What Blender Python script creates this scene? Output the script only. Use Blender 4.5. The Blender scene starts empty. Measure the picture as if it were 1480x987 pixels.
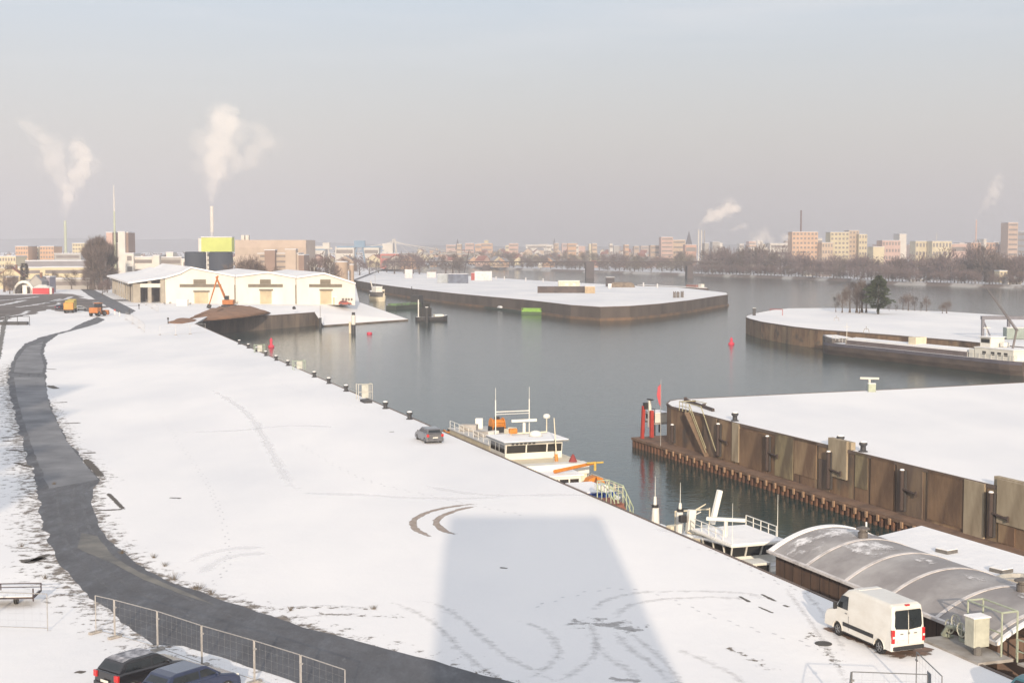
import bpy, bmesh, math, random
from mathutils import Vector, Matrix, noise
R = math.radians
rnd = random.Random(7)
S = bpy.context.scene
COL = S.collection

# ------------------------------------------------------------- camera
FPX = 2000.0; CH = 19.5; HZ = 357.0
PITCH = math.atan((493.5 - HZ) / FPX)
cam_d = bpy.data.cameras.new('camera'); cam = bpy.data.objects.new('camera', cam_d); COL.objects.link(cam)
cam_d.sensor_fit = 'HORIZONTAL'; cam_d.sensor_width = 36.0; cam_d.lens = 36.0 * FPX / 1480.0
cam_d.clip_start = 0.5; cam_d.clip_end = 30000
cam.location = (0, 0, CH); cam.rotation_euler = (R(90) - PITCH, 0, 0)
S.camera = cam

# ------------------------------------------------------------- sky, sun, exposure
SUN_EL = 14.5
w = bpy.data.worlds.new('World'); S.world = w; w.use_nodes = True
nt = w.node_tree; nt.nodes.clear()
N = nt.nodes.new; LK = nt.links.new
sky = N('ShaderNodeTexSky'); sky.sky_type = 'NISHITA'; sky.sun_disc = False
sky.sun_elevation = R(SUN_EL); sky.sun_rotation = R(178.7); sky.air_density = 1.0; sky.dust_density = 2.0; sky.ozone_density = 1.0
tc = N('ShaderNodeTexCoord'); sx = N('ShaderNodeSeparateXYZ'); LK(tc.outputs['Generated'], sx.inputs[0])
rp = N('ShaderNodeValToRGB'); LK(sx.outputs['Z'], rp.inputs[0])
cr = rp.color_ramp
stops = [(0.0, (.345, .345, .365)), (.03, (.375, .37, .39)), (.055, (.48, .44, .44)), (.085, (.56, .52, .515)), (.12, (.575, .57, .595)), (.18, (.56, .635, .74)), (.35, (.85, .89, .95)), (1.0, (.96, .97, .98))]
while len(cr.elements) < len(stops): cr.elements.new(.5)
for e, (p, c) in zip(cr.elements, stops): e.position = p; e.color = (*c, 1)
mp = N('ShaderNodeMapping'); mp.inputs['Scale'].default_value = (2.2, 2.2, 18); mp.inputs['Rotation'].default_value = (0, R(4), 0); LK(tc.outputs['Generated'], mp.inputs[0])
nz = N('ShaderNodeTexNoise'); nz.inputs['Scale'].default_value = 1.6; nz.inputs['Detail'].default_value = 6; LK(mp.outputs[0], nz.inputs['Vector'])
mr = N('ShaderNodeMapRange'); mr.inputs[1].default_value = .45; mr.inputs[2].default_value = .66; mr.inputs[3].default_value = 0; mr.inputs[4].default_value = .75; LK(nz.outputs[0], mr.inputs[0])
mx = N('ShaderNodeMix'); mx.data_type = 'RGBA'; hm_ = N('ShaderNodeMapRange'); hm_.inputs[1].default_value = .10; hm_.inputs[2].default_value = .165; LK(sx.outputs['Z'], hm_.inputs[0]); mu_ = N('ShaderNodeMath'); mu_.operation = 'MULTIPLY'; LK(mr.outputs[0], mu_.inputs[0]); LK(hm_.outputs[0], mu_.inputs[1]); LK(mu_.outputs[0], mx.inputs[0]); LK(rp.outputs[0], mx.inputs[6]); mx.inputs[7].default_value = (.76, .74, .77, 1)
b1 = N('ShaderNodeBackground'); b1.inputs[1].default_value = .05; LK(sky.outputs[0], b1.inputs[0])
b2 = N('ShaderNodeBackground'); b2.inputs[1].default_value = .62; LK(mx.outputs[2], b2.inputs[0])
ad = N('ShaderNodeAddShader'); LK(b1.outputs[0], ad.inputs[0]); LK(b2.outputs[0], ad.inputs[1])
wo = N('ShaderNodeOutputWorld'); LK(ad.outputs[0], wo.inputs[0])
sl = bpy.data.lights.new('sun', 'SUN'); sl.energy = 4.1; sl.angle = R(.53); sl.color = (1, .83, .64)
so = bpy.data.objects.new('sun', sl); COL.objects.link(so); so.rotation_euler = (R(90 - SUN_EL), 0, R(1.7)); so.location = (0, -50, 80)
S.view_settings.view_transform = 'Standard'; S.view_settings.look = 'None'; S.view_settings.gamma = 1
S.view_settings.use_curve_mapping = False
S.view_settings.exposure = 0.30
S.cycles.max_bounces = 6; S.cycles.volume_bounces = 2; S.cycles.transparent_max_bounces = 12
S.cycles.diffuse_bounces = 2; S.cycles.glossy_bounces = 2
S.cycles.use_denoising = True

# ------------------------------------------------------------- helpers
def P(px, py, z=0.0):
    """pixel of the 1480x987 photograph -> point on the horizontal plane z"""
    a = (px - 740) / FPX; b = -(py - 493.5) / FPX
    c, s = math.cos(PITCH), math.sin(PITCH)
    d = Vector((a, c + b * s, -s + b * c))
    t = (z - CH) / d.z
    return Vector((d.x * t, d.y * t, z))
def X(px, d): return (px - 740) / FPX * d
def ZY(py, d):
    b = -(py - 493.5) / FPX; c, s = math.cos(PITCH), math.sin(PITCH)
    return CH + d * (-s + b * c) / (c + b * s)

class MB:
    def __init__(s): s.v = []; s.f = []; s.m = []; s.mi = 0; s.uv = None
    def mat(s, i): s.mi = i; return s
    def add(s, vs, fs):
        o = len(s.v); s.v += [tuple(q) for q in vs]
        for f in fs: s.f.append(tuple(i + o for i in f)); s.m.append(s.mi)
        return s
    def box(s, x0, x1, y0, y1, z0, z1):
        return s.add([(x0,y0,z0),(x1,y0,z0),(x1,y1,z0),(x0,y1,z0),(x0,y0,z1),(x1,y0,z1),(x1,y1,z1),(x0,y1,z1)],
                     [(0,3,2,1),(4,5,6,7),(0,1,5,4),(1,2,6,5),(2,3,7,6),(3,0,4,7)])
    def cbox(s, c, sz, rz=0, rx=0, ry=0):
        M = Matrix.Translation(c) @ Matrix.Rotation(rz, 4, 'Z') @ Matrix.Rotation(ry, 4, 'Y') @ Matrix.Rotation(rx, 4, 'X')
        hx, hy, hz = sz[0]/2, sz[1]/2, sz[2]/2
        vs = [M @ Vector((a*hx, b*hy, cc*hz)) for cc in (-1,1) for (a,b) in ((-1,-1),(1,-1),(1,1),(-1,1))]
        return s.add(vs, [(0,3,2,1),(4,5,6,7),(0,1,5,4),(1,2,6,5),(2,3,7,6),(3,0,4,7)])
    def prism(s, poly, z0, z1):
        n = len(poly); a = sum(poly[i][0]*poly[(i+1)%n][1]-poly[(i+1)%n][0]*poly[i][1] for i in range(n))
        if a < 0: poly = poly[::-1]
        vs = [(p[0],p[1],z0) for p in poly] + [(p[0],p[1],z1) for p in poly]
        return s.add(vs, [tuple(range(n-1,-1,-1)), tuple(range(n,2*n))] + [(i,(i+1)%n,n+(i+1)%n,n+i) for i in range(n)])
    def sheet(s, poly, z):
        n = len(poly); a = sum(poly[i][0]*poly[(i+1)%n][1]-poly[(i+1)%n][0]*poly[i][1] for i in range(n))
        if a < 0: poly = poly[::-1]
        return s.add([(p[0],p[1],z) for p in poly], [tuple(range(n))])
    def side(s, prof, x0, x1):   # profile in (y,z) extruded along x
        n = len(prof); a = sum(prof[i][0]*prof[(i+1)%n][1]-prof[(i+1)%n][0]*prof[i][1] for i in range(n))
        if a < 0: prof = prof[::-1]
        vs = [(x0,p[0],p[1]) for p in prof] + [(x1,p[0],p[1]) for p in prof]
        return s.add(vs, [tuple(range(n-1,-1,-1)), tuple(range(n,2*n))] + [(i,(i+1)%n,n+(i+1)%n,n+i) for i in range(n)])
    def front(s, prof, y0, y1):  # profile in (x,z) extruded along y
        n = len(prof); a = sum(prof[i][0]*prof[(i+1)%n][1]-prof[(i+1)%n][0]*prof[i][1] for i in range(n))
        if a < 0: prof = prof[::-1]
        vs = [(p[0],y0,p[1]) for p in prof] + [(p[0],y1,p[1]) for p in prof]
        return s.add(vs, [tuple(range(n)), tuple(range(2*n-1,n-1,-1))] + [(i,n+i,n+(i+1)%n,(i+1)%n) for i in range(n)])
    def tube(s, p0, p1, r0, r1=None, n=8, cap=True):
        if r1 is None: r1 = r0
        p0 = Vector(p0); p1 = Vector(p1); d = (p1-p0)
        if d.length < 1e-6: return s
        d.normalize(); a = d.orthogonal().normalized(); b = d.cross(a)
        vs = []
        for p, r in ((p0,r0),(p1,r1)):
            for i in range(n):
                t = 2*math.pi*i/n; vs.append(p + a*(math.cos(t)*r) + b*(math.sin(t)*r))
        fs = [(i,(i+1)%n,n+(i+1)%n,n+i) for i in range(n)]
        if cap: fs += [tuple(range(n-1,-1,-1)), tuple(range(n,2*n))]
        return s.add(vs, fs)
    def path(s, pts, r, n=6):
        for a, b in zip(pts, pts[1:]): s.tube(a, b, r, n=n)
        return s
    def loft(s, rings, cap=True, closed=True):
        n = len(rings[0]); vs = [p for r in rings for p in r]; fs = []
        for k in range(len(rings)-1):
            for i in range(n if closed else n-1):
                j = (i+1)%n; fs.append((k*n+i, k*n+j, (k+1)*n+j, (k+1)*n+i))
        if cap: fs += [tuple(range(n-1,-1,-1)), tuple(range((len(rings)-1)*n, len(rings)*n))]
        return s.add(vs, fs)
    def lathe(s, prof, c=(0,0,0), n=16):  # prof [(r,z)]
        rings = [[(c[0]+r*math.cos(2*math.pi*i/n), c[1]+r*math.sin(2*math.pi*i/n), c[2]+z) for i in range(n)] for r, z in prof]
        return s.loft(rings)
    def ball(s, c, r, n=10, k=6, sz=1):
        return s.lathe([(max(.001, r*math.sin(math.pi*i/k)), -r*math.cos(math.pi*i/k)*sz) for i in range(k+1)], c, n)
    def build(s, name, mats, parent=None, loc=None, smooth=False, bevel=0, rz=None, seg=2):
        me = bpy.data.meshes.new(name); me.from_pydata(s.v, [], s.f)
        if not isinstance(mats, (list, tuple)): mats = [mats]
        for m in mats: me.materials.append(m)
        me.polygons.foreach_set('material_index', s.m)
        if smooth: me.polygons.foreach_set('use_smooth', [True]*len(me.polygons))
        if s.uv:
            ul = me.uv_layers.new(name='UVMap')
            for p in me.polygons:
                for li in p.loop_indices: ul.data[li].uv = s.uv[me.loops[li].vertex_index]
        bm = bmesh.new(); bm.from_mesh(me)
        if s.uv is None: bmesh.ops.recalc_face_normals(bm, faces=bm.faces)
        bm.to_mesh(me); bm.free(); me.update()
        o = bpy.data.objects.new(name, me); COL.objects.link(o)
        if parent: o.parent = parent
        if loc is not None: o.location = loc
        if rz is not None: o.rotation_euler.z = rz
        if bevel:
            b = o.modifiers.new('bevel', 'BEVEL'); b.width = bevel; b.segments = seg; b.limit_method = 'ANGLE'; b.angle_limit = R(35)
            if smooth is None: pass
        return o
def tag(o, label, cat, group=None, kind=None):
    if label: o['label'] = label
    if cat: o['category'] = cat
    if group: o['group'] = group
    if kind: o['kind'] = kind
    return o
def struct(o): o['kind'] = 'structure'; return o
def thing(name, label, cat, loc=(0,0,0), rz=0, group=None):
    o = bpy.data.objects.new(name, None); o.empty_display_size = .5; COL.objects.link(o)
    o.location = loc; o.rotation_euler = (0,0,rz)
    return tag(o, label, cat, group)
def dup(root, loc, rz=None, label=None, sc=None, swap=None):
    def rec(o, par):
        c = o.copy(); COL.objects.link(c); c.parent = par
        if swap and c.type == 'MESH' and c.name.split('.')[0] in swap:
            c.data = c.data.copy(); c.data.materials[0] = swap[c.name.split('.')[0]]
        for ch in list(o.children): rec(ch, c)
        return c
    r = rec(root, None); r.location = loc
    if rz is not None: r.rotation_euler.z = rz
    if label: r['label'] = label
    if sc: r.scale = sc if isinstance(sc, tuple) else (sc,)*3
    return r
ORD = ['first','second','third','fourth','fifth','sixth','seventh','eighth','ninth','tenth','eleventh','twelfth','thirteenth','fourteenth','fifteenth','sixteenth','seventeenth','eighteenth','nineteenth']
TENS = ['','','twenty','thirty','forty','fifty','sixty','seventy','eighty','ninety']
def ordw(i):
    if i < 19: return ORD[i]
    n = i + 1; pre = ''
    if n >= 100:
        c = n // 100; n -= 100*c; pre = ('', 'hundred-', 'two-hundred-', 'three-hundred-')[c]
        if n == 0: return pre[:-1] + 'th'
    if n < 20: return pre + ORD[n-1]
    return pre + (TENS[n//10][:-1] + 'ieth' if n % 10 == 0 else TENS[n//10] + '-' + ORD[n%10-1])

# ------------------------------------------------------------- materials
MATS = {}
def M(name, col=(.5,.5,.5), rough=.7, var=.12, scale=1.0, col2=None, metal=0, bump=0, stretch=(1,1,1), detail=4, coat=0, lo=.35, hi=.65, spec=None):
    if name in MATS: return MATS[name]
    m = bpy.data.materials.new(name); m.use_nodes = True; nt = m.node_tree; b = nt.nodes['Principled BSDF']
    b.inputs['Roughness'].default_value = rough; b.inputs['Metallic'].default_value = metal
    if coat: b.inputs['Coat Weight'].default_value = coat; b.inputs['Coat Roughness'].default_value = .1
    if spec is not None: b.inputs['Specular IOR Level'].default_value = spec
    if col2 is None: col2 = tuple(max(0, c*(1-var*2)) for c in col)
    tc = nt.nodes.new('ShaderNodeTexCoord'); mp = nt.nodes.new('ShaderNodeMapping'); mp.inputs['Scale'].default_value = stretch
    nz = nt.nodes.new('ShaderNodeTexNoise'); nz.inputs['Scale'].default_value = scale; nz.inputs['Detail'].default_value = detail; nz.inputs['Roughness'].default_value = .6
    mr = nt.nodes.new('ShaderNodeMapRange'); mr.inputs[1].default_value = lo; mr.inputs[2].default_value = hi
    mx = nt.nodes.new('ShaderNodeMix'); mx.data_type = 'RGBA'; mx.inputs[6].default_value = (*col,1); mx.inputs[7].default_value = (*col2,1)
    L = nt.links.new
    L(tc.outputs['Object'], mp.inputs[0]); L(mp.outputs[0], nz.inputs['Vector']); L(nz.outputs[0], mr.inputs[0]); L(mr.outputs[0], mx.inputs[0]); L(mx.outputs[2], b.inputs['Base Color'])
    if bump:
        bp = nt.nodes.new('ShaderNodeBump'); bp.inputs['Strength'].default_value = bump; bp.inputs['Distance'].default_value = .1
        n2 = nt.nodes.new('ShaderNodeTexNoise'); n2.inputs['Scale'].default_value = scale*6; n2.inputs['Detail'].default_value = 5; L(mp.outputs[0], n2.inputs['Vector'])
        L(n2.outputs[0], bp.inputs['Height']); L(bp.outputs[0], b.inputs['Normal'])
    MATS[name] = m; return m

def snow_mat(name, dirt=.0, tint=(.88,.87,.87), bump=.25, sc=.12):
    m = bpy.data.materials.new(name); m.use_nodes = True; nt = m.node_tree; b = nt.nodes['Principled BSDF']; L = nt.links.new
    b.inputs['Roughness'].default_value = .75; b.inputs['Specular IOR Level'].default_value = .2
    tc = nt.nodes.new('ShaderNodeTexCoord')
    def noise_(s, d=5, st=None, ro=.55):
        n = nt.nodes.new('ShaderNodeTexNoise'); n.inputs['Scale'].default_value = s; n.inputs['Detail'].default_value = d; n.inputs['Roughness'].default_value = ro
        if st:
            mp = nt.nodes.new('ShaderNodeMapping'); mp.inputs['Scale'].default_value = st; mp.inputs['Rotation'].default_value = (0,0,R(-30)); L(tc.outputs['Object'], mp.inputs[0]); L(mp.outputs[0], n.inputs[0])
        else: L(tc.outputs['Object'], n.inputs[0])
        return n
    def rng(n, a, c, lo=0, hi=1):
        r = nt.nodes.new('ShaderNodeMapRange'); r.inputs[1].default_value = a; r.inputs[2].default_value = c; r.inputs[3].default_value = lo; r.inputs[4].default_value = hi; L(n.outputs[0], r.inputs[0]); return r
    big = rng(noise_(.05, 4, (1,.45,1)), .38, .66)
    mx = nt.nodes.new('ShaderNodeMix'); mx.data_type = 'RGBA'; L(big.outputs[0], mx.inputs[0])
    mx.inputs[6].default_value = (*tint,1); mx.inputs[7].default_value = (tint[0]*.87, tint[1]*.885, tint[2]*.91, 1)
    # specks of soil and grass poking through
    sp = rng(noise_(1.1, 8, None, .72), .70-dirt*.12, .76-dirt*.12)
    pt = rng(noise_(.06, 3), .5, .62)
    mu = nt.nodes.new('ShaderNodeMath'); mu.operation = 'MULTIPLY'; L(sp.outputs[0], mu.inputs[0]); L(pt.outputs[0], mu.inputs[1])
    m2 = nt.nodes.new('ShaderNodeMix'); m2.data_type = 'RGBA'; L(mu.outputs[0], m2.inputs[0]); L(mx.outputs[2], m2.inputs[6]); m2.inputs[7].default_value = (.22,.19,.16,1)
    L(m2.outputs[2], b.inputs['Base Color'])
    bp = nt.nodes.new('ShaderNodeBump'); bp.inputs['Strength'].default_value = bump; bp.inputs['Distance'].default_value = .35
    nb = noise_(sc, 9, None, .62); L(nb.outputs[0], bp.inputs['Height'])
    b2_ = nt.nodes.new('ShaderNodeBump'); b2_.inputs['Strength'].default_value = .6; b2_.inputs['Distance'].default_value = .05
    n2_ = noise_(1.6, 8, (1,.7,1), .7); L(n2_.outputs[0], b2_.inputs['Height']); L(bp.outputs[0], b2_.inputs['Normal'])
    L(b2_.outputs[0], b.inputs['Normal'])
    MATS[name] = m; return m
SNOW = snow_mat('snow', .25)
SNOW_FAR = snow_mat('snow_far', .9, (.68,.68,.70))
SNOW_PLAIN = snow_mat('snow_plain', -1.5, (.88,.87,.87), .3, .8)

def ragged(name, col, col2, scale=1.2, cut=.25, rag=1.0, stretch=(1,1,1), rough=.85, soft=.06, amax=1.0):
    """strip material: torn away towards both edges (UV v) and along a noise"""
    m = bpy.data.materials.new(name); m.use_nodes = True; nt = m.node_tree; b = nt.nodes['Principled BSDF']; L = nt.links.new
    b.inputs['Roughness'].default_value = rough; b.inputs['Specular IOR Level'].default_value = .25
    uv = nt.nodes.new('ShaderNodeUVMap'); sp = nt.nodes.new('ShaderNodeSeparateXYZ'); L(uv.outputs[0], sp.inputs[0])
    def mth(op, a, c, clamp=False):
        n = nt.nodes.new('ShaderNodeMath'); n.operation = op; n.use_clamp = clamp
        for i, q in enumerate((a, c)):
            if q is None: continue
            if isinstance(q, (int, float)): n.inputs[i].default_value = q
            else: L(q, n.inputs[i])
        return n.outputs[0]
    ed = mth('SUBTRACT', 1.0, mth('ABSOLUTE', mth('MULTIPLY', mth('SUBTRACT', sp.outputs[1], .5), 2.0), None))
    eu = mth('MULTIPLY', mth('MULTIPLY', sp.outputs[0], mth('SUBTRACT', 1.0, sp.outputs[0])), 8.0, True)
    tc = nt.nodes.new('ShaderNodeTexCoord'); mp = nt.nodes.new('ShaderNodeMapping'); mp.inputs['Scale'].default_value = stretch; L(tc.outputs['Object'], mp.inputs[0])
    nz = nt.nodes.new('ShaderNodeTexNoise'); nz.inputs['Scale'].default_value = scale; nz.inputs['Detail'].default_value = 8; nz.inputs['Roughness'].default_value = .68; L(mp.outputs[0], nz.inputs[0])
    nn = mth('MULTIPLY', mth('SUBTRACT', nz.outputs[0], .5), rag*4)
    f = mth('ADD', mth('MULTIPLY', ed, eu), nn)
    al = nt.nodes.new('ShaderNodeMapRange'); al.inputs[1].default_value = cut; al.inputs[2].default_value = cut+soft*4; al.inputs[4].default_value = amax; L(f, al.inputs[0])
    n2 = nt.nodes.new('ShaderNodeTexNoise'); n2.inputs['Scale'].default_value = scale*2.3; n2.inputs['Detail'].default_value = 5; L(tc.outputs['Object'], n2.inputs[0])
    r2 = nt.nodes.new('ShaderNodeMapRange'); r2.inputs[1].default_value = .35; r2.inputs[2].default_value = .65; L(n2.outputs[0], r2.inputs[0])
    mx = nt.nodes.new('ShaderNodeMix'); mx.data_type = 'RGBA'; mx.inputs[6].default_value = (*col,1); mx.inputs[7].default_value = (*col2,1); L(r2.outputs[0], mx.inputs[0]); L(mx.outputs[2], b.inputs['Base Color'])
    L(al.outputs[0], b.inputs['Alpha'])
    MATS[name] = m; return m

def strip(mb, pts, wd, z, close=False):
    """flat ribbon through pts (Vectors) of width wd (number or list), with UVs"""
    if mb.uv is None: mb.uv = []
    n = len(pts); L = [0]
    for a, b in zip(pts, pts[1:]): L.append(L[-1] + (Vector(b).xy-Vector(a).xy).length)
    vs = []
    for i, p in enumerate(pts):
        a = Vector(pts[max(0,i-1)]).xy; b = Vector(pts[min(n-1,i+1)]).xy
        t = (b-a).normalized(); nrm = Vector((-t.y, t.x)); ww = wd[i] if isinstance(wd, (list,tuple)) else wd
        q = Vector(p).xy
        for k in (-.5, .5):
            v = q + nrm*ww*k; vs.append((v.x, v.y, z)); mb.uv.append((L[i]/max(.01,L[-1]), .5-k))
    mb.add(vs, [(2*i+1, 2*i, 2*i+2, 2*i+3) for i in range(n-1)])
def smooth_pts(pts, k=6):
    out = []
    n = len(pts)
    for i in range(n-1):
        p0 = Vector(pts[max(0,i-1)]); p1 = Vector(pts[i]); p2 = Vector(pts[i+1]); p3 = Vector(pts[min(n-1,i+2)])
        for j in range(k):
            t = j/k; out.append(.5*((2*p1)+(p2-p0)*t+(2*p0-5*p1+4*p2-p3)*t*t+(3*p1-p0-3*p2+p3)*t**3))
    out.append(Vector(pts[-1])); return out

# quay frame: s along the quay away from the camera, w to the right over the water
QA = R(19.6); U = Vector((-math.sin(QA), math.cos(QA), 0)); V = Vector((math.cos(QA), math.sin(QA), 0)); Q0 = Vector((22.3, 62.5, 0))
def Q(s, w=0, z=0): return Q0 + U*s + V*w + Vector((0,0,z))
def SW(p): d = Vector((p[0],p[1],0)) - Q0; return d.dot(U), d.dot(V)
def sat(px, w=0):   # s where the line w crosses the pixel column px
    k = (px-740)/FPX; o = Q0 + V*w
    # (o.x+s*U.x) = k*(o.y+s*U.y)
    return (k*o.y - o.x)/(U.x - k*U.y)
WZ = -5.8
# ============================================================= setting
# ---- water
def water_mat():
    m = bpy.data.materials.new('harbour_water'); m.use_nodes = True; nt = m.node_tree; b = nt.nodes['Principled BSDF']; L = nt.links.new
    b.inputs['Base Color'].default_value = (.022,.05,.048,1); b.inputs['Roughness'].default_value = .10; b.inputs['IOR'].default_value = 1.31
    tc = nt.nodes.new('ShaderNodeTexCoord')
    def nb(s, st, d, dist, prev):
        mp = nt.nodes.new('ShaderNodeMapping'); mp.inputs['Scale'].default_value = st; L(tc.outputs['Object'], mp.inputs[0])
        n = nt.nodes.new('ShaderNodeTexNoise'); n.inputs['Scale'].default_value = s; n.inputs['Detail'].default_value = d; L(mp.outputs[0], n.inputs[0])
        bp = nt.nodes.new('ShaderNodeBump'); bp.inputs['Distance'].default_value = dist; bp.inputs['Strength'].default_value = 1; L(n.outputs[0], bp.inputs['Height'])
        if prev: L(prev.outputs[0], bp.inputs['Normal'])
        return bp
    a = nb(.06, (1,2.2,1), 3, .05, None); c = nb(1.1, (.8,1.6,1), 4, .045, a)
    L(c.outputs[0], b.inputs['Normal'])
    return m
struct(MB().sheet([(-6000,-200),(9000,-200),(9000,9000),(-6000,9000)], WZ).build('harbour_water', water_mat()))

WALL = M('pier_wall', (.20,.155,.12), .9, col2=(.09,.075,.065), scale=.25, stretch=(1,1,.22), bump=.5, lo=.38, hi=.62)
def bay_wall_mat():
    m = M('bay_wall', (.27,.18,.11), .9, col2=(.13,.08,.055), scale=.3, stretch=(1,1,.5), bump=.5, lo=.36, hi=.64)
    nt = m.node_tree; L = nt.links.new; b = nt.nodes['Principled BSDF']
    src = b.inputs['Base Color'].links[0].from_socket
    tc = nt.nodes.new('ShaderNodeTexCoord'); mp = nt.nodes.new('ShaderNodeMapping'); mp.inputs['Scale'].default_value = (1,1,.1); L(tc.outputs['Object'], mp.inputs[0])
    n = nt.nodes.new('ShaderNodeTexNoise'); n.inputs['Scale'].default_value = .38; n.inputs['Detail'].default_value = 6; L(mp.outputs[0], n.inputs[0])
    r = nt.nodes.new('ShaderNodeMapRange'); r.inputs[1].default_value = .54; r.inputs[2].default_value = .70; r.inputs[4].default_value = .5; L(n.outputs[0], r.inputs[0])
    mx = nt.nodes.new('ShaderNodeMix'); mx.data_type = 'RGBA'; L(r.outputs[0], mx.inputs[0]); L(src, mx.inputs[6]); mx.inputs[7].default_value = (.42,.35,.22,1)
    n3 = nt.nodes.new('ShaderNodeTexNoise'); n3.inputs['Scale'].default_value = .3; n3.inputs['Detail'].default_value = 7; L(tc.outputs['Object'], n3.inputs[0])
    r3 = nt.nodes.new('ShaderNodeMapRange'); r3.inputs[1].default_value = .58; r3.inputs[2].default_value = .7; r3.inputs[4].default_value = .75; L(n3.outputs[0], r3.inputs[0])
    m3 = nt.nodes.new('ShaderNodeMix'); m3.data_type = 'RGBA'; L(r3.outputs[0], m3.inputs[0]); L(mx.outputs[2], m3.inputs[6]); m3.inputs[7].default_value = (.07,.065,.06,1)
    L(m3.outputs[2], b.inputs['Base Color'])
    return m
BAYWALL = bay_wall_mat()
COPE = M('coping', (.16,.12,.10), .85, scale=.8)
RUSTY = M('sheet_pile_steel', (.17,.085,.05), .85, col2=(.08,.045,.035), scale=.7, bump=.3)
EARTH = M('bare_earth', (.17,.13,.10), .95, col2=(.10,.08,.07), scale=.4, bump=.6)

def wallstrip(name, pts, z0, z1, th, mats, label, cat='wall', inward=1, cope=.05, cw=.10):
    """wall along an open polyline of (x,y), thickness th to the inner side, with a coping part"""
    n = len(pts); pts = [Vector((p[0],p[1])) for p in pts]; inn = []
    for i, p in enumerate(pts):
        t = (pts[min(n-1,i+1)] - pts[max(0,i-1)]).normalized(); nn = Vector((-t.y,t.x))*inward; inn.append(p + nn*th)
    t = thing(name, label, cat, (pts[0].x, pts[0].y, z0))
    o = Vector((pts[0].x, pts[0].y))
    mb = MB(); mb.prism([(p-o)[:] for p in pts] + [(p-o)[:] for p in inn[::-1]], 0, z1-z0-.06); mb.build('wall_face', mats[0], t)
    out = []; inn = []
    for i, p in enumerate(pts):
        tt = (pts[min(n-1,i+1)] - pts[max(0,i-1)]).normalized(); nn = Vector((-tt.y,tt.x))*inward; out.append(p - nn*.08); inn.append(p + nn*cw)
    mb = MB(); mb.prism([(p-o)[:] for p in out] + [(p-o)[:] for p in inn[::-1]], z1-z0-.28, z1-z0+cope-.03); mb.build('coping', mats[1], t)
    return t

# ---- main quay land (z = 0)
qa = Q(-75); qb = Q(sat(281))
W1 = [P(300,462,-1.5), P(380,456.5,-1.5), P(433,453.4,-1.6), P(455,452,-1.7)]
T1 = [Vector((p.x-1, p.y+16, 0)) for p in W1]
B1 = P(520,437); A1 = W1[-1]
leftbank = [P(514,412), P(508,405.5), P(545,391.5), P(560,387), Vector((-320,6500,0))]
land = [Vector((-60,-90,0)), Vector((60,-90,0)), qa, qb] + T1 + [B1] + leftbank + [Vector((-5000,6500,0)), Vector((-5000,-90,0))]
gq = struct(MB().sheet([(p.x,p.y) for p in land], 0).build('snowy_ground', SNOW))
wallstrip('quay_wall', [qa, Q(0), Q(100), qb], -9, .03, .7, (WALL, COPE), 'long brown quay wall under the snowy edge with the bollards')
t = wallstrip('quay_wall', W1, -9, -1.47, .7, (WALL, COPE), 'grey brown dock end wall below the orange excavator and earth heap')
mb = MB(); vs = [tuple(qb), tuple(W1[0]), (qb.x,qb.y,-9), (W1[0].x,W1[0].y,-9)]; mb.add(vs, [(0,1,3,2)])
mb.add([(x-.6,y,z) for x,y,z in vs], [(0,1,3,2)])
tag(mb.build('quay_wall', WALL), 'short dark wall closing the dock behind the far end of the long quay', 'wall')
mb = MB(); rows = [[tuple(qb)]+[tuple(p) for p in W1], [tuple(qb)]+[tuple(p) for p in T1]]
for i in range(len(W1)): mb.add([rows[0][i],rows[0][i+1],rows[1][i+1],rows[1][i]], [(0,1,2,3)] if i else [(0,1,2)])
struct(mb.build('dock_apron', SNOW_PLAIN))
# sloping slipway bank in front of the sheds
A2 = P(467,470,-5.3); B2 = P(590,461.5,-5.3); TA = T1[-1]
mb = MB(); mb.add([tuple(A1), tuple(TA), tuple(B1), tuple(B2), tuple(A2), (B2.x,B2.y,-9), (A2.x,A2.y,-9), (A1.x,A1.y,-9), (B1.x,B1.y,-9)], [(0,4,3),(0,3,2),(0,2,1),(4,6,5,3),(0,7,6,4),(2,3,5,8)])
mb.m = [0,0,0,1,1,1]
sb = mb.build('sloping_bank', [SNOW_PLAIN, WALL]); struct(sb)
wallstrip('quay_wall', [B1, P(514,412)], -9, .03, .7, (WALL, COPE), 'dark dock wall running back behind the last white shed')

# ---- middle pier (z = -1)
MZ = -1.0
near = [(506,404),(540,410),(600,418),(660,424.5),(720,430),(760,433.5),(792,437),(825,441),(868,443.7),(911,442.4),(954.6,439),(998,434),(1030,429),(1052,426)]
far = [(1050,423),(1015,419),(976,415),(916,413),(840,409),(760,404.5),(700,400.5),(640,396),(570,392.5),(530,391)]
np_ = [P(a,b,MZ) for a,b in near]; fp = [P(a,b,MZ) for a,b in far]
struct(MB().sheet([(p.x,p.y) for p in np_+fp], MZ).build('snowy_pier_top', SNOW))
mw = wallstrip('pier_wall', np_+fp[:1], -9, MZ+.03, .9, (M('mid_pier_wall', (.135,.11,.095), .9, col2=(.08,.065,.06), scale=.12, stretch=(1,1,.3), bump=.3), COPE), 'long curved brown retaining wall of the middle pier', inward=1)
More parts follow.
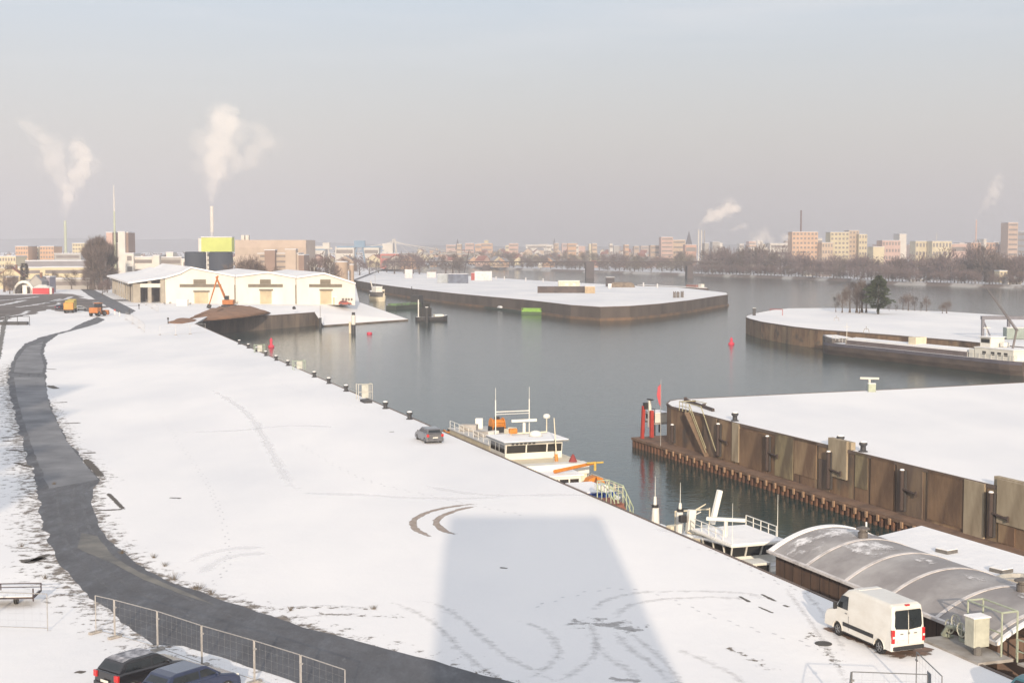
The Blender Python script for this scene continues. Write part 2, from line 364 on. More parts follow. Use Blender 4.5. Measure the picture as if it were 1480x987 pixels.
# rusty waterline beam of the middle pier
out = []
for i, p in enumerate(np_):
    t = (np_[min(len(np_)-1,i+1)] - np_[max(0,i-1)]).normalized(); nn = Vector((-t.y,t.x,0)); out.append(p - nn*.5)
mb = MB(); o0 = Vector((np_[0].x,np_[0].y)); mb.prism([(Vector((p.x,p.y))-o0)[:] for p in out] + [(Vector((p.x,p.y))-o0)[:] for p in np_[::-1]], 2.9, 4.1)
mb.build('waterline_beam', M('rust_beam', (.21,.13,.08), .9, col2=(.11,.085,.07), scale=.2, stretch=(1,1,.4)), mw)
wallstrip('pier_wall', fp, -9, MZ+.03, .9, (WALL, COPE), 'low river side wall along the back of the middle pier', inward=1)

# ---- right middle pier (z = -1.1)
RZ = -1.1
near2 = [(1079,456.5),(1078,458.5),(1084,461),(1100,465),(1145,472),(1182,476.2),(1280,483.5),(1383,492),(1480,502),(1640,519)]
far2 = [(1640,466),(1480,458),(1420,453.5),(1372,450.5),(1300,447.5),(1202,445),(1140,445.5),(1117,448),(1090,453)]
n2 = [P(a,b,RZ) for a,b in near2]; f2 = [P(a,b,RZ) for a,b in far2]
struct(MB().sheet([(p.x,p.y) for p in n2+f2], RZ).build('snowy_pier_top', SNOW))
wallstrip('pier_wall', n2, -9, RZ+.03, .9, (BAYWALL, COPE), 'brown retaining wall behind the long moored barge', inward=1)
wallstrip('pier_wall', f2+n2[:1], -9, RZ+.03, .9, (WALL, COPE), 'low river side wall behind the conifer pier', inward=1)

# ---- right near pier (z = 0)
near3 = [(978.5,577.5),(968,579.5),(964,583),(970,587.5),(985,591.2),(1017,599),(1049,607.7),(1193.6,642.8)]
n3 = [P(a,b,0) for a,b in near3]
dr = (n3[-1]-n3[-2]).normalized(); n3 += [n3[-1] + dr*k for k in (20, 45, 110)]
f3 = [Vector((95,60,0)), Vector((120,215,0))] + [P(a,b,0) for a,b in [(1480,553),(1300,562.5),(1198,567),(1125.5,570.4),(1050,574)]]
struct(MB().sheet([(p.x,p.y) for p in n3+f3], 0).build('snowy_pier_top', snow_mat('snow_clean', -1.5, (.88,.87,.87), .12, .1)))
pw = wallstrip('pier_wall', n3, -4.9, .03, 1.0, (BAYWALL, COPE), 'tall stained concrete pier wall opposite the boathouse', inward=1)
wallstrip('pier_wall', f3[2:]+n3[:1], -9, .03, 1.0, (WALL, COPE), 'hidden back wall of the large snow covered pier', inward=1)
# joints of the wall bays, pale buttress slabs, raised parapets (parts of the wall)
ol = Vector(pw.location); nrm = Vector((dr.y, -dr.x, 0))   # towards the water
if nrm.x > 0: nrm = -nrm
def onwall(px, off=0.0):    # point of the near wall face at pixel column
    a = n3[6]; k = (px-740)/FPX; s = (k*a.y - a.x)/(dr.x - k*dr.y); return a + dr*s + nrm*off
wang = math.atan2(dr.y, dr.x)
PALE = M('pale_concrete', (.44,.37,.27), .9, col2=(.25,.20,.14), scale=.8, stretch=(1,1,.3), lo=.3, hi=.7)
for px in (1030,1064,1160,1186,1240,1262,1300,1345,1410,1433):
    p = onwall(px, .01) - ol; MB().cbox((0,0,0), (.10,.05,4.7), wang).build('joint', M('joint_dark', (.07,.05,.04), .9), pw, (p.x,p.y,2.45))
BAYM = [M('bay_tan', (.36,.26,.16), .9, col2=(.16,.10,.065), scale=.5, stretch=(1,1,.35), lo=.3, hi=.62, bump=.4), M('bay_brown', (.24,.155,.095), .9, col2=(.12,.075,.05), scale=.4, stretch=(1,1,.5), bump=.4), M('bay_dark', (.13,.095,.075), .9, col2=(.22,.16,.11), scale=.5, stretch=(1,1,.3), lo=.45, hi=.7, bump=.4), M('bay_olive', (.30,.25,.15), .9, col2=(.14,.11,.075), scale=.6, stretch=(1,1,.4), lo=.35, hi=.6, bump=.4)]
for (a_, b_), k_, z0, z1 in (((1020,1038),2,.35,4.86),((1042,1062),0,.5,4.86),((1072,1112),1,.35,4.4),((1124,1150),3,.4,4.86),((1152,1184),0,1.2,4.86),((1188,1204),2,.35,3.4),((1241,1259),3,1.6,4.86),((1264,1298),1,.4,4.86),((1302,1340),2,.35,4.86),((1348,1404),1,.6,4.86),((1452,1476),0,.4,2.2)):
    pa, pb = onwall(a_, .035)-ol, onwall(b_, .035)-ol; pm = (pa+pb)/2
    MB().cbox((0,0,0), ((pb-pa).length,.09,z1-z0), wang).build('wall_bay', BAYM[k_], pw, (pm.x,pm.y,(z0+z1)/2))
for px, wd_, z0, z1 in ((1067,1.5,.6,4.9),(1216,3.2,2.0,5.75),(1417,2.6,.3,4.9),(1475,4.0,2.0,5.6)):
    p = onwall(px, .07) - ol; MB().cbox((0,0,0), (wd_,.26,z1-z0), wang).build('facing_slab', PALE, pw, (p.x,p.y,(z0+z1)/2), bevel=.02)
for px, wd_ in ((1216,3.9),(1475,5.5)):
    p = onwall(px, -.35) - ol; MB().cbox((0,0,0), (wd_,.5,.75), wang).build('parapet', PALE, pw, (p.x,p.y,5.32), bevel=.03)
# ledge with sheet piling
tip = P(914,632,-4.6)
li = onwall(1049, 1.7); lo_a = tip + Vector((.0,-.2,0)); pts = []
le = onwall(1600, 1.7)
def corr(a, b, per=.9, dep=.32):
    a = Vector((a.x,a.y)); b = Vector((b.x,b.y)); d = b-a; L = d.length; d /= L; nn = Vector((-d.y,d.x))
    if nn.dot(Vector((nrm.x,nrm.y))) < 0: nn = -nn
    out = []; s = 0
    while s + per < L:
        out += [a+d*s, a+d*(s+per*.36), a+d*(s+per*.5)-nn*dep, a+d*(s+per*.86)-nn*dep]; s += per
    return out + [b]
outl = corr(tip, onwall(985,1.7)) + corr(onwall(985,1.7), onwall(1600,1.7))[1:]
inl = [onwall(1600,-.2), onwall(1200,-.2), onwall(1017,-.2), n3[3]+Vector((.4,0,0)), n3[1]+Vector((.8,.0,0)), n3[0]+Vector((1,1.0,0))]
lg = thing('sheet_pile_ledge', 'rusty corrugated sheet pile ledge along the foot of the tall stained wall', 'sheet piling', (tip.x,tip.y,-9))
o2 = Vector((tip.x,tip.y)); inl2 = [Vector((p.x,p.y)) for p in inl]
MB().prism([(p-o2)[:] for p in outl+inl2], 0, 4.1).build('sheet_piles', RUSTY, lg)
capo = [Vector((tip.x,tip.y)) + Vector((-.15,0)), Vector(onwall(985,1.8).xy), Vector(onwall(1600,1.8).xy)]
MB().prism([(p-o2)[:] for p in capo+inl2], 4.1, 4.42).build('ledge_top', M('ledge_top', (.24,.15,.10), .9, col2=(.14,.09,.065), scale=.5, bump=.4), lg)
# lighter pile caps
for i in range(46):
    s = i*1.8; p = onwall(985,1.86) + dr*s
    if i < 40: MB().cbox((0,0,0), (.30,.14,.55), wang).build('pile_cap', M('pile_cap', (.42,.27,.17), .85, scale=2), lg, (p.x-tip.x, p.y-tip.y, 4.0))

# ---- far bank
fb = [(1640,422),(1480,417.6),(1382,414.6),(1280,411.3),(1223,407),(1101,402),(1000,399),(880,395),(760,391),(640,386.5),(590,384)]
FB = [P(a,b,WZ) for a,b in fb]
FZ = -3.6
bank = MB(); n = len(FB)
inner = [p + Vector((p.x*.006,p.y*.006,0)) for p in FB]
bank.add([(p.x,p.y,WZ-1) for p in FB]+[(p.x,p.y,FZ) for p in inner], [(i,i+1,n+i+1,n+i) for i in range(n-1)])
struct(bank.build('river_bank', M('bank_earth', (.16,.13,.12), .95, col2=(.42,.41,.41), scale=.03, lo=.5, hi=.56)))
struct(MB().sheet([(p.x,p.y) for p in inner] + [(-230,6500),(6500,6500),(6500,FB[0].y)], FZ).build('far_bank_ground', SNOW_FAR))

# ---- hills on the horizon
def hills(name, y, x0, x1, h, seed, col):
    mb = MB(); n = 90; ring = []
    rows = []
    for j, (dy, k) in enumerate(((-500,0),(-250,.45),(0,1),(400,.7),(900,0))):
        row = []
        for i in range(n+1):
            x = x0+(x1-x0)*i/n
            hh = h*(.45+.55*(noise.noise(Vector((x*.0006+seed, seed, 0)))+.5)) + 6*noise.noise(Vector((x*.004+seed, 3, 0)))
            row.append((x, y+dy, -4+max(0,hh)*k))
        rows.append(row)
    mb.loft(rows, cap=False, closed=False)
    return struct(mb.build(name, M('hill_wood_'+name, col, .95, scale=.01, col2=tuple(c*1.6 for c in col)), smooth=True))
hills('hills', 5300, -3200, 3500, 52, 1.3, (.10,.10,.10))

# ---- haze: one closed even volume over the whole place
hm = bpy.data.materials.new('haze'); hm.use_nodes = True; hn = hm.node_tree; hn.nodes.clear()
pv = hn.nodes.new('ShaderNodeVolumePrincipled'); pv.inputs['Color'].default_value = (.635,.64,.685,1); pv.inputs['Density'].default_value = 3.3e-4
pv.inputs['Anisotropy'].default_value = 0.0
ho = hn.nodes.new('ShaderNodeOutputMaterial'); hn.links.new(pv.outputs[0], ho.inputs['Volume'])
hz = MB().box(-6500,9500,-250,9500,-13,320).build('haze', hm); tag(hz, 'pale winter haze over the whole harbour', 'haze', kind='stuff')
# ============================================================= road, tracks, yard
def jag(pts, amp, step=.9, seed=0, sc=.35):
    out = []
    for i in range(len(pts)-1):
        a = Vector(pts[i]); b = Vector(pts[i+1]); L = (b-a).length; n = max(1, int(L/step)); t = (b-a).normalized(); nn = Vector((-t.y,t.x,0))
        for k in range(n):
            p = a + (b-a)*k/n; q = noise.noise(Vector((p.x*sc+seed, p.y*sc, seed)))+.6*noise.noise(Vector((p.x*sc*3+seed, p.y*sc*3, seed))); out.append(p + nn*q*amp)
    out.append(Vector(pts[-1])); return out
LE = [(141,458),(128,463),(118,467),(100,477),(60,487),(36,497),(22,513),(14,533),(11,548),(14,570),(22,600),(32,640),(42,670),(54,700),(55,720),(60,750),(68,780),(80,808),(100,832),(120,852),(150,876),(185,905),(225,930),(262,934),(300,944),(338,956),(400,977),(470,1003),(560,1040),(660,1080)]
RE = [(152,462),(140,468),(120,474),(85,483),(66,497),(63,510),(68,525),(66,545),(67,565),(74,590),(85,615),(100,640),(122,668),(146,693),(134,705),(133,730),(143,758),(160,782),(186,807),(236,837),(304,860),(372,885),(439,906),(500,921),(600,949),(700,975),(800,1002),(900,1032)]
lw = [P(a,b) for a,b in LE]; rw = [P(a,b) for a,b in RE]
# soft dirty verge under the road edge
VERGE = ragged('road_verge', (.30,.26,.22), (.15,.13,.12), scale=1.3, cut=.72, rag=1.15, soft=.15, amax=.9)
mb = MB()
strip(mb, smooth_pts(lw[6:], 4), 8.5, .004); mb.build('road_verge', VERGE)['kind'] = 'structure'
mb = MB(); strip(mb, smooth_pts(rw[8:], 4), 4.6, .006); mb.build('road_verge', VERGE)['kind'] = 'structure'
def asphalt():
    m = M('asphalt', (.115,.118,.13), .8, col2=(.07,.072,.08), scale=.25, lo=.3, hi=.7, bump=.3, detail=10)
    nt = m.node_tree; L = nt.links.new; b = nt.nodes['Principled BSDF']; src = b.inputs['Base Color'].links[0].from_socket
    tc = nt.nodes.new('ShaderNodeTexCoord'); mp = nt.nodes.new('ShaderNodeMapping'); mp.inputs['Scale'].default_value = (1,.35,1); mp.inputs['Rotation'].default_value = (0,0,R(25)); L(tc.outputs['Object'], mp.inputs[0])
    n = nt.nodes.new('ShaderNodeTexNoise'); n.inputs['Scale'].default_value = .8; n.inputs['Detail'].default_value = 10; n.inputs['Roughness'].default_value = .75; L(mp.outputs[0], n.inputs[0])
    r = nt.nodes.new('ShaderNodeMapRange'); r.inputs[1].default_value = .62; r.inputs[2].default_value = .70; r.inputs[4].default_value = .28; L(n.outputs[0], r.inputs[0])
    mx = nt.nodes.new('ShaderNodeMix'); mx.data_type = 'RGBA'; L(r.outputs[0], mx.inputs[0]); L(src, mx.inputs[6]); mx.inputs[7].default_value = (.30,.31,.33,1)
    L(mx.outputs[2], b.inputs['Base Color'])
    rr = nt.nodes.new('ShaderNodeMapRange'); rr.inputs[1].default_value = .35; rr.inputs[2].default_value = .6; rr.inputs[3].default_value = .45; rr.inputs[4].default_value = .9; L(n.outputs[0], rr.inputs[0]); L(rr.outputs[0], b.inputs['Roughness'])
    return m
ASPH = asphalt()
poly = jag(lw, .35, seed=1) + jag(rw, .28, seed=5)[::-1]
struct(MB().sheet([(p.x,p.y) for p in poly], .010).build('road', ASPH))
# pale wheel lanes and slush on the asphalt
mb = MB(); mid = []
for i in range(5, len(RE)): mid.append((lw[min(len(lw)-1, round(i*len(LE)/len(RE)))], rw[i]))
for f in (.3, .55, .8): strip(mb, smooth_pts([a+(b-a)*f for a, b in mid], 4), .8, .0125)
mb.build('wheel_lanes', ragged('lane_slush', (.20,.205,.22), (.30,.31,.33), scale=.7, cut=.35, rag=.7, soft=.25, amax=.45, stretch=(1,1,1)))['kind'] = 'structure'
mb = MB()
for l in ([(350,876),(400,879),(470,877),(560,882)], [(440,886),(520,889),(600,893)], [(1040,930),(1080,950),(1130,975)], [(150,790),(200,822),(262,846),(330,868)], [(650,960),(720,980),(800,1000)], [(1160,905),(1190,935),(1215,975)]):
    strip(mb, smooth_pts([P(*q) for q in l], 5), 1.7, .0048)
mb.build('soil_specks', ragged('soil_specks', (.26,.22,.18), (.14,.12,.10), scale=2.2, cut=1.0, rag=1.3, soft=.12, amax=.9))['kind'] = 'structure'
# frosted newer slab of the road (lighter) and the worn kerb strip
FROST = M('frosted_concrete', (.24,.245,.26), .85, col2=(.13,.135,.15), scale=.2, detail=7)
sl_ = [(20,545),(64,545),(72,590),(96,637),(120,668),(143,693),(70,706),(52,660),(38,620),(26,580)]
struct(MB().sheet([(p.x,p.y) for p in jag([P(a,b) for a,b in sl_], .15, seed=3)], .014).build('concrete_slab', FROST))
sl_ = [(24,520),(38,502),(62,494),(58,510),(64,528),(60,540),(20,538)]
struct(MB().sheet([(p.x,p.y) for p in jag([P(a,b) for a,b in sl_], .15, seed=3)], .014).build('concrete_slab', FROST))
KS = M('worn_kerb', (.22,.21,.19), .9, col2=(.12,.12,.12), scale=.5)
k1 = [(112,792),(130,800),(165,815),(210,838),(262,858),(315,876),(262,853),(200,826),(160,800),(140,775),(118,770)]
struct(MB().sheet([(p.x,p.y) for p in jag([P(a,b) for a,b in k1], .12, seed=8)], .015).build('road_edge_strip', KS))
# broken kerb ends and timber at the road side: dark slivers in the snow
SL = ragged('dark_sliver', (.09,.085,.08), (.15,.13,.11), scale=2.5, cut=.2, rag=.5)
mb = MB()
for a, b, wd_ in [((66,533),(82,534),.8),((82,582),(98,581),1.0),((88,612),(118,611),.8),((118,655),(140,654),.9),((122,662),(148,690),1.0),((155,712),(180,737),.5),((132,738),(180,736),.6),((98,633),(106,633),.6),
                 ((0,551),(14,550),.6),((0,579),(16,578),.6),((0,632),(32,631),.7),((2,638),(36,636),.7),((8,650),(40,652),.7),((20,668),(48,676),.7),((70,557),(82,562),1.5),((28,812),(68,806),1.2),((70,800),(40,815),.8)]:
    p, q = P(*a), P(*b); strip(mb, [p, (p+q)/2, q], wd_, .016)
mb.build('broken_kerb_edges', SL)['kind'] = 'structure'
# tyre tracks in the snow
TR1 = ragged('tyre_brown', (.30,.24,.20), (.42,.36,.32), scale=.9, cut=.25, rag=.45)
TR2 = ragged('tyre_grey', (.62,.61,.61), (.46,.44,.43), scale=1.8, cut=.45, rag=.8, soft=.3, amax=.5)
TR3 = ragged('tyre_pale', (.93,.93,.94), (.90,.90,.92), scale=.3, cut=.3, rag=.5, soft=.25, amax=.8)
def z3(l): return [P(560+a/2.387, 700+b/2.387) for a,b in l]
mb = MB()
for l in ([(692,728),(660,731),(625,738),(602,748),(597,757),(602,766),(628,777)], [(692,731),(665,736),(640,745),(631,753),(633,760),(645,768),(660,773)]):
    strip(mb, smooth_pts([P(*q) for q in l], 6), .75, .005)
mb.build('tyre_tracks', TR1)['kind'] = 'structure'
mb = MB()
for l in ([(-60,400),(0,405),(80,430),(150,470),(210,520),(250,570),(340,640),(430,700)], [(60,400),(160,410),(250,460),(310,510),(390,580),(520,650),(620,700)],
          [(700,450),(720,420),(780,390),(880,372),(1050,368),(1250,378),(1400,420)], [(790,470),(810,430),(900,402),(1100,388),(1300,400)],
          [(780,500),(830,560),(900,610),(960,660),(1000,710)], [(700,520),(740,580),(830,640),(880,690)], [(690,470),(720,540),(700,600),(640,650),(560,690)],
          [(400,470),(520,490),(590,560),(560,620),(470,680)], [(820,500),(900,560),(980,640),(1020,720)], [(980,560),(1080,600),(1180,650),(1250,700)]):
    strip(mb, smooth_pts(z3(l), 6), 1.0, .0055)
for l in ([(350,890),(400,880),(470,875),(550,880)], [(380,900),(450,890),(530,886)], [(1130,840),(1150,870),(1180,910),(1210,960),(1230,1000)], [(1150,845),(1185,880),(1225,950)]):
    strip(mb, smooth_pts([P(*q) for q in l], 6), .7, .0055)
mb.build('tyre_tracks', TR2)['kind'] = 'structure'
mb = MB()
strip(mb, z3([(600,482),(700,478),(790,482),(840,498),(888,512)]), 2.6, .006)
strip(mb, z3([(760,668),(820,672),(880,676)]), 1.2, .006)
mb.build('churned_snow', ragged('churned', (.34,.32,.31), (.55,.54,.54), scale=1.4, cut=.5, rag=1.2, soft=.15, amax=.75))['kind'] = 'structure'
mb = MB()
for l in ([(420,712),(520,715),(620,720),(740,718)], [(250,625),(340,622),(420,615),(500,618)], [(600,700),(700,715),(830,715),(880,722)], [(940,762),(1000,775),(1080,792)], [(300,560),(360,600),(420,700),(470,712)], [(265,815),(320,795),(390,790)], [(285,830),(330,805),(400,798)]):
    strip(mb, smooth_pts([P(*q) for q in l], 5), 1.6, .005)
mb.build('packed_snow_tracks', TR3)['kind'] = 'structure'
mb = MB()
for a, b, wd_ in [((1068,861),(1084,870),.28),((1100,858),(1122,869),.30),((1095,876),(1118,886),.22),((1132,874),(1140,877),.3),((562,624),(570,624),.5),((245,719),(262,720),.5),((722,820),(735,821),.35),((110,970),(122,972),.5),((590,1000),(600,1003),.3)]:
    p, q = P(*a), P(*b); strip(mb, [p, (p+q)/2, q], wd_, .007)
mb.build('bare_patches', SL)['kind'] = 'structure'
p = P(1190,930)
dr_ = MB(); dr_.lathe([(.42,0),(.42,.03),(.36,.035),(.001,.03)], n=20)
tag(dr_.build('manhole_cover', M('cast_iron', (.08,.075,.07), .7, scale=8), loc=p), 'dark round manhole cover in the snow left of the white van', 'manhole cover')

mb = MB(); mb.uv = []
FTR = [[(430,640),(520,690),(640,720),(760,745)],[(230,600),(300,700),(330,800),(300,850)],[(1180,860),(1120,840),(1040,800),(980,790)],[(760,880),(900,850),(1060,900),(1200,940)],[(350,520),(420,560),(560,600)]]
for tr in FTR:
    pts = smooth_pts([P(*q) for q in tr], 40); acc = 0; side_ = 1
    for a, b in zip(pts, pts[1:]):
        acc += (b-a).length
        if acc > .72:
            acc = 0; side_ = -side_; d_ = (b-a).normalized(); n_ = Vector((-d_.y,d_.x,0)); c_ = b + n_*side_*.14 + Vector((rnd.uniform(-.06,.06),rnd.uniform(-.06,.06),0))
            n = 8; vs = [c_ + d_*math.cos(6.283*i/n)*.17 + n_*math.sin(6.283*i/n)*.075 for i in range(n)]
            mb.add([(v.x,v.y,.0062) for v in vs], [tuple(range(n))]); mb.uv += [(.5,.5)]*n
mb.build('footprints', M('trodden_snow', (.72,.72,.74), .9, scale=3))['kind'] = 'structure'

# dirt yard, far road and concrete apron on the left
YD = ragged('dirt_yard', (.17,.145,.135), (.105,.09,.085), scale=.08, cut=.25, rag=.9, stretch=(.5,1,1), soft=.1)
mb = MB()
yl = [P(-60,448), P(20,441), P(60,437), P(100,434), P(128,431)]
strip(mb, smooth_pts(yl, 4), [90]*9+[80]*8, .004)
mb.build('churned_yard', YD)['kind'] = 'structure'
DIRT = M('yard_dirt', (.16,.135,.125), .95, col2=(.075,.065,.06), scale=.09, stretch=(.45,1,1), detail=8, bump=.4)
yp = [(-80,455),(-80,430),(0,426.5),(40,426),(85,424.5),(108,425.5),(135,438),(152,450),(150,456),(118,449),(96,453),(70,446),(45,454),(10,462),(-30,470)]
struct(MB().sheet([(p.x,p.y) for p in jag([P(a,b) for a,b in yp], 2.5, 3, 2, .08)], .008).build('churned_yard', DIRT))
mb = MB()
for a, b, wd_ in [((-20,436),(60,428),3),((-40,446),(40,433),4),((20,445),(90,431),3),((60,438),(105,428),3),((0,459),(40,449),2.5),((60,444),(84,437),2)]:
    p, q = P(*a), P(*b); strip(mb, smooth_pts([p, (p*.6+q*.4)+Vector((2,3,0)), q], 6), wd_, .012)
mb.build('snow_streaks', ragged('snow_streak', (.75,.75,.77), (.6,.6,.61), scale=.25, cut=.3, rag=.9))['kind'] = 'structure'
fr = [(196,449),(187,455),(172,452),(150,440),(128,427),(113,416),(109,411.5),(118,411),(140,421),(170,436)]
struct(MB().sheet([(p.x,p.y) for p in jag([P(a,b) for a,b in fr], .4, 2, 4)], .014).build('road', ASPH))
st2 = [(0,520),(4,500),(9,470),(14,455),(8,455),(2,470),(-2,495),(-3,520)]
struct(MB().sheet([(p.x,p.y) for p in jag([P(a,b) for a,b in st2], .3, 2, 4)], .014).build('path', KS))

# ============================================================= weeds
def tuft(px, py, h, lab):
    mb = MB()
    for i in range(34):
        a = rnd.uniform(0,6.28); r = rnd.uniform(0,h*1.2); b = Vector((math.cos(a)*r, math.sin(a)*r*.6, 0)); hh = h*rnd.uniform(.5,1.1)
        mb.tube(b*.35, b+Vector((rnd.uniform(-.3,.3)*h, rnd.uniform(-.3,.3)*h, hh)), .008, .003, 3, False)
    o = mb.build('dry_weed', M('dry_weed', (.20,.16,.11), .9, scale=4), loc=P(px,py)); tag(o, lab, 'weed', 'dry weeds along the road')
for i, (a,b,h) in enumerate([(222,806,.3),(238,818,.3),(252,838,.5),(286,852,.45),(305,858,.3),(420,882,.25),(540,880,.25),(78,700,.25),(30,790,.3),(66,836,.3),(176,800,.25)]):
    tuft(a,b,h,'dry brown weed tuft in the snow beside the dark road, %s from the left' % ordw(sorted([222,238,252,286,305,420,540,78,30,66,176]).index(a)))

# ============================================================= mesh fence panels
GALV = M('galvanised_steel', (.46,.44,.42), .5, metal=.4, scale=4)
def fence_panel(a, b, lab, group='temporary mesh fence panels', H=1.95, sign=False, mat=None):
    mat = mat or GALV
    a = Vector(a); b = Vector(b); L = (b-a).length; rz = math.atan2(b.y-a.y, b.x-a.x)
    t = thing('fence_panel', lab, 'fence', a, rz, group)
    mb = MB(); r = .024
    mb.tube((0.04,0,.04),(0.04,0,H),r,n=6); mb.tube((L-.04,0,.04),(L-.04,0,H),r,n=6); mb.tube((0.04,0,H),(L-.04,0,H),r,n=6); mb.tube((0.04,0,.18),(L-.04,0,.18),r*.8,n=6)
    mb.build('frame', mat, t)
    mb = MB(); n = int(L/.40)
    for i in range(1, n): mb.tube((L*i/n,0,.18),(L*i/n,0,H),.0022,n=3,cap=False)
    for k in range(1, 5): mb.tube((.04,.006,.18+k*.36),(L-.04,.006,.18+k*.36),.0022,n=3,cap=False)
    mb.build('wire_mesh', mat, t)
    MB().box(-.12,.12,-.36,.36,0,.13).build('foot', M('concrete_foot', (.40,.37,.34), .9, scale=5), t, bevel=.02)
    MB().box(-.05,.14,-.035,.035,1.55,1.62).build('clamp', mat, t)
    if sign: MB().box(L*.45,L*.45+.5,-.02,.0,.9,1.6).build('sign', M('dark_sign', (.10,.12,.14), .6, scale=2), t)
    return t
pp = [P(166,922), P(228,940), P(292,963), P(368,987), P(435,1010), P(500,1034)]
for i in range(5): fence_panel(pp[i], pp[i+1], 'galvanised mesh fence panel between road and dark cars, %s from the left' % ordw(i))
fence_panel(P(-34,909), P(70,912.5), 'lone mesh fence panel at the left edge beside the low trailer')
fence_panel(P(-140,906), P(-34,909), 'mesh fence panel running out of view at the left edge')
fence_panel(P(138,915), P(166,922), 'short mesh fence piece where the fence meets the road', H=1.95)
def PT(px,py,H=1.9):
    q = P(px,py,H); return Vector((q.x,q.y,0))
DG = M('dark_galv', (.20,.20,.20), .5, metal=.5, scale=4)
fence_panel(PT(1230,972), PT(1342,976), 'dark framed mesh fence panel behind the van rear, facing the camera', mat=DG)
fence_panel(PT(1324.5,943), PT(1362,979), 'dark framed mesh fence panel with a small sign right behind the van', sign=True, mat=DG)
fence_panel(PT(1230,972), PT(1226,1010), 'dark framed mesh fence panel running towards the camera from the corner', mat=DG)

# ============================================================= cars
TYRE = M('tyre', (.02,.02,.02), .85, scale=10); RIM = M('rim', (.35,.35,.36), .35, metal=.8, scale=6)
GLASS = M('car_glass', (.02,.025,.03), .08, scale=2, coat=.3); REDL = M('tail_red', (.55,.02,.02), .25, scale=6, coat=.5); WHL = M('lamp_white', (.75,.75,.72), .2, coat=.5); BLK = M('black_plastic', (.025,.025,.028), .6, scale=6)
PLATE = M('plate', (.75,.74,.66), .5, scale=9)
def wheel(t, x, y, r=.32, wdt=.21):
    s = 1 if x > 0 else -1
    mb = MB(); prof = [(r*.60,-wdt/2),(r*.93,-wdt/2),(r,-wdt*.32),(r,wdt*.32),(r*.93,wdt/2),(r*.60,wdt/2)]
    n = 20; rings = [[(x+z, y+q*math.cos(2*math.pi*i/n), r+q*math.sin(2*math.pi*i/n)) for i in range(n)] for q, z in prof]
    w_ = mb.loft(rings, cap=True).build('wheel', TYRE, t, smooth=False)
    mb = MB(); n = 16
    rings = [[(x+s*z, y+q*math.cos(2*math.pi*i/n), r+q*math.sin(2*math.pi*i/n)) for i in range(n)] for q, z in [(r*.62,wdt*.5),(r*.60,wdt*.54),(r*.50,wdt*.40),(r*.15,wdt*.46),(r*.14,wdt*.55),(.01,wdt*.55)]]
    mb.loft(rings, cap=False)
    for k in range(5):
        a = k*1.2566; mb.tube((x+s*wdt*.52, y+math.cos(a)*r*.1, r+math.sin(a)*r*.1),(x+s*wdt*.52, y+math.cos(a)*r*.56, r+math.sin(a)*r*.56),.03,n=5)
    mb.build('rim', RIM, w_)
def arch_profile(pts, axles, r, zb):
    """bottom line of a body side with wheel arches cut in (y rising)"""
    out = [(pts[0][0], zb)]
    for ay in axles:
        for k in range(9):
            a = math.pi - math.pi*k/8; out.append((ay+math.cos(a)*r, zb + max(0, math.sin(a)*r*1.0 - 0.0)))
    out.append((pts[-1][0], zb)); return out
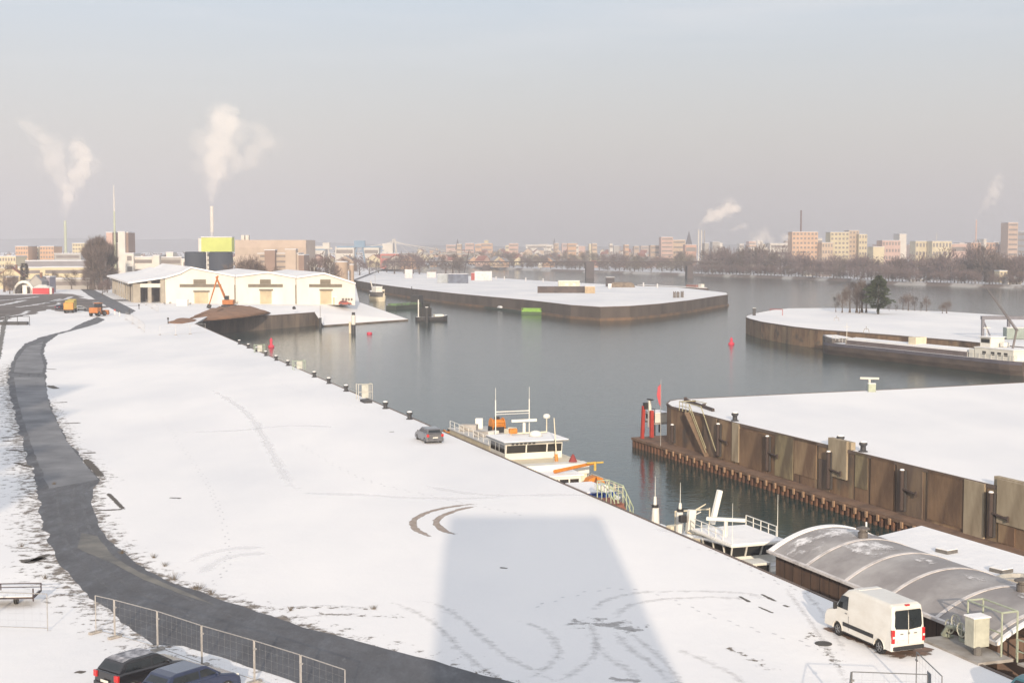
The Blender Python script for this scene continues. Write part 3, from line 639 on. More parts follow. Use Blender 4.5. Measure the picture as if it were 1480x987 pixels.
def car(name, lab, loc, az, paint, L=4.3, W=1.76, H=1.45, kind='hatch', snow=False, cat='car', group=None):
    t = thing(name, lab, cat, loc, -R(az), group)
    h = L/2; fa = h-.82; ra = -h+.78; r = .32
    sh = .92
    # side profile y (front +), z
    top = {'hatch': [(-h+.03,.55),(-h+.06,.98),(-h+.35,1.02),(h-1.25,.98),(h-.35,.80),(h-.05,.62),(h,.40)],
           'wagon': [(-h+.03,.55),(-h+.06,.98),(-h+.35,1.02),(h-1.35,.98),(h-.35,.80),(h-.05,.62),(h,.40)]}[kind]
    bot = arch_profile([(-h,0),(h,0)], [ra, fa], r+.06, .22)
    prof = bot + top[::-1]
    # loft across the width for tumblehome
    xs = [(-W/2,.0),(-W/2+.05,.0),(W/2-.05,0),(W/2,0)]
    def ring(x, k):
        return [(x, y*(1-k*.02) , .22+(z-.22)*(1-k*.10) if z > .3 else z) for y, z in prof]
    mb = MB(); mb.loft([ring(-W/2,1), ring(-W/2+.10,0), ring(W/2-.10,0), ring(W/2,1)]); mb.build('body', paint, t, bevel=.03)
    # greenhouse
    if kind == 'wagon': g0 = [(-h+.12,1.0),(-h+.42,H-.05),(-h+.7,H),(h-2.1,H),(h-1.95,H-.02),(h-1.15,.97)]
    else: g0 = [(-h+.15,1.0),(-h+.50,H-.08),(-h+.85,H),(h-1.95,H),(h-1.8,H-.03),(h-1.05,.96)]
    def gr(x, k, e=0): return [(x*(1-.17*max(0,(z-.95))/(H-.95)) , y, z+e) for y, z in g0]
    mb = MB(); mb.loft([gr(-W/2+.07,0), gr(-W/2+.14,0,.015), gr(W/2-.14,0,.015), gr(W/2-.07,0)]); mb.build('cabin', paint, t, bevel=.02)
    # windows
    def gx(z): return (W/2-.07)*(1-.17*max(0,(z-.95))/(H-.95))
    for s in (-1,1):
        zt = H-.13; zl = 1.02
        for ya, yb, yc, yd in ((g0[0][0]+.30, g0[1][0]+.16, -.18, -.18), (-.10,-.10,g0[4][0]+.02,g0[5][0]-.28)):
            mb = MB(); e = .008
            mb.add([(s*(gx(zl)+e),ya,zl),(s*(gx(zl)+e),yd,zl),(s*(gx(zt)+e),yc,zt),(s*(gx(zt)+e),yb,zt),(s*(gx(zl)-.02),ya,zl),(s*(gx(zl)-.02),yd,zl),(s*(gx(zt)-.02),yc,zt),(s*(gx(zt)-.02),yb,zt)],
                   [(0,1,2,3),(7,6,5,4),(0,4,5,1),(1,5,6,2),(2,6,7,3),(3,7,4,0)]); mb.build('side_window', GLASS, t)
        wm = MB().cbox((s*(W/2+.07), h-1.45, 1.02), (.16,.10,.13)); wm.build('mirror', paint, t, bevel=.03)
        MB().cbox((s*(W/2-.13), -h+.05, .82), (.26,.12,.28), rz=s*.12).build('tail_light', REDL, t, bevel=.02)
        MB().cbox((s*(W/2-.24), h-.16, .66), (.34,.20,.14), rz=-s*.2).build('headlight', WHL, t, bevel=.03)
        for y in (ra, fa): wheel(t, s*(W/2-.11), y, r)
    def pane(nm, a, b, k0=.10, k1=.14, off=.012):
        (y0,z0),(y1,z1) = a, b; d = Vector((y1-y0, z1-z0)).normalized(); nn = Vector((-d.y, d.x)); 
        if (nn.x if nm == 'rear_window' else -nn.x) > 0: nn = -nn
        y0, z0, y1, z1 = y0+d.x*k0, z0+d.y*k0, y1-d.x*k0, z1-d.y*k0
        q = []
        for o in (off, -.01):
            for y, z, s in ((y0,z0,-1),(y0,z0,1),(y1,z1,1),(y1,z1,-1)): q.append((s*(gx(z)-k1), y+nn.x*o, z+nn.y*o))
        MB().add(q, [(0,1,2,3),(7,6,5,4),(0,4,5,1),(1,5,6,2),(2,6,7,3),(3,7,4,0)]).build(nm, GLASS, t)
    pane('rear_window', g0[0], g0[1]); pane('windscreen', g0[5], g0[4])
    MB().box(-W/2+.06, W/2-.06, -h-.05, -h+.1, .28, .52).build('rear_bumper', paint, t, bevel=.04)
    MB().box(-.26,.26,-h-.065,-h-.04,.56,.67).build('number_plate', PLATE, t)
    if snow:
        mb = MB(); q = [gr(-W/2+.2,0,.03), gr(W/2-.2,0,.03)]; n0 = 2
        vs = [(x,y,z) for x,y,z in q[0][1:5]] + [(x,y,z) for x,y,z in q[1][1:5]]
        mb.add(vs + [(x,y,z-.02) for x,y,z in vs], [(0,1,5,4),(1,2,6,5),(2,3,7,6),(8,12,13,9),(9,13,14,10),(10,14,15,11)]); mb.build('roof_snow', FROSTY, t)
    return t
FROSTY = M('roof_frost', (.42,.42,.45), .5, col2=(.12,.12,.14), scale=2.5, lo=.4, hi=.6)
car('parked_car', 'black hatchback with frost on its roof parked nearest the left fence', (-16.5,60.9,0), 38, M('paint_black', (.018,.018,.022), .25, scale=3, coat=.8), L=4.1, snow=True, group=None)
car('parked_car', 'dark blue car parked beside the black hatchback at the bottom left', (-13.95,59.0,0), 38, M('paint_blue', (.02,.03,.075), .25, scale=3, coat=.8), L=4.2)
car('parked_car', 'silver estate car parked on the snowy quay beside the white work ship', P(620,637), -20, M('paint_silver', (.17,.17,.18), .3, metal=.4, scale=3, coat=.6), L=4.4, kind='wagon')
car('parked_car', 'teal car partly in view at the bottom right corner of the quay', (23.0,57.6,0), 60, M('paint_teal', (.03,.12,.15), .3, scale=3, coat=.7), L=4.2)

# ---- white panel van
def van(loc, az):
    t = thing('panel_van', 'white panel van parked on the snowy quay edge with its rear windows facing', 'van', loc, -R(az))
    W = 1.96; L = 5.7; h = L/2; H = 2.45
    wp = M('paint_white', (.74,.72,.67), .35, col2=(.66,.63,.57), scale=.9, coat=.4, stretch=(1,1,2))
    ra, fa, r = -1.85, 1.62, .34
    bot = arch_profile([(-h+.02,0),(h,0)], [ra, fa], r+.07, .34)
    top = [(-h,.9),(-h+.05,1.9),(-h+.16,H-.08),(-h+.35,H-.01),(0,H+.02),(h-2.2,H),(h-1.85,H-.10),(h-1.45,2.05),(h-.95,1.42),(h-.6,1.27),(h-.18,1.08),(h-.02,.80),(h,.45)]
    prof = bot + top[::-1]
    def ring(x, k): return [(x*(1-.11*max(0,(z-1.1)/1.35)**1.3), y*(1-k*.012), .34+(z-.34)*(1-k*.03) if z > .5 else z) for y, z in prof]
    MB().loft([ring(-W/2,2), ring(-W/2+.05,.6), ring(-W/2+.16,0), ring(W/2-.16,0), ring(W/2-.05,.6), ring(W/2,2)]).build('body', wp, t, bevel=.035)
    def bx(z): return W/2*(1-.11*max(0,(z-1.1)/1.35)**1.3)
    # rear windows (two doors) 
    yr = lambda z: -h + .05*max(0,(z-.9)) - .012
    for s in (-1,1):
        pts = [(.03,1.30),(.74,1.36),(.80,1.50),(.76,2.12),(.70,2.19),(.03,2.19)]
        v = [(s*x, yr(z)-.022+.03*abs(x), z) for x,z in pts] + [(s*x, yr(z)+.05, z) for x,z in pts]; n = 6
        MB().add(v, [tuple(range(n)), tuple(range(2*n-1,n-1,-1))]+[(i,n+i,n+(i+1)%n,(i+1)%n) for i in range(n)]).build('rear_window', GLASS, t)
        MB().cbox((s*(W/2-.10), -h+.055, 1.02), (.17,.16,.62), rz=0).build('tail_light', REDL, t, bevel=.03)
        MB().cbox((s*(W/2-.10), -h-.008+.0, 1.0), (.12,.06,.10)).build('reversing_light', WHL, t)
        MB().cbox((s*.40, -h-.012, 1.12), (.16,.03,.045)).build('door_handle', M('grey_trim', (.2,.2,.2), .5, scale=5), t)
        # side: lower black rubbing strip, sill and cab window, mirror, wheels, door seams
        MB().box(*sorted((s*(W/2-.02), s*(W/2+.022))), ra+.47, fa-.47, .62, .80).build('side_strip', BLK, t)
        MB().box(*sorted((s*(W/2-.10), s*(W/2-.015))), ra+.40, fa-.40, .28, .38).build('sill', BLK, t)
        z0, z1 = 1.42, 2.05
        pts = [(h-2.05,z0+.0),(h-1.12,z0),(h-1.50,z1-.03),(h-1.65,z1),(h-2.05,z1)]
        v = [(s*(bx(z)+.012), y, z) for y,z in pts] + [(s*(bx(z)-.05), y, z) for y,z in pts]; n = 5
        MB().add(v, [tuple(range(n)), tuple(range(2*n-1,n-1,-1))]+[(i,n+i,n+(i+1)%n,(i+1)%n) for i in range(n)]).build('cab_window', GLASS, t)
        m_ = MB().cbox((s*(W/2+.16), h-1.22, 1.50), (.20,.12,.34)); m_.build('mirror', BLK, t, bevel=.03)
        MB().cbox((s*(bx(1.2)+.012), h-1.95, 1.25), (.03,.16,.04)).build('door_handle', M('grey_trim'), t)
        for y0 in (h-2.15, h-2.15-1.35 if s > 0 else h-2.16):
            MB().box(*sorted((s*(W/2-.03), s*(W/2+.003))), y0-.008, y0+.008, .45, 1.15).build('door_seam', M('seam', (.25,.25,.25), .7), t)
        for y in (ra, fa): wheel(t, s*(W/2-.13), y, r, .23)
        # wheel arch lips
        for y in (ra, fa):
            mb = MB(); mb.path([(s*(W/2+.005), y+math.cos(a)*(r+.08), .34+math.sin(a)*(r+.07)) for a in [math.pi*k/10 for k in range(11)]], .022, 5); mb.build('arch_lip', wp, t)
    MB().box(-.008,.008,-h-.016,-h+.03,.65,1.3).build('door_seam', M('seam'), t)
    MB().box(-W/2+.10, W/2-.10, -h-.08, -h+.16, .38, .56).build('rear_bumper', BLK, t, bevel=.03)
    MB().box(-.66,-.12,-h-.04,-h+.0,.70,.84).build('number_plate', PLATE, t)
    mb = MB(); rr = .055; pts = [(math.cos(a)*rr, -h-.035, 1.14+math.sin(a)*rr) for a in [6.2832*k/14 for k in range(15)]]; mb.path(pts, .008, 4)
    for a in (90, 210, 330): mb.tube((0,-h-.035,1.14),(math.cos(R(a))*rr,-h-.035,1.14+math.sin(R(a))*rr), .008, n=4)
    mb.build('emblem', M('chrome', (.5,.5,.5), .2, metal=1), t)
    MB().box(-.12,.12,-h+.10,-h+.2,H-.09,H-.02).build('brake_light', REDL, t)
    ws = [(h-1.50,1.99),(h-1.0,1.47)]
    (y0,z0),(y1,z1) = (h-1.43,2.04),(h-.98,1.46); v = [(a*(bx(z)-.12), y+.03, z+.02) for y,z in ((y0,z0),(y1,z1)) for a in (-1,1)]; v += [(x,y-.07,z-.05) for x,y,z in v]
    MB().add(v, [(0,1,3,2),(4,6,7,5),(0,4,5,1),(2,3,7,6),(0,2,6,4),(1,5,7,3)]).build('windscreen', GLASS, t)
    MB().box(-W/2+.08, W/2-.08, h-.12, h+.06, .34, .62).build('front_bumper', BLK, t, bevel=.04)
    MB().box(-.7, .7, h-2.6, h-2.2, H-.01,H+.03).build('roof_rail', wp, t, bevel=.01)
    return t
v_ = van((17.85,67.35,0), -21.5); v_.scale = (.98,.98,1.05)
mb = MB(); strip(mb, [Vector((17.6,66.0,0)), Vector((18.6,65.3,0)), Vector((19.6,65.6,0)), Vector((20.2,66.6,0))], 1.6, .02)
mb.build('bare_patches', ragged('mud', (.26,.17,.13), (.16,.12,.10), scale=1.2, cut=.2, rag=.6))['kind'] = 'structure'
mb = MB(); a_ = R(24); f_ = Vector((-math.sin(a_), math.cos(a_), 0)); c_ = Vector((17.85,68.45,0)); r_ = Vector((math.cos(a_), math.sin(a_), 0))
strip(mb, [c_-r_*.85-f_*2.6, c_-r_*.85, c_-r_*.85+f_*2.2], .9, .021); mb.build('bare_patches', MATS['mud'])['kind'] = 'structure'

# ---- low flat trailer at left
t = thing('flatbed_trailer', 'low flat trailer with dark frame and snow on it at the left edge', 'trailer', (-27.9,74.6,0), R(4))
MB().box(-2.4,1.9,-.8,.8,.48,.56).build('deck', [M('trailer_dark', (.06,.04,.04), .6, scale=3)], t)
MB().box(-2.3,1.8,-.72,.72,.563,.61).build('snow_cover', SNOW_PLAIN, t)
mb = MB(); mb.tube((-2.4,.8,.95),(1.9,.8,.95),.03); mb.tube((-2.4,.8,.75),(1.9,.8,.75),.025)
for x in (-2.4,-.3,1.88): mb.tube((x,.8,.5),(x,.8,.97),.035)
mb.build('rail', M('trailer_dark'), t)
for s in (-.75,.75): wheel(t, s, 0, .26, .18)
mb = MB(); mb.tube((1.88,-.8,.35),(1.88,-.8,1.05),.04); mb.build('end_post', M('trailer_dark'), t)

# ============================================================= quay furniture
BO = M('bollard_iron', (.05,.05,.055), .6, scale=6)
def bollard(p, lab, group='iron bollards along the quay edge', sc=1):
    t = thing('bollard', lab, 'bollard', p, 0, group)
    MB().lathe([(.34,0),(.34,.06),(.22,.10),(.20,.42),(.30,.52),(.32,.62),(.24,.70),(.01,.72)], n=14).build('post', BO, t, smooth=True)
    MB().lathe([(.26,.70),(.22,.78),(.01,.82)], n=12).build('snow_cap', SNOW_PLAIN, t, smooth=True); t.scale = (sc,)*3
    return t
b0 = None; bps = [(345,497),(358,502.5),(369.5,507.5),(383,514),(398,519.5),(415,527),(453,542.5),(474,551.5),(499,562.5),(556,587.5),(591,602.5)]
for i, (a, b) in enumerate(bps):
    s = sat(a, -.55); lab = 'dark iron bollard with snow cap on the quay edge, %s from the far end' % ordw(i)
    if b0 is None: b0 = bollard(Q(s,-.55,.0), lab, sc=1.15)
    else: dup(b0, Q(s,-.55,0), 0, lab)
def ladder_rail(p, rz, lab, paint, group='ladder hoop rails on the quays', h=1.5):
    t = thing('ladder_rail', lab, 'railing', p, rz, group)
    mb = MB()
    for x in (-.9,.9): mb.path([(x,-.6,0),(x,-.6,h),(x,.6,h),(x,.6,0)], .05, 6)
    mb.path([(-.9,-.6,h),(.9,-.6,h)], .05); mb.path([(-.9,-.6,h*.5),(.9,-.6,h*.5)], .04)
    mb.build('rails', paint, t)
    MB().box(-.45,.45,-.5,-.44,.2,h-.1).build('notice_board', M('board_'+paint.name, tuple(min(1,c*1.4) for c in paint.diffuse_color[:3]) if False else (.55,.55,.5), .6, scale=2), t)
    return t
PG = M('rail_pale_green', (.36,.44,.34), .6, scale=3)
ladder_rail(Q(sat(374,-.3),-.3), QA, 'pale green ladder rail on the far part of the quay edge near red buoy', PG)
ladder_rail(Q(sat(431,-.3),-.3), QA, 'pale green ladder rail on the quay edge, middle one', PG)
ladder_rail(Q(sat(525.5,-.5),-.5), QA, 'whitish ladder rail with board on the quay edge between two bollards', M('rail_white', (.55,.53,.48), .6, scale=3), h=2.0)
MB_ = MB().box(-.5,.5,-1.2,1.2,0,.3)
tag(MB_.build('timber_block', BO, loc=Q(sat(528,-1.1),-1.1,0), rz=QA), 'dark low timber block beside the whitish ladder rail', 'block')

# green gangway with stair rail near the boats
t = thing('gangway', 'pale green railed gangway stairs leading down from the quay to the boats', 'gangway', Q(44,.1,0), QA)
s0 = sat(868,.3)-44; s1 = sat(888,.3)-44; s2 = sat(903,1.2)-44
mb = MB()
for x in (0.0, 1.0):
    zt = 1.35
    mb.path([(x,s0,0),(x,s0,zt),(x,(s0+s1)/2,zt),(x,s1,zt),(x+.9,s2,-.4)], .045); mb.path([(x,s0,.7),(x,s1,.7),(x+.9,s2,-1.1)], .035)
    for k in range(4): mb.tube((x,s0+(s1-s0)*k/3,0),(x,s0+(s1-s0)*k/3,zt),.035)
    for k in range(1,4): mb.tube((x+.3*k,s1+(s2-s1)*k/3,-1.6*k/3),(x+.3*k,s1+(s2-s1)*k/3,zt-1.75*k/3),.035)
    
mb.path([(0,s0,1.35),(1,s0,1.35)], .045)
mb.build('railing', M('rail_green2', (.46,.52,.36), .6, scale=3), t)
mb = MB(); mb.box(-.1,1.1,min(s0,s1),max(s0,s1),-.15,.0); mb.build('platform', M('red_lead', (.30,.13,.10), .8, scale=2), t)
mb = MB(); mb.add([(0,s1,0),(1,s1,0),(1.9,s2,-1.7),(.9,s2,-1.7),(0,s1,-.15),(1,s1,-.15),(1.9,s2,-1.85),(.9,s2,-1.85)], [(0,1,2,3),(7,6,5,4),(0,4,5,1),(1,5,6,2),(2,6,7,3),(3,7,4,0)]); mb.build('steps', M('red_lead'), t)
MB().box(.1,.9,s0-.1,s0+.9,.5,1.0).build('control_box', WHL, t, bevel=.03)
# blue container between ship and gangway
p = SW(P(858,716,-1.2))
t = thing('blue_container', 'blue open steel skip on the work ship deck seen over the quay edge', 'skip', Q(sat(853,2.2),2.2,-2.3), QA)
mb = MB(); mb.loft([[(-1.1,-2.2,0),(1.1,-2.2,0),(1.1,2.2,0),(-1.1,2.2,0)],[(-1.3,-2.6,1.9),(1.3,-2.6,1.9),(1.3,2.6,1.9),(-1.3,2.6,1.9)]], cap=True)
mb.build('tub', M('skip_blue', (.03,.07,.28), .5, scale=1.5), t, bevel=.04)
MB().box(-1.2,1.2,-2.4,2.4,1.903,1.98).build('cover', SNOW_PLAIN, t)
for y in (-1.4,0,1.4): MB().box(-1.36,-1.2,y-.08,y+.08,.3,1.85).build('rib', M('skip_blue'), t)
# ============================================================= vessels
WHITE = M('ship_white', (.78,.76,.70), .45, scale=.8, var=.06); CREAM = M('ship_cream', (.74,.66,.50), .5, scale=.8, var=.08)
DARKW = M('ship_glass', (.035,.035,.035), .15, scale=1); HULLG = M('hull_grey', (.16,.15,.15), .6, col2=(.10,.09,.085), scale=.4)
ORANGE = M('orange_paint', (.62,.22,.03), .5, scale=2); STEEL = M('deck_steel', (.25,.22,.19), .7, col2=(.42,.40,.38), scale=.7)
REDP = M('red_paint', (.42,.05,.04), .5, scale=2); YEL = M('yellow_paint', (.62,.42,.08), .5, scale=2)
def hull_rings(L, B, z0, z1, bow=6, stern=2, sheer=.5, n=14):
    """closed hull solid, y 0..L, bow at y = L"""
    ys = [0, stern*.5, stern, L*.3, L*.5, L-bow, L-bow*.6, L-bow*.3, L-bow*.1, L]
    def bw(y):
        if y > L-bow: k = (y-(L-bow))/bow; return B/2*math.sqrt(max(0, 1-k**2.2))+.05
        if y < stern: k = 1-y/stern; return B/2*(1-.35*k*k)
        return B/2
    rings = []
    for y in ys:
        b = bw(y); zz = z1 + sheer*max(0,(y-(L-bow*1.3))/(bow*1.3))**2
        rings.append([(-b,y,zz),(-b*.97,y,(z0+zz)/2),(-b*.78,y,z0),(b*.78,y,z0),(b*.97,y,(z0+zz)/2),(b,y,zz)])
    return rings, ys, bw
def hull(t, L, B, z0, z1, mat, deck=None, name='hull', **k):
    rings, ys, bw = hull_rings(L, B, z0, z1, **k)
    mb = MB(); mb.loft(rings); mb.build(name, mat, t)
    if deck:
        mb = MB(); r2 = [[(p[0]*.93, p[1], p[2]+.02) for p in (r[0], r[5])] for r in rings]
        mb.add([q for r in r2 for q in r], [(2*i,2*i+1,2*i+3,2*i+2) for i in range(len(r2)-1)]); mb.build('deck', deck, t)
    return rings
def rails(t, pts, h=1.0, mat=None, name='railing', r=.03, every=1.5):
    mb = MB(); pts = [Vector(p) for p in pts]
    for a, b in zip(pts, pts[1:]):
        up = Vector((0,0,h)); mb.tube(a+up, b+up, r, n=4); mb.tube(a+up*.5, b+up*.5, r*.8, n=4)
        n = max(1, int((b-a).length/every))
        for k in range(n+1): q = a+(b-a)*k/n; mb.tube(q, q+up, r, n=4)
    return mb.build(name, mat or WHITE, t)
def windows(t, x0, x1, y, z0, z1, n, face='front', gap=.16, mat=None, name='window', lean=0):
    mat = mat or DARKW
    for i in range(n):
        a = x0+(x1-x0)*i/n+gap/2; b = x0+(x1-x0)*(i+1)/n-gap/2
        if face == 'front': mb = MB().box(a,b,y-.03,y+.05,z0,z1)
        else: mb = MB().box(y-.03,y+.03,a,b,z0,z1)
        mb.build(name, mat, t)

# ---- large work ship at the quay.  local x = away from the quay, y = along it
wz = -WZ
t = thing('work_ship', 'large white work ship with wide wheelhouse and radar moored at the quay', 'ship', Q(57,4.15,WZ), QA)
mb = MB(); L_ = 39; B_ = 7.4
ring = [(-B_/2+.9,0),(B_/2-.9,0),(B_/2,1.5),(B_/2,L_-4),(B_/2-1.5,L_-.5),(-B_/2+1.5,L_-.5),(-B_/2,L_-4),(-B_/2,1.5)]
mb.prism(ring, -.6, 3.2); mb.build('hull', HULLG, t, bevel=.08)
MB().prism([(x*.95,1.0+y*.94) for x,y in ring], 3.203, 3.30).build('deck', SNOW_PLAIN, t)
rails(t, [(3.5,2,3.3),(3.5,33,3.3)], .9, CREAM)
# cream superstructure below and wheelhouse
MB().box(-3.3,3.35,9.6,18.5,3.31,5.25).build('superstructure', CREAM, t, bevel=.05)
MB().box(-3.4,3.5,9.45,10.9,4.3,5.28).build('bulwark', WHITE, t, bevel=.05)
wy0, wy1, wx0, wx1 = 13.6, 18.2, -3.3, 2.45
wh = MB().loft([[(wx0,wy0+.25,5.25),(wx1,wy0+.25,5.25),(wx1,wy1,5.25),(wx0,wy1,5.25)],[(wx0,wy0,6.85),(wx1,wy0,6.85),(wx1,wy1,6.85),(wx0,wy1,6.85)]]).build('wheelhouse', WHITE, t)
for a, b in ((wx0+.12, wx0+2.0),(wx0+2.15, wx0+4.1),(wx0+4.25, wx1-.1)):
    MB().add([(a,wy0+.09,5.88),(b,wy0+.09,5.88),(b,wy0-.02,6.62),(a,wy0-.02,6.62),(a,wy0+.2,5.88),(b,wy0+.2,5.88),(b,wy0+.15,6.62),(a,wy0+.15,6.62)], [(0,1,2,3),(7,6,5,4),(0,4,5,1),(1,5,6,2),(2,6,7,3),(3,7,4,0)]).build('window', DARKW, wh)
for a, b in ((wy0+.35,wy0+1.8),(wy0+2.0,wy0+2.9),(wy0+3.1,wy1-.2)):
    for x in (wx0, wx1): MB().box(x-.02,x+.02,a,b,5.85,6.6).build('window', DARKW, wh)
MB().box(wx0-.35,wx1+.5,wy0-.5,wy1+.3,6.853,6.98).build('roof', M('roof_trim', (.20,.22,.24), .5, scale=2), t)
MB().box(wx0-.3,wx1+.45,wy0-.45,wy1+.25,6.983,7.08).build('roof_snow', SNOW_PLAIN, t, bevel=.03)
for i in range(6): MB().box(wx0+.4+i*.42,wx0+.66+i*.42,wy0-.56,wy0-.50,6.80,6.92).build('name_letter', DARKW, t)
# after deckhouse
MB().box(-3.2,2.1,18.6,32.0,3.31,5.95).build('deckhouse', CREAM, t, bevel=.05)
MB().box(-3.35,2.25,18.5,32.1,5.953,6.06).build('deckhouse_roof', M('roof_pale', (.62,.60,.56), .6, col2=(.42,.42,.42), scale=.7), t)
windows(t, 19, 31.5, -3.21, 4.6, 5.3, 7, 'side')
for k, (x, y, a, b_, c) in enumerate(((-1.6,21,1.2,1.6,.5),(.3,22.6,.9,.9,.9),(-2.2,24.4,.8,1.4,.6),(-.6,25.6,1.6,.7,.35),(1.2,24.4,.6,.8,.8),(-2.0,29.0,1.0,1.8,.7),(-.4,30.4,.8,.8,1.1))):
    MB().cbox((x,y,6.06+c/2),(a,b_,c), rz=.2*k).build('deck_gear', (WHITE, CREAM, STEEL)[k%3], t, bevel=.06)
rails(t, [(-3.2,19,6.06),(-3.2,31.8,6.06)], .8, WHITE, r=.03)
# radar frame
mb = MB()
for x in (-2.6,.9): mb.tube((x,18.6,6.0),(x,18.6,10.4),.05); mb.tube((x,18.6,10.4),(x,18.6,11.6),.018)
mb.tube((-2.6,18.6,9.25),(.9,18.6,9.25),.05); mb.tube((-2.6,18.6,9.0),(.9,18.6,9.0),.03)
mb.build('mast_frame', WHITE, t)
mb = MB(); mb.tube((-1.5,17.2,7.25),(2.2,17.2,7.25),.08); mb.tube((-1.5,17.2,7.08),(-1.5,17.2,7.25),.05); mb.tube((2.2,17.2,7.25),(2.2,17.2,8.6),.05); mb.build('light_bar', CREAM, t)
mb = MB(); mb.tube((0,17.6,7.1),(0,17.6,8.2),.16); mb.cbox((0,17.6,8.42),(2.6,.22,.26)); mb.build('radar', WHITE, t, bevel=.03)
MB().lathe([(.01,8.6),(.32,8.62),(.36,8.85),(.22,9.0),(.01,9.04)],(2.2,17.2,0),12).build('radar_dome', WHITE, t, smooth=True)
MB().cbox((-1.3,17.2,7.5),(.8,.5,.5)).build('search_light', ORANGE, t, bevel=.1)
MB().lathe([(.01,7.08),(.7,7.12),(.5,7.5),(.2,7.6),(.01,7.62)],(.6,16,0),12).build('roof_dome', WHITE, t, smooth=True)
# mast pole in front of the wheelhouse with cone
mb = MB(); mb.tube((1.2,11.6,3.3),(.9,11.9,9.3),.09,.04); mb.build('mast_pole', CREAM, t)
MB().tube((1.2,11.55,3.3),(1.05,11.75,5.9),.2,.16).build('mast_foot', ORANGE, t)
MB().lathe([(.42,5.29),(.35,5.45),(.13,5.9),(.05,6.0),(.01,6.0)],(2.3,10.6,0),10).build('day_cone', M('cone_red', (.30,.05,.05), .6), t)
# orange winches aft
for x, y, r in ((-1.8,36.4,1.0),(.5,27.2,.75),(-2.6,35,.6)):
    z = 3.31 if y > 33 else 6.07
    d_ = MB(); d_.tube((x-.6,y,z+r),(x+.6,y,z+r),r*.8,n=12); d_.tube((x-.7,y,z+r),(x-.6,y,z+r),r,n=12); d_.tube((x+.6,y,z+r),(x+.7,y,z+r),r,n=12)
    w_ = d_.build('winch', ORANGE, t); MB().cbox((x,y,z+.3),(1.6,1.2,.6)).build('winch_bed', BLK, w_)
    MB().cbox((x,y,z+r*1.9),(.5,.3,.3)).build('winch_brake', BLK, w_)
for x in (-2.8,-.8,.4): MB().lathe([(.25,3.3),(.3,4.6),(.3,5.1),(.01,5.2)],(x,34.2,0),10).build('vent_cowl', WHITE, t, smooth=True)
MB().cbox((2.2,20.5,3.9),(1.4,2.2,1.1)).build('life_raft', WHITE, t, bevel=.2)
# forward grab / clamshell and low hatch cabin
MB().box(-2.8,1.6,6.8,9.3,3.31,4.65).build('fore_cabin', WHITE, t, bevel=.05); MB().box(-3.0,1.8,6.6,9.4,4.653,4.75).build('fore_cabin_snow', SNOW_PLAIN, t)
windows(t, -2.6, 1.4, 6.79, 3.75, 4.35, 4)
g = []
for s in (-1,1):
    pts = [(0,0,2.1),(s*.9,0,1.8),(s*1.35,0,1.0),(s*1.1,0,.25),(s*.25,0,0),(s*.45,0,.9)]
    mb = MB(); mb.front([(p[0],p[2]) for p in pts], 5.0, 6.4); o = mb.build('grab_shell', ORANGE, t, loc=(2.2,1.2,3.3), bevel=.04); o.scale = (.72,.72,.72)
mb = MB(); mb.tube((2.2,5.1,5.3),(2.2,5.1,6.1),.12); mb.tube((1.4,5.1,6.0),(3.0,5.1,6.0),.08); mb.build('grab_head', YEL, t)
mb = MB(); mb.tube((2.2,5.1,6.0),(-.6,8,4.9),.13,.18,8); mb.build('grab_arm', ORANGE, t)
rails(t, [(3.4,1.6,3.3),(3.4,8.8,3.3)], 1.1, CREAM); rails(t, [(-3.2,1.6,3.3),(3.2,1.2,3.3)], 1.1, CREAM)

# ---- white patrol boat with flying bridge
t = thing('patrol_boat', 'white motor boat with flat roofed wheelhouse and slanted windows nearest the boathouse', 'boat', Q(40.5,3.45,WZ), QA+math.pi)
hull(t, 21.5, 5.2, -.5, 2.9, WHITE, SNOW_PLAIN, bow=8, stern=2, sheer=.9)
MB().box(-2.3,2.3,2.0,14.0,2.93,4.3).build('cabin', WHITE, t, bevel=.08); MB().box(-2.2,2.2,2.1,13.0,4.303,4.4).build('cabin_roof_snow', SNOW_PLAIN, t)
windows(t, 3, 13.5, 2.31, 3.45, 4.0, 7, 'side'); windows(t, 3, 13.5, -2.31, 3.45, 4.0, 7, 'side')
whb = MB().loft([[(-1.75,7.6,4.3),(1.75,7.6,4.3),(1.75,12.2,4.3),(-1.75,12.2,4.3)],[(-1.6,7.8,4.9),(1.6,7.8,4.9),(1.6,11.9,4.9),(-1.6,11.9,4.9)]]).build('wheelhouse', WHITE, t)
gl = MB().loft([[(-1.58,7.8,4.9),(1.58,7.8,4.9),(1.58,11.85,4.9),(-1.58,11.85,4.9)],[(-1.68,7.7,5.75),(1.68,7.7,5.75),(1.68,12.2,5.75),(-1.68,12.2,5.75)]]).build('glazing', DARKW, whb)
mb = MB()
for x in (-1.72,-.6,.6,1.72): mb.tube((x*.94,11.9,4.9),(x,12.25,5.76),.06,n=4)
for y in (8,9.5,11):
    for s in (-1,1): mb.tube((s*1.6,y,4.9),(s*1.72,y-.1,5.76),.06,n=4)
mb.build('window_post', WHITE, whb)
MB().box(-2.15,2.15,7.2,12.9,5.76,5.9).build('wheelhouse_roof', WHITE, t, bevel=.04)
MB().box(-2.05,2.05,7.3,12.8,5.903,5.97).build('roof_snow', SNOW_PLAIN, t)
rails(t, [(-2,7.4,5.95),(-2,11.5,5.95)], .7, WHITE, r=.035, every=1); rails(t, [(2,7.4,5.95),(2,11.5,5.95)], .7, WHITE, r=.035, every=1)
mb = MB(); mb.tube((1.2,10.4,5.9),(1.2,10.4,7.0),.14); mb.cbox((1.2,10.4,7.12),(.3,2.6,.22), rz=R(55)); mb.build('radar', WHITE, t, bevel=.03)
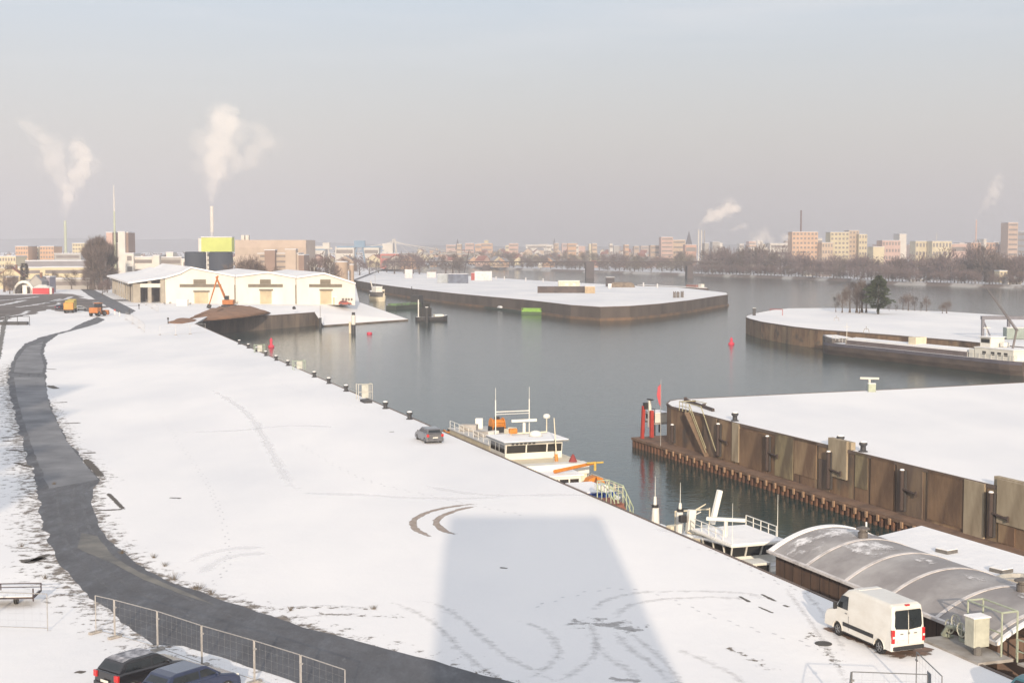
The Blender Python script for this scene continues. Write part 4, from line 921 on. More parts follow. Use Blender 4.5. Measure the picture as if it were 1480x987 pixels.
mb = MB(); mb.tube((-1.8,12.0,5.9),(-1.8,12.0,8.9),.03,.01); mb.build('antenna', WHITE, t)
mb = MB(); mb.tube((1.8,12.4,5.9),(1.8,12.4,8.6),.02,.01); mb.build('antenna', WHITE, t)
# four raised white posts / spuds of the neighbouring boats: each post part of the boat
mb = MB(); mb.cbox((.3,7.3,7.35),(.34,.38,2.4), ry=R(-14)); mb.build('funnel_post', WHITE, t, bevel=.06)
# foredeck cabin and companionway
MB().loft([[(-1.9,14.0,2.93),(1.9,14.0,2.93),(1.5,17.6,3.2),(-1.5,17.6,3.2)],[(-1.6,14.0,4.0),(1.6,14.0,4.0),(1.2,17.0,3.75),(-1.2,17.0,3.75)]]).build('fore_cabin', M('pale_blue_grey', (.46,.50,.52), .4, scale=1), t, bevel=.1)
cb = MB().box(.2,1.5,13.2,14.6,3.9,5.05).build('companionway', WHITE, t, bevel=.04); MB().box(.35,1.2,14.59,14.63,4.0,4.9).build('door', DARKW, cb)
rails(t, [(2.4,3,3.0),(2.4,13,3.0),(1.7,18.2,3.4),(.1,21.2,3.9),(-1.7,18.2,3.4),(-2.4,13,3.0),(-2.4,3,3.0)], .8, WHITE, r=.025)
for x, y in ((-.9,3.5),(.9,4.6),(-.4,6.3),(.8,6.5)): MB().cbox((x,y,4.65),(.9,.7,.55)).build('roof_locker', WHITE, t, bevel=.1)
MB().tube((-2.2,6,4.3),(2.0,6.3,5.5),.07).build('boom', CREAM, t)

for k, (x, y, z, a, b_, c) in enumerate(((-1.5,2.6,4.5,.7,1.1,.5),(1.2,2.4,4.5,.8,.6,.7),(0,5.2,4.5,1.2,.8,.4),(-1.4,5.8,4.5,.5,.9,.6),(1.6,7.0,4.4,.5,.6,.8),(-.9,1.2,3.3,1.2,.8,.9),(.9,.9,3.2,.9,.7,1.1))):
    MB().cbox((x,y,z+c/2),(a,b_,c), rz=.3*k).build('deck_locker', (WHITE, CREAM, M('dinghy_grey', (.35,.35,.34), .6))[k%3], t, bevel=.08)
mb = MB(); mb.tube((-2,2,4.5),(-2,2,6.2),.05); mb.tube((-2,2,6.1),(1.5,3.4,6.4),.06); mb.tube((1.5,3.4,6.4),(1.5,3.4,5.4),.03); mb.build('davit', CREAM, t)
MB().tube((-1.6,3.6,4.9),(-1.6,3.6,5.0),.38,n=14).build('life_ring', ORANGE, t)
# ---- further white boats with posts
def postboat(s, w_, lab, n):
    t = thing('moored_boat', lab, 'boat', Q(s,w_,WZ), QA+math.pi, 'white boats moored in a row at the quay')
    hull(t, 7.5, 3.0, -.4, 2.9, WHITE, SNOW_PLAIN, bow=3.2, stern=1, sheer=.5)
    MB().box(-1.1,1.1,1.0,4.2,2.93,4.55).build('cabin', WHITE, t, bevel=.12)
    windows(t, -1, 1, 4.21, 3.6, 4.3, 2); windows(t, 1.2, 4, 1.11, 3.7, 4.25, 2, 'side'); windows(t, 1.2, 4, -1.11, 3.7, 4.25, 2, 'side')
    MB().box(-1.15,1.15,.9,4.3,4.553,4.66).build('roof_snow', SNOW_PLAIN, t)
    mb = MB(); mb.tube((0,2.2,4.6),(.1 if n else 0,2.3,6.2+.2*n),.34,.24,10); mb.build('funnel', WHITE, t)
    MB().tube((0,2.2,6.15+.2*n),(0,2.2,6.4+.2*n),.25,n=10).build('funnel_top', BLK, t)
    MB().tube((0,2.2,6.35+.2*n),(0,2.2,7.0),.13,.10).build('mast', WHITE, t)
    MB().tube((0,2.2,7.0),(0,2.2,8.5),.025,.01).build('antenna', WHITE, t)
    if n: mb = MB(); mb.tube((0,2.2,5.6),(-1.8,1.9,6.2),.07,.04); mb.build('boom', WHITE, t)
    return t
postboat(42.2, 1.75, 'white boat farthest along the row, only its funnel and thin mast above the quay edge', 0)
postboat(37.0+2.2, 2.3, 'white boat with black topped funnel and side boom, second in the row', 1)
t = thing('deck_post', 'short thick white post with a boom between the boats', 'post', Q(35.0,2.0,-2.9), QA)
MB().cbox((0,0,1.9),(.55,.45,4.2), ry=R(6)).build('post', WHITE, t, bevel=.06)
MB().tube((0,0,3.7),(1.6,.6,4.2),.07,.04).build('boom', CREAM, t); MB().cbox((-.5,0,3.4),(.5,.4,.5)).build('lamp_box', BLK, t, bevel=.05)

# ---- boathouse with barrel roof (floating)
t = thing('boathouse', 'long floating boathouse with dark arched roof, pale ribs and brown wall beside the van', 'boathouse', Q(2.3,2.0,WZ), QA)
BL = 21.4; BW_ = 8.0; EZ = 6.35; RISE = 1.30
WOOD = M('brown_cladding', (.16,.10,.07), .8, col2=(.10,.065,.05), scale=.5, stretch=(1,4,.3))
ROOF = M('roof_bitumen', (.26,.24,.235), .6, col2=(.42,.40,.39), scale=.35, lo=.42, hi=.7, bump=.2, detail=8)
MB().box(.15,BW_-.15,.3,BL-.3,-.3,EZ).build('wall', WOOD, t)
def arch(y, k=0, dz=0, n=24, x0=-.15, x1=8.15):
    return [(x0+(x1-x0)*i/n, y, EZ+dz+RISE*(1-((i/n-.5)*2)**2)) for i in range(n+1)]
def archsheet(y0, y1, dz, th, ny=2, i0=0, i1=24, bul=0):
    mb = MB(); rows = []
    for j in range(ny+1): rows.append(arch(y0+(y1-y0)*j/ny, dz=dz)[i0:i1+1])
    k = len(rows[0]); mb.loft(rows, cap=False, closed=False)
    lower = [[(x,y,z-th) for x,y,z in r] for r in rows]; o = len(mb.v); mb.loft(lower, cap=False, closed=False)
    m = (ny)*k
    for a in range(k-1): mb.add([rows[0][a],rows[0][a+1],lower[0][a+1],lower[0][a]],[(0,1,2,3)]); mb.add([rows[-1][a],rows[-1][a+1],lower[-1][a+1],lower[-1][a]],[(3,2,1,0)])
    for b in range(ny): mb.add([rows[b][0],rows[b+1][0],lower[b+1][0],lower[b][0]],[(3,2,1,0)]); mb.add([rows[b][-1],rows[b+1][-1],lower[b+1][-1],lower[b][-1]],[(0,1,2,3)])
    return mb
rf = archsheet(-.1, BL+.1, .0, .12, 16).build('roof', ROOF, t, smooth=False)
SNOWTHIN = ragged('thin_snow', (.84,.83,.84), (.72,.70,.70), scale=.9, cut=.45, rag=.9, soft=.15)
def ribbon(pts3, mat, name, par, uvs=None):
    mb = MB(); mb.uv = []
    n = len(pts3[0])
    for r in pts3: mb.v += r
    for j in range(len(pts3)):
        for i in range(n): mb.uv.append((i/(n-1), j/(len(pts3)-1)))
    for j in range(len(pts3)-1):
        for i in range(n-1): mb.f.append((j*n+i, j*n+i+1, (j+1)*n+i+1, (j+1)*n+i)); mb.m.append(0)
    return mb.build(name, mat, par)
RIB = M('roof_rib', (.66,.62,.60), .7, col2=(.40,.37,.36), scale=1.5, lo=.45, hi=.7)
for y in (17.1,13.0,9.0,4.7,.6): archsheet(y-.14, y+.14, .035, .03).build('roof_rib', RIB, t)
archsheet(-.12,.12,.06,.16).build('end_trim', SNOW_PLAIN, t); archsheet(BL-.35,BL+.14,.06,.16).build('end_trim', SNOW_PLAIN, t)
# snow lying on the far bay, the ridge and the water side
ribbon([arch(y, dz=.022)[0:25] for y in (BL-4.1,BL-2.5,BL-1,BL-.2)], SNOWTHIN, 'roof_snow', rf)
ribbon([arch(y, dz=.026)[6:14] for y in (13.2,15,17,BL-3.5)], SNOWTHIN, 'roof_snow', rf)
for y0, y1 in ((.8,4.5),(4.9,8.8),(9.2,12.8),(13.2,16.9)):
    ribbon([[q for q in arch(y, dz=.024)[10:14]] for y in (y0,(y0+y1)/2,y1)], ragged('ridge_snow', (.74,.72,.72), (.5,.48,.48), scale=2.0, cut=.75, rag=.9, soft=.1) if 'ridge_snow' not in MATS else MATS['ridge_snow'], 'roof_snow', rf)
    MB()
MB().box(-.30,-.06,-.1,BL+.1,EZ-.10,EZ+.06).build('gutter', RIB, t); MB().box(BW_+.06,BW_+.3,-.1,BL+.1,EZ-.10,EZ+.06).build('gutter', RIB, t)
for x, y in ((4.1,17.6),(4.3,3.6)):
    zt = EZ+RISE
    v = MB().lathe([(.30,-.05),(.30,.35),(.22,.36),(.22,.5),(.42,.52),(.40,.60),(.05,.72),(.01,.72)], (x,y,zt), 14).build('roof_vent', M('vent_dark', (.13,.115,.105), .6, scale=3), t)
MB().box(.11,.14,8.5,12.5,4.4,4.75).build('wall_trim', M('trim_grey', (.45,.43,.42), .6, scale=2), t)
for y in range(1, 21, 1): MB().box(.12,.15,y-.02,y+.02,.2,EZ-.1).build('board_joint', M('joint_dark'), t)
MB().box(-.5,BW_+.3,-.5,BL+.5,-.7,.25).build('pontoon', M('pontoon', (.12,.11,.10), .8, scale=1), t)
MB().tube((6.5,BL-.6,EZ+.9),(6.5,BL-.6,EZ+1.5),.06).build('flue', WHL, t)

# ---- floating white flat roofed building next to it
t = thing('floating_hall', 'low floating hall with snow covered flat roof and hatches behind the arched roof', 'building', Q(0,12.8,WZ), QA)
pl = [(-2.55,-8),(2.75,-8),(2.2,26.3),(-2.65,24.3)]
MB().prism(pl, -.4, 6.2).build('wall', WOOD, t)
MB().prism([(x*1.06,y*1.005) for x,y in pl], 6.203, 6.42).build('roof_edge', M('edge_brown', (.20,.13,.10), .7, scale=1), t)
MB().prism([(x*1.03,y*1.002) for x,y in pl], 6.423, 6.56).build('roof_snow', SNOW_PLAIN, t, bevel=.04)
def hatch(px, py, s=.75):
    q = P(px, py, WZ+6.6); s_, w_ = SW(q)
    h = MB().cbox((0,0,.10),(s*1.25,s*1.25,.2), rz=R(12)).build('roof_hatch', M('hatch_dark', (.16,.15,.14), .7, scale=2), t, loc=(w_-12.8,s_,6.56))
    MB().cbox((.03,.05,.23),(s*1.2,s*1.2,.05), rz=R(12)).build('hatch_snow', SNOW_PLAIN, h)
hatch(1368,797); hatch(1447,825)
q = P(1466,840,WZ+6.6); s_, w_ = SW(q)
mb = MB(); mb.loft([[(math.cos(a)*r1*1.5, math.sin(a)*r1, z) for a in [2*math.pi*i/10 for i in range(10)]] for r1, z in ((.55,0),(.75,.35),(.62,.35),(.5,.15))], cap=True)
mb.build('roof_tub', M('tub_pale', (.46,.44,.40), .6, scale=2), t, loc=(w_-12.8,s_,6.56), bevel=.02)

# ---- green machinery and steps beside the van on the quay edge
t = thing('power_cabinet', 'pale green power cabinet with hand wheels on the quay edge behind the van', 'cabinet', Q(2.5,.85,.12), QA)
MB().box(-1.0,1.0,-1.4,3.0,-.14,0).build('platform', STEEL, t)
PGN = M('pale_green_box', (.50,.50,.42), .6, scale=1.5); FRM = M('frame_green', (.40,.44,.34), .6, scale=3)
MB().box(-.45,.45,-.35,.35,.35,1.75).build('cabinet_body', PGN, t, bevel=.03); MB().box(-.5,.5,-.4,.4,1.753,1.82).build('cabinet_top', SNOW_PLAIN, t, bevel=.02)
MB().box(-.38,.38,-.37,-.355,.45,1.65).build('cabinet_door', PGN, t, bevel=.005)
mb = MB()
for x, y in ((.7,-.9),(.7,1.6),(1.6,1.6),(1.6,-.9)): mb.tube((x,y,-.2),(x,y,2.1),.05,n=6)
mb.path([(.7,-.9,2.1),(.7,1.6,2.1),(1.6,1.6,2.1),(1.6,-.9,2.1),(.7,-.9,2.1)], .05); mb.path([(.7,-.9,1.1),(.7,1.6,1.1)], .04); mb.build('frame', FRM, t)
for k, (x, y, z) in enumerate(((-.2,.9,.9),(0,1.6,1.1),(.1,2.2,.7))):
    mb = MB(); r = .34; mb.path([(x, y+math.cos(a)*r, z+math.sin(a)*r) for a in [6.2832*i/12 for i in range(13)]], .035, 5)
    for a in (0,90): mb.tube((x,y-math.cos(R(a))*r,z-math.sin(R(a))*r),(x,y+math.cos(R(a))*r,z+math.sin(R(a))*r),.025,n=4)
    mb.build('hand_wheel', PGN, t)
mb = MB(); mb.path([(0,.4,.3),(0,1.2,.3),(0,1.2,.9),(0,2.2,.7),(0,2.6,.2),(.6,2.6,0)], .1, 8); mb.path([(.25,.4,.6),(.25,2.4,.6),(.25,2.4,.1)], .08, 8); mb.build('pipework', M('pipe_green', (.32,.35,.29), .6, scale=2), t)
MB().lathe([(.2,0),(.2,.35),(.12,.4),(.01,.42)],(-.2,-.3,-.0),10).build('cable_drum', M('hatch_dark'), t)
t = thing('gangway', 'pale green handrails of a gangway leading off the quay below the boathouse roof end', 'gangway', Q(.9,1.9,0), QA)
rails(t, [(0,0,.0),(.6,-9,.0)], 1.1, FRM, r=.045, every=2.2); rails(t, [(1.3,0,.0),(1.9,-9,.0)], 1.1, FRM, r=.045, every=2.2)
MB().add([(0,0,-.12),(1.3,0,-.12),(1.9,-9,-.12),(.6,-9,-.12),(0,0,-.02),(1.3,0,-.02),(1.9,-9,-.02),(.6,-9,-.02)],[(3,2,1,0),(4,5,6,7),(0,1,5,4),(1,2,6,5),(2,3,7,6),(3,0,4,7)]).build('walkway', STEEL, t)

# ---- beacon structure at the ledge tip of the near pier
p = P(922,622,-4.2)
t = thing('beacon_tower', 'red and white steel navigation beacon frame standing on the rusty ledge tip', 'beacon', ((tip+dr*2.0-nrm*1.0).x,(tip+dr*2.0-nrm*1.0).y,-4.6), wang)
mb = MB(); mb.cbox((-.4,-.3,2.0),(.38,.38,4.4), ry=R(5)); mb.cbox((.9,.3,2.0),(.42,.42,3.4)); mb.build('red_column', REDP, t, bevel=.02)
mb = MB(); mb.cbox((.05,.4,3.2),(.34,.34,3.4)); mb.build('white_column', WHITE, t, bevel=.02)
mb = MB(); mb.cbox((-.1,-.1,4.2),(.5,.5,.8)); mb.cbox((.2,.4,5.0),(1.2,.4,.12)); mb.build('lamp_box', BLK, t, bevel=.02)
t2 = thing('service_platform', 'white and grey platform hut with handrail between the red beacon and pier tip', 'platform', (p.x+2.6,p.y+.8,-4.6), wang+math.pi/2)
q = n3[2]
MB().box(-1.2,1.2,-1.6,1.8,1.3,1.5).build('deck', STEEL, t2); MB().box(-1.0,1.0,-1.3,1.5,1.503,2.7).build('hut', WHITE, t2, bevel=.03)
MB().box(-1.08,1.08,-1.38,1.58,2.703,2.8).build('roof_snow', SNOW_PLAIN, t2); 
for y_ in (-.7,.9): MB().box(-1.02,-1.0,y_-.4,y_+.4,1.8,2.4).build('window', DARKW, t2)
rails(t2, [(-1.15,-1.55,1.5),(-1.15,1.75,1.5)], 1.8, BLK, r=.05)
for x, y in ((-1.1,-1.5),(1.1,-1.5),(-1.1,1.7),(1.1,1.7)): MB().tube((x,y,-.2),(x,y,1.3),.1).build('leg', BLK, t2)
q = P(955,590,0)
t = thing('flagpole', 'thin pole with limp red flag behind the tip of the near pier', 'flagpole', (q.x,q.y,-4.6))
MB().tube((0,0,0),(0,0,8.1),.05,.03).build('pole', GALV, t)
mb = MB(); mb.add([(.03,0,7.6),(-.35,.1,7.2),(-.5,-.05,6.2),(-.2,.1,5.1),(.05,0,4.7),(.03,.06,7.6),(-.35,.16,7.2),(-.5,.01,6.2),(-.2,.16,5.1),(.05,.06,4.7)],[(0,1,2,3,4),(9,8,7,6,5),(0,5,6,1),(1,6,7,2),(2,7,8,3),(3,8,9,4),(4,9,5,0)])
mb.build('flag', M('flag_red', (.62,.10,.12), .8, scale=3), t)
# mooring fender piles with arms on the wall
for i, (px, arm, dsc) in enumerate(((978,0,'nearest the pier tip'),(1045,1,'just right of the slanting stair rails'),(1117,1,'between the stair rails and the parapet'),(1207,1,'on the pale slab under the raised parapet'),(1315,1,'in the plain dark bay, standing alone'),(1446,1,'beside the right hand raised parapet'))):
    b = onwall(px, .45)
    t = thing('mooring_pile', 'dark iron mooring pile on the tall wall, ' + dsc, 'mooring pile', (b.x,b.y,-4.2), wang, 'mooring piles on the tall brown wall')
    h = 3.7 if i else 2.2
    MB().tube((0,0,.1),(0,0,h),.20,n=10).build('pile', M('pile_dark', (.07,.05,.045), .8, scale=2), t)
    MB().tube((0,0,h),(0,0,h+.12),.22,.16,10).build('snow_cap', SNOW_PLAIN, t)
    MB().tube((-.02,.02,1.1),(-.02,.02,1.55),.205,.205,10).build('pale_band', WHITE if i == 3 else M('rust_band', (.22,.10,.06), .8), t)
    MB().cbox((.0,-.25 if False else .22,h*.5),(.5,.25,h)).build('backing', M('recess_dark', (.06,.055,.055), .9, scale=1), t)
    if arm: MB().tube((.2,0,h*.55),(2.0,.05,h*.5),.11,n=8).build('fender_arm', M('pile_dark'), t); MB().tube((2.0,.05,h*.5-.25),(2.0,.05,h*.5+.25),.09).build('arm_end', M('pile_dark'), t)
# stair rails down the wall
t = thing('wall_stairs', 'pale olive steel stairs with handrails slanting down the tall wall near its tip', 'stairs', (onwall(1008,.5)).to_tuple()[:2]+(0,), wang)
OL = M('rail_olive', (.42,.38,.24), .7, scale=3)
mb = MB()
for x in (0, 1.0):
    mb.path([(-4+x*3.0,.3,1.0),(-1.5+x*3.0,.3,1.0),(3.6+x*2.4,-.1,-3.6)], .06)
    if x == 0: mb.path([(-4,.3,.5),(-1.5,.3,.5),(3.6,-.1,-4.1)], .05)
for k in range(4): mb.tube((-4+k*.85,.3,-.1),(-4+k*.85,.3,1.0),.04)
mb.path([(-4,.3,1.0),(-4,2.4,1.0),(-1.0,2.4,1.0)], .05)
mb.build('handrail', OL, t)
mb = MB(); mb.add([(-1.5,-.3,0),(-1.5,.3,0),(3.6,.3,-4.5),(3.6,-.3,-4.5),(-1.5,-.3,-.2),(-1.5,.3,-.2),(3.6,.3,-4.6),(3.6,-.3,-4.6)],[(0,1,2,3),(7,6,5,4),(0,4,5,1),(1,5,6,2),(2,6,7,3),(3,7,4,0)]); mb.build('stair_flight', M('stair_brown', (.22,.15,.10), .8, scale=2), t)
for px, lab in ((1055,'dark mooring bollard on the near pier edge close to the stair rails'),(1241,'dark mooring bollard on the near pier edge beside the raised parapet'),(1208,'dark mooring bollard on top of the raised parapet')):
    b = onwall(px, -.8); dup(b0, (b.x,b.y,.0 if px != 1208 else .1), 0, lab, sc=1.3)['group'] = 'dark bollards on the near pier edge'
a, b = P(978,579.5), P(1020,595)
t = thing('timber_rail', 'dark low timber barrier lying on snow at the near pier tip', 'barrier', a + Vector((0,0,0)), math.atan2((b-a).y,(b-a).x))
MB().box(.5,(b-a).length,.8,1.1,.0,.35).build('beam', M('pile_dark'), t)
for x in (.6,4,8): MB().box(x,x+.2,.75,1.15,.0,.55).build('stake', M('pile_dark'), t)

# ---- long barge
bw0 = P(1176,510,WZ); st0 = P(1470,544,WZ); bd = (st0-bw0).normalized(); BLn = (st0-bw0).length
t = thing('cargo_barge', 'long dark river barge with snowy hatch covers and white aft cabin', 'barge', (st0.x,st0.y,WZ), math.atan2(-bd.x*-1, 1) * 0 + math.atan2((bw0-st0).y,(bw0-st0).x) - math.pi/2)
# local y from stern (0) to bow (L); camera side is local -x
BH = M('barge_hull', (.13,.10,.085), .7, col2=(.075,.06,.055), scale=.2, stretch=(1,1,3)); BST = M('barge_strake', (.14,.13,.16), .5, scale=.5)
BB = 7.0; off = BB/2
hr, ys, bwf = hull_rings(BLn, BB, -.6, 2.6, bow=9, stern=5, sheer=1.2)
hull0 = MB().loft([[(p[0]+off,p[1],p[2]) for p in r] for r in hr]).build('hull', BH, t)
MB().loft([[(off-bwf(y)-.06,y,z) for z in (2.1,2.75)]+[(off+bwf(y)+.06,y,z) for z in (2.75,2.1)] for y in ys[:8]]).build('gunwale', BST, t)
MB().add([(off+s*bwf(y)*.96, y, 2.80) for y in ys[:7] for s in (-1,1)], [(2*i,2*i+1,2*i+3,2*i+2) for i in range(6)]).build('side_deck', SNOW_PLAIN, t)
MB().loft([[(off+s*bwf(y)*1.0,y,z) for s,z in ((-1,2.6),(-1,3.5+.9*max(0,(y-BLn+9)/9)),(1,3.5+.9*max(0,(y-BLn+9)/9)),(1,2.6))] for y in (BLn-7,BLn-4,BLn-1.5,BLn-.3)]).build('bow_bulwark', HULLG, t)
MB().add([(off+s*bwf(y)*.8, y, 3.58+.9*max(0,(y-BLn+9)/9)) for y in (BLn-6.8,BLn-4,BLn-1.6) for s in (-1,1)], [(0,1,3,2),(2,3,5,4)]).build('bow_snow', SNOW_PLAIN, t)
MB().box(off-2.7,off+2.7,15,BLn-11,2.6,3.75).build('coaming', M('coaming', (.16,.13,.13), .6, scale=.5), t)
y = 15.3; i = 0
while y < BLn-12:
    L1 = min(8.2, BLn-11.3-y); 
    MB().front([(off-2.6,3.76),(off-2.5,4.1),(off,4.35),(off+2.5,4.1),(off+2.6,3.76)], y, y+L1-.25).build('hatch_cover', SNOW_PLAIN, t); y += L1; i += 1
MB().cbox((off-.3,33,4.9),(3.2,2.2,1.6), rz=.1).build('deck_container', CREAM, t, bevel=.03)
MB().box(off-3.0,off+3.0,1.6,12.5,2.8,4.9).build('aft_cabin', WHITE, t, bevel=.1)
MB().box(off-3.1,off+3.1,1.5,12.6,4.903,5.05).build('cabin_roof_snow', SNOW_PLAIN, t)
for y in (3.2,5.0,6.8,9.2): MB().box(off-3.03,off-2.98,y,y+1.0,3.6,4.3).build('window', DARKW, t)
ww = MB().box(off-1.8,off+1.8,9.2,12.2,5.05,7.0).build('wheelhouse', WHITE, t, bevel=.05)
MB().box(off-1.85,off+1.85,9.5,11.9,5.9,6.7).build('glazing', DARKW, ww); MB().box(off-2.1,off+2.1,8.9,12.5,7.003,7.15).build('wheelhouse_roof', SNOW_PLAIN, ww)
MB().box(off-2.9,off+2.9,12.8,14.2,2.8,4.5).build('locker', WHITE, t, bevel=.05)
rails(t, [(off-3.3,.5,2.9),(off-3.4,14,2.8)], 1.0, WHITE, r=.05, every=1.6); rails(t, [(off-3.3,BLn-12,3.0),(off-2.6,BLn-6,3.6)], 1.0, WHITE, r=.05)
mb = MB(); mb.tube((off,5,5),(off,4,9),.22); mb.tube((off,4,8.6),(off+1.5,15,17.5),.22,.12); mb.tube((off,3.4,8.6),(off+1.5,15,17.8),.05); mb.build('crane_jib', M('crane_grey', (.20,.18,.18), .6, scale=1), t)
mb = MB(); mb.tube((off,BLn-8,2.8),(off,BLn-8,7.5),.08,.05); mb.tube((off-1,BLn-8,6.6),(off+1,BLn-8,6.6),.04); mb.build('bow_mast', WHITE, t)
for y in (13.5, 8): MB().cbox((off+.8,y,5.6),(1.6,1.2,1.0)).build('dinghy', WHITE, t, bevel=.2)
mb = MB(); mb.tube((off-1.2,11,7.1),(off-1.2,11,9.2),.06); mb.cbox((off-1.2,11,8.9),(1.8,.12,.15)); mb.build('radar', WHITE, t)

# ---- radar top and wheelhouse of the ship hidden behind the near pier
q = P(1387,556,WZ+6)
t = thing('moored_boat', 'boat hidden behind the near pier, only white radar bar and dark roof visible', 'boat', (q.x,q.y+13,WZ-.0), R(75))
hull(t, 22, 5, -.4, 1.2, HULLG, SNOW_PLAIN, bow=6); MB().box(-1.8,1.8,6,12,1.2,2.8).build('cabin', WHITE, t, bevel=.05)
MB().box(-2.0,2.0,5.8,12.3,2.803,3.1).build('roof', M('pile_dark'), t)
mb = MB(); mb.tube((0,9,3.0),(0,9,5.35),.18); mb.cbox((0,9,5.45),(.3,2.8,.3)); mb.build('radar', WHITE, t, bevel=.03)

# ---- gantry and container on the right
q = P(1424,491,RZ)
t = thing('loading_gantry', 'grey steel loading gantry frame on the snowy pier behind the barge stern', 'gantry', (q.x,q.y+3,RZ), 0)
GR = M('gantry_grey', (.17,.17,.20), .6, scale=1)
sc_ = (q.y+3)/2000
mb = MB(); HH = 28*sc_*1.0
mb.box(0,16,-.5,.5,HH,HH+.8); mb.build('beam', GR, t)
for x in (.4,6.2,12.4): MB().box(x-.3,x+.3,-.3,.3,0,HH).build('leg', GR, t)
mb = MB(); mb.tube((.4,0,HH),(2.4,0,0),.18); mb.build('brace', GR, t)
q = P(1462,492,RZ)
t = thing('site_container', 'grey green metal container under the loading gantry at the right edge', 'container', (q.x,q.y+3,RZ), 0)
CG = M('container_green', (.30,.36,.33), .6, scale=.6)
MB().box(0,6,0,2.5,.1,2.6).build('box_body', CG, t, bevel=.03)
for k in range(12): MB().box(.25+k*.5,.45+k*.5,-.04,0.0,.25,2.45).build('rib', CG, t)
MB().box(-.05,6.05,-.05,2.55,2.603,2.7).build('roof_snow', SNOW_PLAIN, t)

# ---- buoys, dolphins
def buoy(px, py, h, lab):
    q = P(px,py,WZ); t = thing('red_buoy', lab, 'buoy', q, 0, None)
    BR = M('buoy_red', (.72,.05,.10), .5, scale=2)
    MB().lathe([(.01,-.4),(.7,-.3),(.8,.2),(.75,.5),(.4,.62),(.3,h*.8),(.36,h*.8),(.3,h),(.01,h)], n=12).build('float', BR, t, smooth=False)
    if h > .8: MB().lathe([(.5,h),(.01,h+.8)], n=10).build('top_mark', BR, t)
buoy(392,502,1.7,'red buoy floating near the quay wall on the left'); buoy(534,483,.4,'small red buoy low in the water left of centre'); buoy(1057,498,1.2,'red buoy in the open water left of the far pier tip')
q = P(511,482,WZ)
t = thing('mooring_dolphin', 'tall white pile with black top standing in the water before the sloping bank', 'mooring dolphin', (q.x,q.y,WZ))
MB().tube((0,0,-1),(0,0,2.6),.62,n=12).build('pile_base', BO, t); MB().tube((0,0,2.6),(0,0,5.4),.6,n=12).build('pile', WHITE, t); MB().tube((0,0,5.4),(0,0,6.2),.5,n=12).build('pile_top', BO, t)
for dx in (-1.1,): MB().tube((dx,.6,-1),(dx,.6,3.4),.35,n=10).build('side_pile', CREAM, t)
q = P(463,474,WZ)
t = thing('mooring_pile', 'dark pile standing in the water at the left foot of the sloping bank', 'mooring pile', (q.x,q.y,WZ))
MB().tube((0,0,-1),(0,0,3.2),.42,n=10).build('pile', BO, t); MB().tube((0,0,3.2),(0,0,7.0),.10,n=6).build('pole', GALV, t)
q = P(1090,456,RZ)
t = thing('signal_box', 'small black signal box standing on the far pier tip', 'signal', (q.x,q.y,RZ)); MB().box(-.45,.45,-.3,.3,.0,2.2).build('box_body', BO, t, bevel=.03); MB().box(-.46,.46,-.31,.31,2.203,2.3).build('snow_cap', SNOW_PLAIN, t)
q = P(1131,456,RZ)
t = thing('pipe_rail', 'thin rusty pipe rail standing on the far pier near its tip', 'railing', (q.x,q.y,RZ)); MB().path([(0,0,0),(0,0,1.8),(-3.4,2,1.8),(-3.4,2,1.3)], .09).build('rail', REDP, t)
for px, py, lab in ((1209,464,'thin marker post on the snowy far pier, left one'),(1252,481,'thin marker post by the far pier edge above the barge')):
    q = P(px,py,RZ); t = thing('marker_post', lab, 'post', (q.x,q.y,RZ)); MB().path([(-.7,0,0),(-.5,0,.9),(.5,0,.9),(.7,0,0)], .08).build('frame', GALV, t); MB().tube((0,0,.9),(0,0,1.6),.08).build('knob', GALV, t)
q = P(1257,565,0)
t = thing('electric_cabinet', 'small pale green cabinet on the far edge of the near pier', 'cabinet', (q.x,q.y-1.0,0)); MB().box(-.5,.5,-.3,.3,0,1.1).build('box_body', FRM, t, bevel=.03); MB().box(-.52,.52,-.32,.32,1.103,1.16).build('snow_cap', SNOW_PLAIN, t)

# ---- middle pier clutter
def cont(px0, px1, pyb, h, dep, mat, name, lab, cat, z=MZ, rz=0, snow=True, ribs=6):
    q = P((px0+px1)/2, pyb, z); wd_ = (px1-px0)/2000*q.y
    t = thing(name, lab, cat, (q.x,q.y+dep/2,z), rz)
    b = MB().box(-wd_/2,wd_/2,-dep/2,dep/2,0,h).build('box_body', mat, t, bevel=.04)
    for k in range(ribs):
        x = -wd_/2+wd_*(k+.5)/ribs; MB().box(x-.1,x+.1,-dep/2-.05,-dep/2,.15,h-.15).build('rib', mat, t)
    if snow: MB().box(-wd_/2-.05,wd_/2+.05,-dep/2-.05,dep/2+.05,h+.003,h+.15).build('roof_snow', SNOW_PLAIN, t)
    return t, wd_
BLU = M('stack_blue', (.17,.20,.27), .7, col2=(.10,.11,.15), scale=.4); WHC = M('container_white', (.72,.70,.70), .5, scale=.6); DKB = M('dark_stack', (.06,.05,.05), .8, col2=(.12,.09,.08), scale=.5)
cont(632,647,409,5,8,M('glasshouse', (.42,.46,.50), .5, scale=.5),'steel_stack','pale blue grey stack on the middle pier left of the dark stack','material stack')
cont(648,676,409.5,5.2,9,BLU,'steel_stack','dark blue grey stack of steel sections on the middle pier','material stack', ribs=9)
cont(686,711,405.5,5.5,4,WHC,'white_container','long white container on the middle pier right of the dark stack','container')
cont(681,687,405,4.5,4,REDP,'red_container','small reddish container end beside the long white container','container', ribs=2)
cont(585,596,402,5.5,5,WHC,'white_truck_box','white box body truck parked far back on the middle pier','truck', ribs=2)
cont(617,630,401.5,3.6,5,WHC,'white_truck_box','low white vehicle far back on the middle pier by the bare tree','truck', ribs=2)
